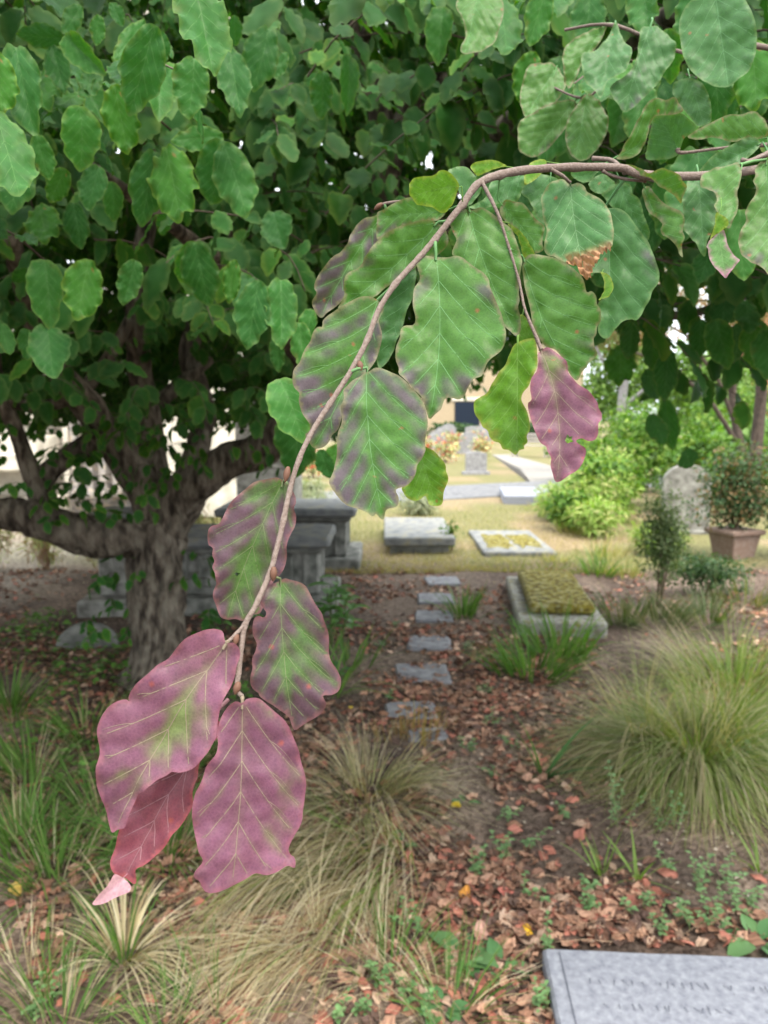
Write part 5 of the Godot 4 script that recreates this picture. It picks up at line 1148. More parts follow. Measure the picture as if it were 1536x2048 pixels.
# ================================================================ the ironwood
func build_ironwood() -> void:
	var bark := grained("ironwood_bark", [Color(0.025, 0.02, 0.016), Color(0.075, 0.060, 0.047), Color(0.14, 0.115, 0.09), Color(0.20, 0.175, 0.14)], 1.5, 0.022, 0.95, 2.6, 2.2, FastNoiseLite.TYPE_SIMPLEX_SMOOTH, 5, Vector3(1, 0.35, 1))
	var root := on_ground(Vector3(-1.365, 0, -4.538))
	var tr := thing("ironwood_tree", "low spreading ironwood with a flaky trunk and a dense green canopy over the tombs", "tree", root)
	var limbs := [
		["trunk", [Vector3(-1.32, -0.0138, -4.399), Vector3(-1.32, 0.0655, -4.409), Vector3(-1.326, 0.1946, -4.435), Vector3(-1.337, 0.457, -4.478), Vector3(-1.343, 0.6929, -4.508), Vector3(-1.337, 0.8256, -4.525), Vector3(-1.331, 0.9141, -4.536)], [0.27, 0.20, 0.165, 0.155, 0.165, 0.18, 0.16]],
		["limb", [Vector3(-1.332, 0.7847, -4.5), Vector3(-1.454, 0.8382, -4.446), Vector3(-1.622, 0.8626, -4.348), Vector3(-1.787, 0.9243, -4.205), Vector3(-1.907, 1.014, -4.115), Vector3(-2.043, 1.026, -4.066), Vector3(-2.199, 1.091, -3.923), Vector3(-2.436, 1.23, -3.79)], [0.12, 0.125, 0.115, 0.10, 0.095, 0.075, 0.07, 0.055]],
		["limb", [Vector3(-1.834, 0.9803, -4.161), Vector3(-1.908, 1.197, -4.189), Vector3(-1.955, 1.388, -4.162), Vector3(-2.003, 1.575, -4.136), Vector3(-2.032, 1.731, -4.105), Vector3(-1.994, 2, -3.988), Vector3(-1.988, 2.334, -3.829)], [0.07, 0.06, 0.045, 0.04, 0.036, 0.03, 0.025]],
		["limb", [Vector3(-1.922, 1.127, -4.2), Vector3(-1.836, 1.258, -4.297), Vector3(-1.708, 1.373, -4.412), Vector3(-1.542, 1.49, -4.528), Vector3(-1.366, 1.639, -4.749), Vector3(-1.129, 1.902, -5.084)], [0.06, 0.055, 0.055, 0.05, 0.045, 0.035]],
		["limb", [Vector3(-2.001, 1.614, -4.141), Vector3(-1.884, 1.596, -4.138), Vector3(-1.772, 1.607, -4.19), Vector3(-1.657, 1.67, -4.248), Vector3(-1.553, 1.808, -4.316), Vector3(-1.385, 2.062, -4.298)], [0.03, 0.034, 0.034, 0.036, 0.036, 0.03]],
		["limb", [Vector3(-1.346, 0.8698, -4.53), Vector3(-1.41, 1.113, -4.481), Vector3(-1.508, 1.35, -4.41), Vector3(-1.616, 1.602, -4.24), Vector3(-1.682, 1.767, -4.059), Vector3(-1.676, 2.001, -3.786), Vector3(-1.602, 2.292, -3.42)], [0.13, 0.105, 0.095, 0.085, 0.07, 0.06, 0.04]],
		["limb", [Vector3(-1.284, 0.8566, -4.519), Vector3(-1.177, 1.056, -4.473), Vector3(-0.9794, 1.222, -4.394), Vector3(-0.7339, 1.341, -4.308), Vector3(-0.5332, 1.468, -4.173), Vector3(-0.2986, 1.674, -3.947), Vector3(-0.0863, 2.067, -3.593), Vector3(0.004, 2.447, -3.238), Vector3(-0.0151, 2.688, -3.067), Vector3(-0.0963, 2.847, -2.986), Vector3(-0.1367, 2.992, -2.904), Vector3(-0.1892, 3.339, -2.947)], [0.13, 0.125, 0.105, 0.10, 0.09, 0.08, 0.07, 0.055, 0.045, 0.038, 0.034, 0.03]],
		["limb", [Vector3(-1.337, 0.8817, -4.552), Vector3(-1.382, 1.341, -4.61), Vector3(-1.41, 1.751, -4.561), Vector3(-1.376, 2.074, -4.4), Vector3(-1.316, 2.441, -4.346), Vector3(-1.194, 2.981, -4.414)], [0.12, 0.09, 0.075, 0.06, 0.05, 0.04]],
		["limb", [Vector3(-1.268, 0.9234, -4.578), Vector3(-1.193, 1.27, -4.803), Vector3(-1.162, 1.58, -5.043), Vector3(-1.284, 1.975, -5.194), Vector3(-1.163, 2.606, -5.476), Vector3(-0.869, 3.39, -5.675)], [0.10, 0.085, 0.075, 0.065, 0.055, 0.04]],
		["limb", [Vector3(-0.3842, 1.6, -4.038), Vector3(-0.4589, 1.964, -3.479), Vector3(-0.6141, 2.108, -2.893), Vector3(-0.6985, 2.156, -2.395), Vector3(-0.725, 2.161, -1.992)], [0.05, 0.04, 0.03, 0.02, 0.012]],
		["limb", [Vector3(-0.0863, 2.067, -3.593), Vector3(0.191, 2.373, -3.329), Vector3(0.3914, 2.503, -2.741), Vector3(0.471, 2.381, -2.02), Vector3(0.4833, 2.243, -1.499), Vector3(0.5511, 2.166, -1.187), Vector3(0.767, 2.071, -1.074), Vector3(1.027, 1.994, -1.064)], [0.05, 0.045, 0.035, 0.028, 0.022, 0.018, 0.014, 0.009]],
		["limb", [Vector3(0.004, 2.447, -3.238), Vector3(0.1207, 2.785, -3.18), Vector3(0.3738, 2.823, -3.185), Vector3(0.8971, 2.867, -3.392), Vector3(1.615, 3.103, -3.623)], [0.045, 0.04, 0.035, 0.03, 0.02]],
		["limb", [Vector3(-0.0963, 2.847, -2.986), Vector3(-0.0135, 2.905, -2.792), Vector3(0.1433, 2.924, -2.593)], [0.022, 0.018, 0.014]],
		["limb", [Vector3(-0.0863, 2.067, -3.593), Vector3(0.4127, 2.07, -3.09), Vector3(0.7657, 1.887, -2.562), Vector3(0.8737, 1.835, -2.253), Vector3(0.9765, 1.879, -1.957)], [0.03, 0.024, 0.018, 0.012, 0.007]],
	]
	for l in limbs:
		var w := Shape.new()
		var pts := []
		var rad := []
		var n: int = l[1].size()
		for j in n - 1:
			for q in 6:
				var f := q / 6.0
				pts.append((l[1][j] as Vector3).cubic_interpolate(l[1][j + 1], l[1][maxi(j - 1, 0)], l[1][mini(j + 2, n - 1)], f) - root)
				rad.append(lerpf(l[2][j], l[2][j + 1], f))
		pts.append(l[1][n - 1] - root); rad.append(l[2][n - 1])
		w.tube(pts, rad, 20 if l[0] == "trunk" else 14, Color.WHITE, 0.38, noise_big())
		part(l[0], commit(w, bark), tr)
	# leaf shapes
	var near_mesh := []
	var far_mesh := []
	var blades := []
	var tints := [Color(0.72, 0.78, 0.80), Color(0.86, 0.90, 0.90), Color(0.60, 0.68, 0.75), Color(1.0, 1.0, 0.7), Color(0.72, 0.78, 0.95)]
	for k in tints.size():
		blades.append(leafy("canopy_leaf_%d" % k, tints[k], 0.45))
	var vein := leafy("canopy_vein", Color(0.72, 0.72, 0.7), 0.5, Color(0.6, 0.7, 0.3), false)
	for k in 8:
		var o := {"len": 0.1, "bend": rng.randf_range(-0.03, 0.03), "seed": 13.0 + k * 3.1, "step": 0.0058, "cup": rng.randf_range(-0.5, 0.7), "fold": rng.randf_range(-0.1, 0.34), "droop": rng.randf_range(-0.05, 0.5), "wave": rng.randf_range(0.018, 0.045), "quilt": 1.0, "purple": 0.02, "tone": 9, "keep": 0.2}
		near_mesh.append(leaf_mesh(wild_outline(0.1, 0.056 + 0.004 * (k % 5), k, 84), o, blades[k % blades.size()], vein))
		var o2 := o.duplicate()
		o2.step = 0.0145
		o2.quilt = 0.0
		far_mesh.append(leaf_mesh(wild_outline(0.1, 0.064, k, 30), o2, leafy("far_canopy_leaf", Color.WHITE, 0.55, Color(0.8, 0.86, 0.35), false), null))
	# sprays: drooping shoots with two ranks of hanging leaves
	var twig := Shape.new()
	var all := []
	var wood := Color(0.10, 0.078, 0.06)
	var trunk_axis := Vector3(root.x, 0, root.z)
	var made := 0
	var tries := 0
	while made < 9800 and tries < 300000:
		tries += 1
		var p := Vector3(rng.randf_range(-5.2, 3.3), rng.randf_range(1.5, 4.9), rng.randf_range(-8.2, -0.45))
		var e := (p - Vector3(-1.0, 1.9, -4.3)) / Vector3(4.4, 2.9, 4.1)
		var r := e.length()
		if r > 1.0 or rng.randf() > 0.25 + 0.75 * smoothstep(0.25, 0.85, r):
			continue
		var hem := 1.78 + 0.12 * noise.get_noise_2d(p.x * 14.0, p.z * 14.0)
		hem -= 0.30 * smoothstep(2.4, 3.6, -p.z) * smoothstep(0.3, -0.5, p.x)
		# the crown lifts towards its right-hand edge
		hem += 0.95 * smoothstep(0.2, 1.7, p.x) * smoothstep(1.0, 3.0, -p.z)
		if p.y < hem:
			continue
		var d := p - Vector3(0, 1.55, 0)
		if -d.z < 0.95 and absf(d.x) < 1.1:
			continue
		if d.length() < (1.05 if d.x < -0.45 else 1.6):
			continue
		# near crown trimmed above the view so more sky light reaches the ground
		if p.z > -3.0 and p.y > 2.1 + 0.42 * -p.z:
			continue
		# open ring under the canopy where the limbs show
		if Vector2(p.x - root.x, p.z - root.z).length() < 0.7 and p.y < 1.8:
			continue
		made += 1
		var out := (p - trunk_axis) * Vector3(1, 0.25, 1)
		out = (out.normalized() + Vector3(rng.randfn(), rng.randfn() * 0.4, rng.randfn()) * 0.45).normalized()
		spray(p, out, rng.randf_range(0.28, 0.55), rng.randf_range(0.07, 0.1) + (0.012 if d.length() > 2.4 else 0.0), twig, all, wood, 0.0)
	# leafy shoots low on the trunk and limbs
	for a in [[Vector3(-1.586, 0.6499, -4.422), 6, 0.14], [Vector3(-1.615, 0.3602, -4.386), 6, 0.12], [Vector3(-1.06, 0.6789, -4.426), 6, 0.10], [Vector3(-1.051, 0.3763, -4.438), 5, 0.10], [Vector3(-1.604, 1.214, -3.989), 12, 0.3], [Vector3(-1.405, 1.363, -4.109), 18, 0.35], [Vector3(-1.137, 1.548, -4.032), 16, 0.4], [Vector3(-0.894, 1.629, -4.243), 16, 0.4], [Vector3(-0.6437, 1.625, -4.041), 14, 0.35], [Vector3(-1.836, 1.41, -4.316), 8, 0.22], [Vector3(-1.325, 1.152, -4.082), 8, 0.25], [Vector3(-1.604, 1.008, -3.963), 4, 0.16], [Vector3(-0.9033, 1.419, -4.015), 8, 0.3]]:
		for k in a[1]:
			var p: Vector3 = a[0] + Vector3(rng.randfn(), rng.randfn(), rng.randfn()) * a[2] * 0.55
			spray(p, Vector3(rng.randfn(), 0.3, rng.randfn() + 0.6).normalized(), rng.randf_range(0.12, 0.3), rng.randf_range(0.05, 0.085), twig, all, wood, 0.6)
	# sprays reaching out on the right, in front of the far trees
	for a in [[Vector3(0.8722, 1.948, -2.066), 9, 0.25], [Vector3(0.8388, 2.038, -2.38), 5, 0.22], [Vector3(0.8901, 1.909, -1.86), 7, 0.25], [Vector3(0.7818, 1.904, -2.464), 3, 0.12], [Vector3(0.8239, 1.682, -2.335), 2, 0.10], [Vector3(1.016, 1.917, -2.264), 5, 0.18], [Vector3(0.8462, 2.103, -2.086), 12, 0.35], [Vector3(0.8132, 2.168, -2.699), 10, 0.35], [Vector3(0.3426, 2.312, -1.608), 7, 0.22], [Vector3(0.464, 2.081, -1.327), 8, 0.2], [Vector3(0.5011, 2.095, -1.178), 7, 0.2], [Vector3(0.57, 1.998, -1.266), 8, 0.2], [Vector3(0.2339, 2.392, -1.82), 7, 0.25], [Vector3(0.4135, 2.062, -1.425), 7, 0.2], [Vector3(0.5077, 1.936, -1.258), 6, 0.16], [Vector3(0.3239, 2.198, -1.695), 6, 0.2]]:
		for k in a[1]:
			var p: Vector3 = a[0] + Vector3(rng.randfn(), rng.randfn() * 0.6, rng.randfn()) * a[2] * 0.6
			spray(p, Vector3(rng.randfn() * 0.5 + 0.6, 0.0, rng.randfn() + 0.8).normalized(), rng.randf_range(0.2, 0.4), rng.randf_range(0.07, 0.095), twig, all, wood, 0.0)
	var tm := part("twigs", commit(twig, mat("twig_wood", Color.WHITE, 0.8)), tr, -root)
	tm.set_meta("kind", "stuff")
	# the leaves that show largest stand as parts, the rest as one mass each shape
	var cam_at := Vector3(0, 1.55, 0)
	var order := []
	for k in all.size():
		var d: Vector3 = all[k][0].origin - cam_at
		var f := -d.z
		var seen := f > 0.3 and absf(d.x) < f * 0.56 and d.y < f * 0.55 and d.y > -f * 0.4
		order.append([d.length() + (0.0 if seen else 100.0), k])
	order.sort_custom(func(p, q): return p[0] < q[0])
	var taken := {}
	var kept := 0
	for a in NEAR_LEAVES:
		var t := Transform3D(Basis(a[1] * a[3] * 10.0 * a[4] / 0.64, a[2] * a[3] * 10.0, (a[1] as Vector3).cross(a[2]) * a[3] * 10.0), a[0] - root)
		var o := part("leaf", near_mesh[kept % 8], tr)
		o.transform = t
		kept += 1
	for q in order:
		if kept >= 298:
			break
		var t: Transform3D = all[q[1]][0]
		t.origin -= root
		var o := part("leaf", near_mesh[q[1] % 8], tr)
		o.transform = t
		taken[q[1]] = true
		kept += 1
	var mass := Node3D.new()
	mass.name = "canopy"
	tr.add_child(mass)
	mass.set_meta("kind", "stuff")
	for k in 8:
		var places := []
		var cols := []
		for q in all.size():
			if q % 8 == k and not taken.has(q):
				var t: Transform3D = all[q][0]
				t.origin -= root
				places.append(t); cols.append(all[q][1])
		scatter("leaves", far_mesh[k], places, cols, mass)

func noise_big() -> FastNoiseLite:
	if not T.has("big"):
		var f := FastNoiseLite.new()
		f.seed = 77
		f.frequency = 4.5
		f.fractal_octaves = 3
		T["big"] = f
	return T["big"]

func noise_small() -> FastNoiseLite:
	if not T.has("small"):
		var f := FastNoiseLite.new()
		f.seed = 78
		f.frequency = 190.0
		f.fractal_octaves = 3
		T["small"] = f
	return T["small"]

func spray(p: Vector3, out: Vector3, ln: float, leaf: float, twig: Shape, all: Array, wood: Color, lush: float) -> void:
	var pts := []
	var rad := []
	var q := p
	var d := out
	var segs := 4
	var flat := out.cross(Vector3.UP).normalized()
	for j in segs + 1:
		pts.append(q)
		rad.append(lerpf(0.0028, 0.0011, float(j) / segs))
		q += d * ln / segs
		d = (d + Vector3.DOWN * 0.2 + Vector3(rng.randfn(), rng.randfn(), rng.randfn()) * 0.06).normalized()
	twig.tube(pts, rad, 3, wood)
	var n := int(ln / 0.042)
	for j in n:
		var f := (j + 0.6) / n * segs
		var k := mini(int(f), segs - 1)
		var at: Vector3 = (pts[k] as Vector3).lerp(pts[k + 1], f - k)
		var sgn := 1.0 if j % 2 else -1.0
		var along := out * 0.45 + flat * sgn * rng.randf_range(0.3, 0.8) + Vector3.DOWN * rng.randf_range(0.5, 1.3) + Vector3(rng.randfn(), rng.randfn(), rng.randfn()) * 0.18
		var face := out * 0.9 + Vector3.UP * 0.75 + flat * sgn * 0.25 + Vector3(rng.randfn(), rng.randfn(), rng.randfn()) * 0.3
		var g := rng.randf_range(0.72, 1.15)
		var tint := Color(0.56, 0.62, 0.62) * g
		if rng.randf() < 0.12 or rng.randf() < lush * 0.6:
			tint = Color(0.9, 0.86, 0.6) * g
		tint.a = 1.0
		all.append([aim(at + flat * sgn * 0.008, along, face, leaf * 10.0 * rng.randf_range(0.6, 1.2), rng.randf_range(0.85, 1.15)), tint])

# ================================================================ the twigs close by
func build_twigs() -> void:
	var blade := leafy("twig_leaf", Color.WHITE, 0.42, Color(0.78, 0.84, 0.42))
	blade.metallic_specular = 0.30
	var vein := leafy("twig_vein", Color.WHITE, 0.5, Color(0.6, 0.65, 0.4), false)
	var bark := grained("twig_bark", [Color(0.085, 0.060, 0.050), Color(0.115, 0.085, 0.072), Color(0.14, 0.108, 0.093), Color(0.18, 0.148, 0.13)], 22.0, 0.03, 0.7, 0.06, 1.2)
	var a0: Vector3 = MAIN_STEM[0][8][0]
	var b0 := thing("drooping_branch", "arching twig hanging down with leaves turning from green to purple pink", "branch", a0)
	var a1: Vector3 = GREEN_TWIGS[0][4][0]
	var b1 := thing("green_branch", "green leaved twigs with one twisted pink tipped leaf beside the arching twig", "branch", a1)
	for set_ in [[MAIN_STEM, b0, "stem", 10], [SIDE_TWIGS, b0, "side_twig", 8], [GREEN_TWIGS, b1, "twig", 8]]:
		for path in set_[0]:
			var pts := []
			var rad := []
			var n: int = path.size()
			for j in n - 1:
				for q in 5:
					var f := q / 5.0
					pts.append((path[j][0] as Vector3).cubic_interpolate(path[j + 1][0], path[maxi(j - 1, 0)][0], path[mini(j + 2, n - 1)][0], f) - set_[1].position)
					var node := 1.0 + (0.22 if q == 0 and j % 2 == 0 else 0.0)
					rad.append(lerpf(path[j][1], path[j + 1][1], f) * 0.00085 * node)
			pts.append(path[n - 1][0] - set_[1].position); rad.append(path[n - 1][1] * 0.001)
			var w := Shape.new()
			w.tube(pts, rad, set_[3], Color.WHITE, 0.22, noise_small())
			part(set_[2], commit(w, bark), set_[1])
	for b in BUDS:
		var w := Shape.new()
		var pts := []
		var rad := []
		for j in 8:
			pts.append((b[0] as Vector3).lerp(b[1], j / 7.0) - a0)
			rad.append(0.0021 * pow(sin(PI * (0.12 + 0.85 * j / 7.0)), 0.8))
		w.tube(pts, rad, 8, Color(0.095, 0.048, 0.034))
		part("bud", commit(w, mat("bud_scale", Color.WHITE, 0.5)), b0)
	var k := 0
	for h in HERO_LEAVES:
		k += 1
		var outline := smooth_loop(h[7], 150)
		var hi := 0.0
		for p in outline:
			hi = maxf(hi, p.y)
		var o := {"len": hi, "bend": h[6], "seed": k * 7.3, "step": 0.0023, "cup": rng.randf_range(-0.32, 0.42), "fold": rng.randf_range(-0.05, 0.16), "droop": rng.randf_range(-0.05, 0.10), "wave": rng.randf_range(0.007, 0.014), "quilt": 0.75 if h[5] == 1 or h[5] == 3 else 1.1, "purple": h[4], "tone": h[5], "petiole": h[9] * 0.001, "keep": 0.18 if h[5] == 1 or h[5] == 3 else 0.36}
		if hi < 0.04:
			o.step = 0.003
		if h[8].size():
			o.hole = Vector2(h[8][0], h[8][1]) * 0.001
			o.hole_size = h[8][2] * 0.001
		var mesh := leaf_mesh(outline, o, blade, vein)
		var host: Node3D = b0 if h[0] == 0 else b1
		var leaf := part("leaf", mesh, host)
		leaf.transform = Transform3D(Basis(h[2], h[3], (h[2] as Vector3).cross(h[3])), h[1] - host.position)
		if h[4] > 0.8:
			leaf.set_meta("label", "leaf turned purple pink")
		elif h[4] > 0.3:
			leaf.set_meta("label", "green leaf flushed with purple")
		elif h[5] == 7:
			leaf.set_meta("label", "green leaf with a brown scorched tip")

# ================================================================ plants further off
func build_far_plants() -> void:
	var leaf := small_leaf(0.1, 0.045, 0.25)
	var broad := small_leaf(0.1, 0.06, 0.3)
	var thin := small_leaf(0.1, 0.016, 0.35)
	var greens := [Color(0.075, 0.16, 0.022), Color(0.11, 0.21, 0.03), Color(0.055, 0.12, 0.025), Color(0.16, 0.23, 0.04)]
	var deep := [Color(0.035, 0.075, 0.03), Color(0.05, 0.10, 0.04), Color(0.07, 0.11, 0.05)]
	var olive := [Color(0.07, 0.11, 0.045), Color(0.10, 0.14, 0.06), Color(0.13, 0.16, 0.08)]
	var stemc := Color(0.12, 0.09, 0.06)
	bush("conical_shrub", "small conical shrub with fine grey green leaves beside the mossy tomb", "shrub", on_ground(Vector3(2.245, 0, -6.146)), Vector3(0.27, 0.42, 0.27), 2600, leaf, Vector2(0.22, 0.42), olive, stemc, 6, "", 0.15, 13)
	bush("low_shrub", "dark low shrub spreading at the foot of the conical shrub", "shrub", on_ground(Vector3(2.781, 0, -6.532)), Vector3(0.5, 0.18, 0.4), 1800, leaf, Vector2(0.25, 0.5), deep, stemc, 6)
	# potted evergreen
	var pot_at := Vector3(3.844, 0, -8.359)
	var pot := thing("planter", "weathered square terracotta planter beside the grey headstone", "planter", pot_at, 0.35)
	var terra := grained("terracotta", [Color(0.15, 0.10, 0.08), Color(0.20, 0.14, 0.115), Color(0.23, 0.185, 0.16)], 1.5, 0.02, 0.9, 0.3)
	var body := Shape.new()
	body.loft([rect_loop(0.15, 0.15, 0.0, 0.01, 3, 0.002, 1), rect_loop(0.19, 0.19, 0.25, 0.01, 3, 0.002, 1)], Vector3(0, 0.12, 0), Color.WHITE)
	part("bowl", commit(body, terra, true), pot)
	var rim := Shape.new()
	rim.loft([rect_loop(0.20, 0.20, 0.252, 0.01, 3, 0.002, 1), rect_loop(0.225, 0.225, 0.27, 0.01, 3, 0.002, 1), rect_loop(0.225, 0.225, 0.30, 0.01, 3, 0.002, 1), rect_loop(0.21, 0.21, 0.312, 0.01, 3, 0.002, 1)], Vector3(0, 0.28, 0), Color.WHITE)
	part("rim", commit(rim, terra, true), pot)
	bush("potted_evergreen", "dark glossy evergreen bush growing in the terracotta planter", "shrub", pot_at + Vector3(0, 0.30, 0), Vector3(0.55, 0.46, 0.5), 4600, leaf, Vector2(0.3, 0.6), deep + [Color(0.16, 0.10, 0.05)], stemc, 9, "", -0.06, 14)
	bush("dark_bush", "dark bush at the edge of the churchyard right of the planter", "shrub", Vector3(4.55, 0, -8.1), Vector3(0.55, 0.6, 0.5), 3200, leaf, Vector2(0.3, 0.6), deep, stemc, 6)
	# bright shrubs in the middle distance
	var shrubs := [[Vector3(3.15, 0, -11.6), Vector3(0.75, 0.42, 0.7), "feathery bright green shrub in front of the curved headstone"], [Vector3(3.9, 0, -13.4), Vector3(0.9, 0.62, 0.8), "bright green shrub on the right of the bare flat slab"], [Vector3(5.2, 0, -15.5), Vector3(1.1, 0.75, 1.0), "lush light green shrub under the slender grey tree"], [Vector3(6.6, 0, -15.0), Vector3(1.2, 0.85, 1.0), "lush light green shrub beside the many stemmed tree"], [Vector3(6.3, 0, -18.6), Vector3(1.4, 0.9, 1.0), "tall light green shrub behind the slender grey tree"], [Vector3(2.75, 0, -10.3), Vector3(0.5, 0.28, 0.5), "low yellow green shrub at the right edge of the lawn"], [Vector3(4.9, 0, -11.9), Vector3(0.9, 0.6, 0.7), "yellow green shrub behind the curved headstone"], [Vector3(7.9, 0, -17.5), Vector3(1.5, 1.1, 1.0), "tall yellow green shrub in front of the brick house"], [Vector3(4.6, 0, -17.9), Vector3(0.8, 0.5, 0.7), "rounded light green shrub at the end of the paved path"], [Vector3(7.6, 0, -12.6), Vector3(1.0, 0.8, 0.8), "leafy light green shrub by the iron railings"], [Vector3(3.4, 0, -12.6), Vector3(0.7, 0.4, 0.6), "loose light green shrub behind the feathery one"]]
	for a in shrubs:
		bush("green_shrub", a[2], "shrub", a[0], a[1], 3000, leaf if rng.randf() < 0.5 else broad, Vector2(0.6, 1.3), greens, stemc, 8)
	var feather := [[2.75, -9.7, 0.45, 0.22, "low feathery yellow green plant at the lawn's edge behind the conical shrub"], [3.05, -10.9, 0.6, 0.36, "feathery bamboo like plant left of the curved headstone"], [2.55, -11.3, 0.5, 0.26, "low feathery plant beside the bare flat slab"], [3.5, -12.4, 0.7, 0.5, "tall feathery plant behind the curved headstone's left side"], [3.1, -8.6, 0.35, 0.16, "thin feathery plant between the conical shrub and the planter"]]
	for a in feather:
		bush("feathery_plant", a[4], "plant", Vector3(a[0], 0, a[1]), Vector3(a[2], a[3], a[2]), 1500, thin, Vector2(0.7, 1.4), [Color(0.20, 0.31, 0.06), Color(0.27, 0.36, 0.09), Color(0.16, 0.26, 0.05), Color(0.36, 0.36, 0.15)], Color(0.2, 0.2, 0.08), 12, "", 0.0, 14)
	bush("broad_leaved_shrub", "shrub with large glossy pale leaves behind the curved headstone", "shrub", Vector3(6.4, 0, -13.6), Vector3(0.9, 0.62, 0.7), 900, broad, Vector2(1.8, 3.0), [Color(0.13, 0.25, 0.07), Color(0.2, 0.32, 0.1)], stemc, 8)
	# slender grey tree and many-stemmed tree on the right
	var greyb := grained("grey_bark", [Color(0.16, 0.15, 0.15), Color(0.27, 0.26, 0.26)], 1.0, 0.02, 0.9, 0.6)
	var brownb := grained("brown_bark", [Color(0.055, 0.042, 0.036), Color(0.11, 0.085, 0.07)], 1.0, 0.02, 0.9, 0.6)
	tree("slender_tree", "slender grey trunked tree among the bright shrubs", Vector3(5.9, 0, -19.6), [[[0, -0.2, 0, 0.16], [0.05, 1.0, 0, 0.12], [0.1, 2.0, 0, 0.11], [0.2, 3.2, 0, 0.09], [0.2, 4.5, 0.2, 0.05]], [[0.08, 1.7, 0, 0.05], [0.6, 2.2, 0.2, 0.04], [1.2, 2.9, 0.3, 0.03]], [[0.1, 2.2, 0, 0.05], [-0.5, 2.9, 0.2, 0.04], [-1.0, 3.8, 0.2, 0.02]]], Vector3(0.2, 4.6, 0), Vector3(2.0, 1.5, 1.6), 6000, leaf, Vector2(0.8, 1.3), [Color(0.14, 0.13, 0.05), Color(0.10, 0.13, 0.05), Color(0.18, 0.12, 0.06)], greyb)
	tree("many_stemmed_tree", "many stemmed tree with rusty thinning leaves by the railings", Vector3(6.05, 0, -12.6), [[[0, -0.2, 0, 0.13], [0.02, 1.0, 0, 0.10], [0.05, 1.9, 0, 0.09], [-0.05, 3.0, 0, 0.07], [-0.1, 4.2, 0, 0.04]], [[0.0, 0.5, 0, 0.09], [-0.25, 1.0, 0, 0.08], [-0.42, 1.9, 0, 0.065], [-0.5, 3.2, 0.1, 0.04]], [[-0.24, 1.0, 0, 0.045], [-0.8, 1.7, 0.2, 0.035], [-1.5, 2.3, 0.3, 0.03], [-2.4, 2.6, 0.4, 0.016]], [[-0.3, 1.3, 0, 0.04], [-0.7, 2.1, 0.1, 0.03], [-1.3, 2.8, 0.2, 0.022], [-2.1, 3.2, 0.3, 0.012]], [[-0.4, 1.8, 0, 0.03], [-0.55, 2.4, 0.2, 0.025], [-0.9, 3.3, 0.2, 0.015]], [[-0.1, 0.9, 0.05, 0.03], [0.05, 1.9, 0.1, 0.022], [-0.1, 3.0, 0.1, 0.012]]], Vector3(-1.0, 3.15, 0.2), Vector3(2.4, 0.85, 1.4), 7500, leaf, Vector2(0.4, 0.75), [Color(0.24, 0.13, 0.07), Color(0.18, 0.12, 0.06), Color(0.28, 0.16, 0.10), Color(0.12, 0.13, 0.05)], brownb)
	# trees closing the view
	var far := [[-14.0, -48.0, 9.0, "broad dark tree beyond the church"], [-4.0, -58.0, 10.0, "tall tree behind the far headstones"], [14.5, -48.0, 8.0, "bright leafy tree right of the stone house"], [21.0, -42.0, 8.0, "tall bright tree behind the brick house"], [13.0, -30.0, 5.0, "young bright green tree behind the many stemmed tree"], [10.0, -25.0, 4.0, "short leafy tree behind the lush shrubs"], [16.5, -25.0, 5.5, "leafy tree standing beyond the railings"]]
	for a in far:
		var h: float = a[2]
		tree("leafy_tree", a[3], Vector3(a[0], 0, a[1]), [[[0, -0.2, 0, h * 0.035], [0.1, h * 0.25, 0, h * 0.028], [0, h * 0.5, 0.1, h * 0.018], [0.1, h * 0.8, 0, h * 0.008]]], Vector3(0, h * 0.55, 0), Vector3(h * 0.36, h * 0.40, h * 0.36), 5000, broad, Vector2(2.0, 3.6) * (h / 8.0), [Color(0.08, 0.16, 0.035), Color(0.12, 0.21, 0.04), Color(0.15, 0.24, 0.06)], brownb, "trees closing the view")
	for a in [[-6.0, -46.0], [-2.5, -46.5], [1.0, -47.0], [4.5, -47.0], [8.0, -47.0], [11.5, -46.0]]:
		bush("clipped_hedge", "dark clipped hedge in front of the stone house", "hedge", Vector3(a[0], 0, a[1]), Vector3(2.0, 0.48, 0.8), 2200, broad, Vector2(1.4, 2.4), deep, stemc, 6, "hedges in front of the stone house", 0.0, 16)
	# flowering plants among the far headstones
	for a in [[2.0, -25.0], [1.4, -27.0], [3.3, -26.0], [0.6, -24.5], [2.6, -30.5], [3.9, -33.5], [-0.5, -22.0], [-1.8, -19.0]]:
		bush("rose_bush", "straggling pale green rose bush among the far headstones", "shrub", Vector3(a[0], 0, a[1]), Vector3(0.55, 0.42, 0.5), 500, leaf, Vector2(0.7, 1.2), [Color(0.16, 0.21, 0.09), Color(0.22, 0.26, 0.12), Color(0.7, 0.62, 0.35), Color(0.5, 0.08, 0.06)], stemc, 9, "rose bushes among the far headstones")
	for a in [[0.55, -12.0, "grey green"], [-0.9, -11.4, "grey green"], [-1.3, -13.6, "grey green"]]:
		bush("lavender", "small grey green bush at the far edge of the lawn", "shrub", Vector3(a[0], 0, a[1]), Vector3(0.35, 0.2, 0.3), 900, thin, Vector2(0.7, 1.3), [Color(0.22, 0.25, 0.17), Color(0.28, 0.29, 0.2)], stemc, 6, "small bushes at the far edge of the lawn")
	bush("seedling", "young upright seedling at the corner of the pale ledger slab", "plant", on_ground(Vector3(0.7792, 0, -8.77)), Vector3(0.13, 0.17, 0.12), 120, leaf, Vector2(0.4, 0.7), greens, stemc, 4)
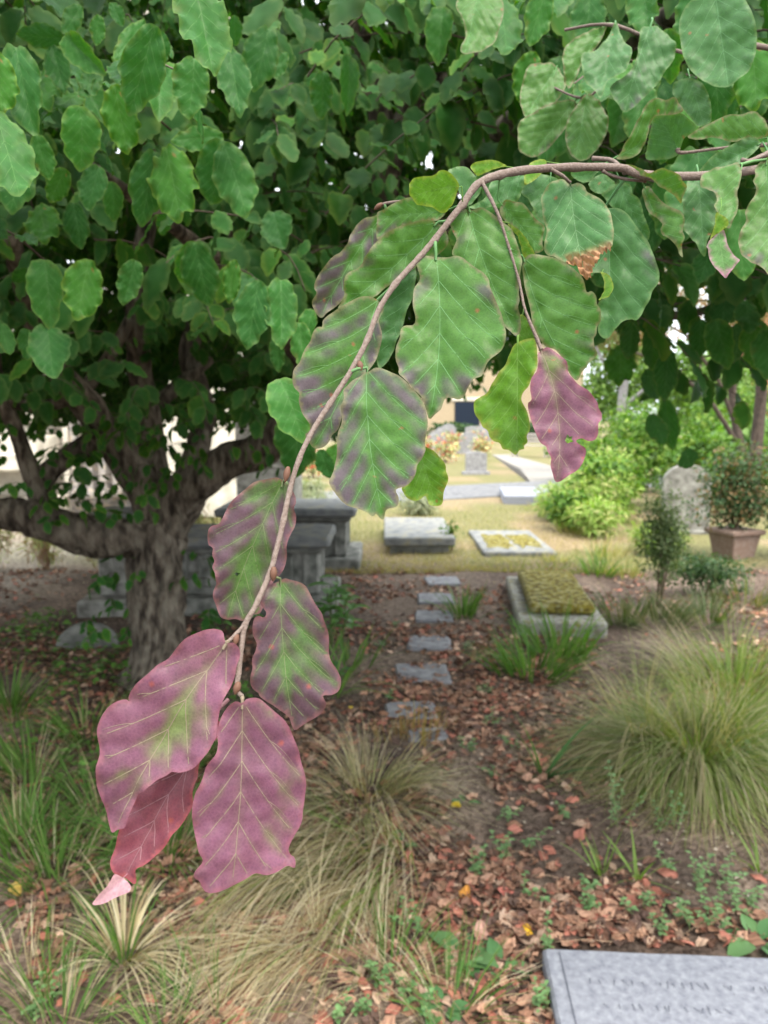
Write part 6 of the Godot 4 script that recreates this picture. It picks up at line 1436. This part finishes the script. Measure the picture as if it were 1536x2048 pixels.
	# dry weeds before the church
	for k in 9:
		var at := Vector3(-4.4 + 0.33 * k + rng.randf() * 0.2, 0, -7.2 - rng.randf() * 1.4)
		bush("dry_weed", "tall straggling half dead weed in the bed before the church", "weed", at, Vector3(0.28, 0.28, 0.25), 420, thin, Vector2(0.5, 1.1), [Color(0.30, 0.33, 0.13), Color(0.38, 0.24, 0.17), Color(0.30, 0.17, 0.12), Color(0.35, 0.36, 0.16)], Color(0.30, 0.19, 0.13), 16, "weeds before the church", 0.0, 12)

# ================================================================ plants near by
func build_near_plants() -> void:
	var g := [Color(0.13, 0.21, 0.045), Color(0.18, 0.27, 0.06), Color(0.15, 0.23, 0.07), Color(0.25, 0.30, 0.09)]
	var straw := [Color(0.40, 0.32, 0.20), Color(0.50, 0.42, 0.29), Color(0.32, 0.25, 0.15), Color(0.58, 0.51, 0.39)]
	var mixed := [Color(0.17, 0.22, 0.075), Color(0.25, 0.26, 0.12), Color(0.36, 0.31, 0.18), Color(0.48, 0.41, 0.27)]
	var lush := [Color(0.075, 0.165, 0.040), Color(0.10, 0.20, 0.045), Color(0.14, 0.24, 0.065)]
	grass_clump("fountain_grass", "big arching fountain grass tussock, green within and straw at its tips", "ornamental grass", Vector3(1.366, 0, -3.243), [
		{"n": 1900, "l": [0.34, 0.64], "w": 0.0021, "spread": 64, "droop": 4.4, "cols": g, "base": 0.18, "segs": 9},
		{"n": 700, "l": [0.34, 0.62], "w": 0.0022, "spread": 56, "droop": 4.2, "cols": g, "base": 0.14, "off": Vector3(0.28, 0, -0.12), "lean": Vector3(0.2, 0, 0.2), "segs": 9},
		{"n": 420, "l": [0.4, 0.7], "w": 0.0018, "spread": 60, "droop": 3.4, "cols": mixed, "base": 0.12, "off": Vector3(-0.22, 0, -0.16), "lean": Vector3(-0.4, 0, 0.1), "segs": 9},
		{"n": 900, "l": [0.38, 0.66], "w": 0.0013, "spread": 70, "droop": 4.2, "cols": mixed, "base": 0.18, "segs": 9},
		{"n": 1000, "l": [0.40, 0.72], "w": 0.0010, "spread": 68, "droop": 4.0, "cols": straw, "base": 0.22, "lean": Vector3(-0.3, 0, 0), "segs": 9}])
	grass_clump("fountain_grass", "straw tipped fountain grass tussock beyond the big one towards the planter", "ornamental grass", Vector3(1.992, 0, -4.211), [
		{"n": 800, "l": [0.34, 0.62], "w": 0.0016, "spread": 60, "droop": 3.4, "cols": g, "base": 0.3},
		{"n": 300, "l": [0.4, 0.7], "w": 0.0010, "spread": 55, "droop": 2.4, "cols": straw, "base": 0.35}])
	grass_clump("fountain_grass", "faded wispy grass tussock at the end of the stepping stones", "ornamental grass", Vector3(-0.0669, 0, -2.953), [
		{"n": 260, "l": [0.24, 0.44], "w": 0.0016, "spread": 66, "droop": 5.0, "cols": mixed, "base": 0.17, "lean": Vector3(0.1, 0, 0.2), "segs": 9},
		{"n": 330, "l": [0.28, 0.52], "w": 0.0010, "spread": 70, "droop": 4.6, "cols": straw, "base": 0.2, "lean": Vector3(0.0, 0, 0.3), "segs": 9}])
	grass_clump("fountain_grass", "flattened pale straw tussock combed down to one side under the purple leaves", "ornamental grass", Vector3(-0.118, 0, -2.498), [
		{"n": 200, "l": [0.35, 0.66], "w": 0.0020, "spread": 25, "droop": 4.5, "cols": mixed + g, "base": 0.20, "lean": Vector3(-0.9, 0, 1.25), "segs": 10},
		{"n": 520, "l": [0.4, 0.78], "w": 0.0012, "spread": 30, "droop": 4.0, "cols": straw, "base": 0.24, "lean": Vector3(-0.8, 0, 1.2), "segs": 10},
		{"n": 200, "l": [0.3, 0.5], "w": 0.0012, "spread": 40, "droop": 4.5, "cols": straw, "base": 0.12, "off": Vector3(-0.15, 0, 0.42), "lean": Vector3(-0.9, 0, 0.9), "segs": 10}])
	grass_clump("sedge_clump", "half dead sedge clump with bleached curling blades", "sedge", Vector3(-0.7596, 0, -2.06), [
		{"n": 120, "l": [0.16, 0.34], "w": 0.0030, "spread": 75, "droop": 4.5, "cols": straw, "base": 0.06, "segs": 9},
		{"n": 24, "l": [0.2, 0.32], "w": 0.003, "spread": 45, "droop": 3.0, "cols": lush, "base": 0.05, "segs": 9}])
	# coarse green grass left of the path
	var left := [[Vector3(-1.514, 0, -3.125), "coarse dark green sedge clump in the shade well left of the arching twig's pink leaves"], [Vector3(-1.458, 0, -3.592), "coarse green sedge clump between the trunk and the pink leaves"], [Vector3(-1.321, 0, -2.624), "spreading green sedge clump beside the bleached dead one"], [Vector3(-1.075, 0, -2.798), "coarse green sedge clump just behind the curled pale pink leaf tip"], [Vector3(-0.9365, 0, -3.125), "coarse green sedge clump hidden behind the crimson leaf"], [Vector3(-1.117, 0, -2.44), "drooping green sedge clump next to the yellow fallen leaf"], [Vector3(-1.978, 0, -3.913), "coarse green sedge clump in front of the low mossy headstone"], [Vector3(-0.7859, 0, -2.591), "coarse sedge clump mingling with the flattened silvery tussock"]]
	for a in left:
		grass_clump("sedge_clump", a[1], "sedge", a[0], [
			{"n": 150, "l": [0.18, 0.40], "w": 0.0030, "spread": 60, "droop": 3.6, "cols": lush, "base": 0.16, "segs": 8},
			{"n": 60, "l": [0.15, 0.34], "w": 0.0016, "spread": 70, "droop": 4.0, "cols": straw, "base": 0.16}], "sedge clumps left of the path")
	# scrappy grass at the bottom of the picture
	for a in [[Vector3(-0.9783, 0, -1.95), "x"], [Vector3(-0.8226, 0, -1.776), "x"], [Vector3(-0.4473, 0, -1.859), "x"], [Vector3(0.017, 0, -2.009), "x"], [Vector3(0.1732, 0, -1.842), "x"], [Vector3(-0.5471, 0, -1.744), "x"]]:
		grass_clump("meadow_grass", "thin patch of half dry meadow grass in the leaf litter", "grass", a[0], [
			{"n": 70, "l": [0.10, 0.24], "w": 0.0018, "spread": 65, "droop": 4.0, "cols": lush, "base": 0.12},
			{"n": 60, "l": [0.12, 0.26], "w": 0.0012, "spread": 75, "droop": 4.5, "cols": straw, "base": 0.15}], "meadow grass patches in the litter")
	# strap-leaved plants along the path
	for a in [[Vector3(0.8762, 0, -4.465), 130, 0.34, 0.20, "strap leaved green clump beside the mossy tomb"], [Vector3(1.132, 0, -4.801), 110, 0.36, 0.18, "tall strap leaved clump in front of the mossy tomb"], [Vector3(0.6046, 0, -5.786), 70, 0.28, 0.13, "strap leaved clump between the stepping stones and the mossy tomb"], [Vector3(-0.3599, 0, -4.171), 50, 0.34, 0.16, "strap leaved clump under the purple leaves left of the path"], [Vector3(2.08, 0, -7.372), 50, 0.38, 0.14, "strap leaved clump behind the mossy tomb"], [Vector3(-0.2122, 0, -4.651), 30, 0.26, 0.14, "short strap leaved clump left of the stepping stones"]]:
		grass_clump("strap_leaf_plant", a[4], "plant", a[0], [{"n": a[1], "l": [a[2] * 0.6, a[2] * 1.2], "w": 0.0060, "spread": 42, "droop": 3.0, "cols": lush, "base": a[3], "segs": 8}])
	grass_clump("strap_leaf_plant", "lone rosette of long blue green strap leaves in front of the big tussock", "plant", Vector3(0.6778, 0, -3.125), [{"n": 12, "l": [0.2, 0.36], "w": 0.0075, "spread": 62, "droop": 2.4, "cols": [Color(0.075, 0.155, 0.065), Color(0.10, 0.19, 0.085)], "base": 0.015, "segs": 9}])
	for a in [[Vector3(0.7376, 0, -2.426), "small fan of narrow yellow green blades among red leaves"], [Vector3(0.8493, 0, -2.406), "slanting tuft of pale green blades among red leaves"], [Vector3(1.297, 0, -2.484), "arching green strap leaves at the edge of the inscribed slab bed"]]:
		grass_clump("strap_leaf_plant", a[1], "plant", a[0], [{"n": 11, "l": [0.10, 0.20], "w": 0.0042, "spread": 62, "droop": 3.2, "cols": [Color(0.14, 0.23, 0.05), Color(0.19, 0.28, 0.08)], "base": 0.02, "segs": 8}])
	# rusty dead stalks at the end of the stepping stones
	grass_clump("dead_stalks", "upright rusty dead stalks standing before the nearest stepping stone", "plant", Vector3(0.1489, 0, -3.534), [{"n": 120, "l": [0.06, 0.15], "w": 0.0016, "spread": 20, "droop": 1.0, "cols": [Color(0.30, 0.15, 0.07), Color(0.38, 0.22, 0.11), Color(0.26, 0.2, 0.07)], "base": 0.18}])
	for a in [[Vector3(2.532, 0, -10.1), 160, 0.34], [Vector3(2.46, 0, -8.45), 160, 0.30], [Vector3(1.784, 0, -8.153), 90, 0.14], [Vector3(2.348, 0, -7.372), 140, 0.3], [Vector3(2.556, 0, -12.53), 160, 0.22], [Vector3(3.563, 0, -13.24), 140, 0.25]]:
		grass_clump("dry_grass", "dry tawny grass tuft at the right edge of the lawn", "grass", a[0], [{"n": a[1], "l": [a[2] * 0.5, a[2]], "w": 0.0028, "spread": 40, "droop": 2.4, "cols": straw + [Color(0.20, 0.24, 0.07)], "base": 0.22}], "dry grass tufts at the edge of the lawn")
	# shadowy undergrowth right of the mossy tomb
	for a in [Vector3(1.856, 0, -5.786), Vector3(2.087, 0, -5.573), Vector3(2.48, 0, -5.713), Vector3(3.085, 0, -6.351)]:
		grass_clump("undergrowth", "dark grassy undergrowth between the mossy tomb and the planter", "plant", a, [{"n": 220, "l": [0.15, 0.36], "w": 0.0035, "spread": 60, "droop": 3.0, "cols": [Color(0.06, 0.10, 0.04), Color(0.09, 0.13, 0.06), Color(0.16, 0.15, 0.09)], "base": 0.3}], "undergrowth right of the mossy tomb")
	# laurel by the chest tomb
	var lt := thing("laurel_plant", "young laurel with glossy oval leaves beside the lichened chest tomb", "shrub", on_ground(Vector3(-0.3348, 0, -5.004)))
	var lm := small_leaf(0.15, 0.062, 0.3)
	var stem := Shape.new()
	for k in 6:
		var b := Vector3(rng.randfn(), 0, rng.randfn()) * 0.03
		var top := b + Vector3(rng.randf_range(-0.1, 0.12), rng.randf_range(0.25, 0.5), rng.randf_range(-0.05, 0.1))
		stem.tube([b, b.lerp(top, 0.5) + Vector3(0.01, 0, 0), top], [0.006, 0.005, 0.003], 6, Color(0.10, 0.13, 0.05))
		for q in 9:
			var a := TAU * q / 9.0 * 1.6
			var d := Vector3(cos(a), 0.35, sin(a))
			var o := part("leaf", lm, lt)
			o.transform = aim(b.lerp(top, 0.45 + 0.55 * q / 8.0), d, Vector3.UP + d * 0.2, rng.randf_range(0.7, 1.15))
			o.material_override = leafy("laurel_leaf", Color(0.11, 0.26, 0.05), 0.35, Color(0.6, 0.8, 0.3), false)
	part("stem", commit(stem, mat("green_stem", Color.WHITE, 0.6)), lt)
	# broad dock leaves
	var dock := small_leaf(0.1, 0.062, 0.35)
	for a in [[Vector3(0.0581, 0, -2.624), 5, 0.75, "low plant with rounded dark green leaves under the wispy tussock"], [Vector3(0.2353, 0, -2.06), 7, 1.0, "sprawling blue green weed with lobed leaves"], [Vector3(0.3293, 0, -2.009), 5, 0.8, "small blue green weed beside the inscribed slab"], [Vector3(0.1548, 0, -1.859), 8, 0.7, "bright green strawberry like weed at the slab's corner"], [Vector3(1.1, 0, -2.092), 6, 1.0, "fresh green primrose rosette by the inscribed slab"], [Vector3(0.3242, 0, -2.913), 3, 0.6, "small weed with a grey green leaf at the edge of the wispy tussock"], [Vector3(-0.2969, 0, -4.51), 8, 1.0, "leafy weed at the foot of the laurel"]]:
		var t := thing("broad_leaved_weed", a[3], "weed", on_ground(a[0]))
		for k in a[1]:
			var an: float = TAU * k / float(a[1]) + rng.randf()
			var d := Vector3(cos(an), rng.randf_range(0.2, 0.8), sin(an))
			var o := part("leaf", dock, t)
			o.transform = aim(Vector3(cos(an), 0.15, sin(an)) * 0.02 * a[2], d, Vector3.UP, rng.randf_range(0.6, 1.1) * a[2])
			o.material_override = leafy("weed_leaf_%d" % (k % 2), Color(0.085, 0.19, 0.075) if k % 2 else Color(0.12, 0.23, 0.09), 0.5, Color(0.6, 0.8, 0.3), false)
	# upright chickweed-like stems
	var tiny := small_leaf(0.02, 0.013, 0.3)
	for a in [[Vector3(0.8931, 0, -2.743), 0.26], [Vector3(1.085, 0, -2.725), 0.16], [Vector3(0.4845, 0, -2.071), 0.07], [Vector3(1.03, 0, -2.357), 0.12], [Vector3(1.118, 0, -2.279), 0.1], [Vector3(0.6432, 0, -2.229), 0.06], [Vector3(1.565, 0, -3.125), 0.2], [Vector3(0.9368, 0, -2.182), 0.1], [Vector3(1.029, 0, -2.182), 0.1], [Vector3(1.154, 0, -2.254), 0.1], [Vector3(0.8287, 0, -2.136), 0.08], [Vector3(0.4159, 0, -1.842), 0.1], [Vector3(0.4245, 0, -2.529), 0.12], [Vector3(0.3258, 0, -2.44), 0.1], [Vector3(-0.9027, 0, -1.842), 0.1], [Vector3(0.0796, 0, -2.182), 0.12], [Vector3(-0.0111, 0, -1.95), 0.1], [Vector3(0.0937, 0, -1.825), 0.1], [Vector3(-0.0892, 0, -1.842), 0.1], [Vector3(0.4664, 0, -2.798), 0.06], [Vector3(0.53, 0, -2.624), 0.05], [Vector3(0.6976, 0, -2.798), 0.05], [Vector3(0.4747, 0, -3.125), 0.05], [Vector3(0.3718, 0, -3.369), 0.06], [Vector3(0.8232, 0, -2.254), 0.08], [Vector3(1.128, 0, -2.412), 0.1], [Vector3(0.9813, 0, -2.469), 0.08], [Vector3(0.6375, 0, -2.33), 0.05], [Vector3(0.47, 0, -2.304), 0.05], [Vector3(0.5377, 0, -4.96), 0.07], [Vector3(0.5447, 0, -4.211), 0.06], [Vector3(0.0817, 0, -5.573), 0.07], [Vector3(-0.0271, 0, -5.072), 0.06], [Vector3(0.5336, 0, -3.714), 0.06], [Vector3(0.587, 0, -3.422), 0.06], [Vector3(0.0329, 0, -4.056), 0.05]]:
		var t := thing("creeping_weed", "small leafy weed stem with paired pale green leaves in the litter", "weed", on_ground(a[0]), rng.randf() * TAU, "small weeds in the litter")
		var st := Shape.new()
		var places := []
		var tints := []
		for k in 3 + int(a[1] * 10.0):
			var b := Vector3(rng.randfn(), 0, rng.randfn()) * 0.02
			var top := b + Vector3(rng.randfn() * 0.035, a[1] * rng.randf_range(0.5, 1.0), rng.randfn() * 0.035)
			st.tube([b - Vector3(0, 0.01, 0), b.lerp(top, 0.5) + Vector3(rng.randfn(), 0, rng.randfn()) * 0.008, top], [0.0014, 0.0012, 0.0007], 4, Color(0.16, 0.2, 0.08))
			for q in 10:
				var an := q * 1.7 + rng.randf()
				var d := Vector3(cos(an), 0.4, sin(an))
				places.append(aim(b.lerp(top, 0.15 + 0.85 * q / 9.0), d, Vector3.UP + d * 0.3, rng.randf_range(0.6, 1.2)))
				var c := Color(0.15, 0.26, 0.11) * rng.randf_range(0.8, 1.4)
				c.a = 1.0
				tints.append(c)
		part("stem", commit(st, mat("green_stem", Color.WHITE, 0.6)), t)
		scatter("leaves", tiny, places, tints, t)

# ================================================================ leaf litter
func dry_leaf(k: int, tone: Color) -> ArrayMesh:
	var r := RandomNumberGenerator.new()
	r.seed = 500 + k
	var s := Shape.new()
	var curl := r.randf_range(-9.0, 16.0)
	var twist := r.randf_range(-0.5, 0.5)
	var roll := r.randf_range(2.0, 22.0)
	var ph := r.randf() * 6.0
	var rows := 7
	for j in rows:
		var t := float(j) / (rows - 1)
		var w := 0.020 * pow(sin(PI * clampf(t * 0.95 + 0.02, 0, 1)), 0.75) * (1.0 + 0.18 * sin(t * 17.0 + ph))
		for q in 5:
			var f := (q - 2) / 2.0
			var x := f * w
			var y := (t - 0.5) * 0.066
			var z := curl * y * y + roll * x * x + twist * x * (y * 30.0) + 0.004 * sin(q * 2.1 + j * 1.4 + ph)
			var c := tone * (1.0 + 0.25 * sin(j * 1.9 + q * 2.7 + ph))
			if q == 2:
				c = c * 1.15
			c.a = 1.0
			s.put(Vector3(x, y, z), c)
	for j in rows - 1:
		for q in 4:
			var a := j * 5 + q
			s.tri(a, a + 5, a + 1)
			s.tri(a + 1, a + 5, a + 6)
	return commit(s, leafy("dry_leaf", Color.WHITE, 0.7, Color(0.5, 0.4, 0.3), false))

func build_litter() -> void:
	var tones := [Color(0.245, 0.135, 0.092), Color(0.34, 0.205, 0.145), Color(0.165, 0.092, 0.068), Color(0.44, 0.31, 0.235), Color(0.33, 0.135, 0.10), Color(0.11, 0.072, 0.06)]
	var said := ["curled brown fallen leaf lying on the earth", "tawny fallen leaf lying on the earth", "dark brown fallen leaf lying on the earth", "pale buff fallen leaf lying on the earth", "rust red fallen leaf lying on the earth", "nearly black rotting fallen leaf on the earth"]
	var meshes := []
	for k in 12:
		meshes.append(dry_leaf(k, tones[k % 6]))
	# single leaves where the photograph shows them largest: the earth from the slab to the wispy tussock
	var placed := 0
	while placed < 170:
		var p := Vector3(rng.randf_range(-1.2, 1.5), 0, rng.randf_range(-3.9, -1.75))
		if p.x > 0.44 and p.z > -2.08:
			continue
		var want := 0.95 if p.x > 0.0 else 0.4
		if rng.randf() > want:
			continue
		var k := rng.randi() % 12
		var o := part("fallen_leaf", meshes[k])
		var tilt := Vector3(rng.randfn() * 0.35, 1, rng.randfn() * 0.35)
		o.transform = aim(Vector3(p.x, ground_y(p.x, p.z) + 0.008, p.z), Vector3(rng.randfn(), rng.randfn() * 0.2, rng.randfn()), tilt, rng.randf_range(0.5, 1.05))
		meta(o, said[k % 6], "leaf", "fallen leaves on the earth")
		placed += 1
	for a in [[Vector3(0.2838, 0, -2.866), Color(0.62, 0.46, 0.04), "bright yellow fallen leaf at the edge of the wispy tussock", 0.9], [Vector3(0.4342, 0, -2.154), Color(0.62, 0.36, 0.03), "golden orange fallen leaf beside the blue green weed", 0.7], [Vector3(0.2602, 0, -2.33), Color(0.48, 0.22, 0.05), "orange fallen leaf standing on its edge", 0.9], [Vector3(-1.213, 0, -2.357), Color(0.55, 0.38, 0.10), "yellow fallen leaf in the grass on the left", 1.0], [Vector3(0.2896, 0, -2.147), Color(0.42, 0.25, 0.20), "pink buff fallen leaf near the slab", 1.1], [Vector3(0.3936, 0, -2.33), Color(0.40, 0.14, 0.11), "crimson fallen leaf on the earth", 0.8], [Vector3(-0.1799, 0, -3.913), Color(0.6, 0.46, 0.05), "small yellow fallen leaf under the purple leaves", 0.5]]:
		var o := part("fallen_leaf", dry_leaf(40 + placed, a[1]))
		placed += 1
		o.transform = aim(on_ground(a[0]) + Vector3(0, 0.012, 0), Vector3(rng.randfn(), 0.2, rng.randfn()), Vector3(0.1, 1, 0.4), a[3])
		meta(o, a[2], "leaf", "fallen leaves on the earth")
	# the rest of the litter
	var heap := thing("leaf_litter", "brown leaf litter covering the earth round the path", "leaf litter")
	heap.set_meta("kind", "stuff")
	for k in 12:
		var places := []
		var tints := []
		for q in 3000:
			var f := pow(rng.randf(), 1.3)
			var z := -1.6 - 6.0 * f
			var p := Vector3(rng.randf_range(-0.75, 0.75) * (-z) * 0.75 + 0.12, 0, z)
			if p.x > 0.44 and p.z > -2.08:
				continue
			var dens := 0.55 + 1.9 * noise.get_noise_2d(p.x * 13.0, p.z * 13.0)
			if z < -5.5:
				dens *= 0.5
			if rng.randf() > dens:
				continue
			var tilt := Vector3(rng.randfn() * 0.4, 1, rng.randfn() * 0.4)
			places.append(aim(Vector3(p.x, ground_y(p.x, p.z) + 0.004 + 0.008 * rng.randf(), p.z), Vector3(rng.randfn(), rng.randfn() * 0.2, rng.randfn()), tilt, rng.randf_range(0.2, 0.95)))
			var g := rng.randf_range(0.6, 1.25)
			tints.append(Color(g, g * 0.98, g * 0.95))
		scatter("leaves", meshes[k], places, tints, heap)
	# pale chips and bits of stalk on the path
	var chip := small_leaf(0.02, 0.012, 0.2)
	var places := []
	var tints := []
	for q in 8000:
		var z := -1.7 - 6.2 * rng.randf()
		var p := Vector3(rng.randf_range(-0.6, 0.75) * (-z) * 0.7, 0, z)
		if p.x > 0.44 and p.z > -2.08:
			continue
		if rng.randf() > 0.5 + 1.4 * noise.get_noise_2d(p.x * 12.0 + 70.0, p.z * 12.0):
			continue
		places.append(aim(Vector3(p.x, ground_y(p.x, p.z) + 0.006, p.z), Vector3(rng.randfn(), 0.1, rng.randfn()), Vector3(rng.randfn() * 0.3, 1, rng.randfn() * 0.3), rng.randf_range(0.4, 1.1)))
		var pale := rng.randf()
		var c := Color(0.46, 0.38, 0.33) if pale < 0.3 else (Color(0.22, 0.13, 0.09) if pale < 0.7 else Color(0.09, 0.06, 0.05))
		tints.append(c)
	meta(scatter("leaf_scraps", chip, places, tints), "pale scraps of leaf and bark strewn on the earth", "leaf litter", "", "stuff")
	var stalk := Shape.new()
	for q in 260:
		var z := -1.7 - 3.2 * rng.randf()
		var p := Vector3(rng.randf_range(-0.6, 0.7) * (-z), 0, z)
		if p.x > 0.44 and p.z > -2.08:
			continue
		p.y = ground_y(p.x, p.z) + 0.008
		var an := rng.randf() * TAU
		var ln := rng.randf_range(0.05, 0.22)
		var d := Vector3(cos(an), 0.04, sin(an)) * ln
		stalk.tube([p, p + d * 0.5 + Vector3(0, 0.008, 0), p + d], [0.0011, 0.001, 0.0006], 4, Color(0.30, 0.21, 0.14) * rng.randf_range(0.6, 1.3))
	meta(part("fallen_stalks", commit(stalk, mat("stalk", Color.WHITE, 0.8))), "thin dry stalks lying across the litter", "stalks", "", "stuff")
	# ivy and seedlings in the shade round the trunk
	var ivy := small_leaf(0.05, 0.034, 0.3)
	places = []
	tints = []
	for q in 5200:
		var p := Vector3(rng.randf_range(-3.0, -0.35), 0, rng.randf_range(-6.3, -3.0))
		var dens := noise.get_noise_2d(p.x * 20.0 + 33.0, p.z * 20.0) * 1.6 + 0.25
		if rng.randf() > dens:
			continue
		var lift := rng.randf() * 0.10 * clampf(dens, 0.2, 1.0)
		places.append(aim(Vector3(p.x, ground_y(p.x, p.z) + 0.01 + lift, p.z), Vector3(rng.randfn(), 0.3, rng.randfn()), Vector3(rng.randfn() * 0.4, 1, rng.randfn() * 0.4), rng.randf_range(0.4, 1.1)))
		var c := Color(0.10, 0.20, 0.045) * rng.randf_range(0.6, 1.5)
		c.a = 1.0
		tints.append(c)
	meta(scatter("ground_cover", ivy, places, tints), "low ivy and seedlings covering the shaded earth round the trunk", "ground cover", "", "stuff")
	# short lawn grass
	var blade := Shape.new()
	blade.ribbon([Vector3.ZERO, Vector3(0, 0.03, 0.004), Vector3(0, 0.055, 0.016)], [0.0022, 0.0018, 0.0003], Vector3.RIGHT, Color.WHITE, Color.WHITE)
	var bm := commit(blade, leafy("grass_blade", Color.WHITE))
	places = []
	tints = []
	for q in 26000:
		var f := rng.randf()
		var z := lerpf(-7.4, -13.0, f * f)
		var p := Vector3(rng.randf_range(-0.45, 0.42) * -z * 0.8, 0, z)
		var gr := noise.get_noise_2d(p.x * 9.0 + 40.0, p.z * 9.0)
		places.append(aim(Vector3(p.x, ground_y(p.x, p.z) - 0.004, p.z), Vector3(rng.randfn() * 0.5, 1, rng.randfn() * 0.5), Vector3(rng.randfn(), 0.2, rng.randfn()), rng.randf_range(0.5, 1.2)))
		var c := Color(0.38, 0.31, 0.18) if rng.randf() < 0.76 + gr else Color(0.18, 0.22, 0.07)
		c = c * rng.randf_range(0.7, 1.2)
		c.a = 1.0
		tints.append(c)
	meta(scatter("lawn_grass", bm, places, tints), "short dry grass of the lawn round the ledger slabs", "grass", "", "stuff")
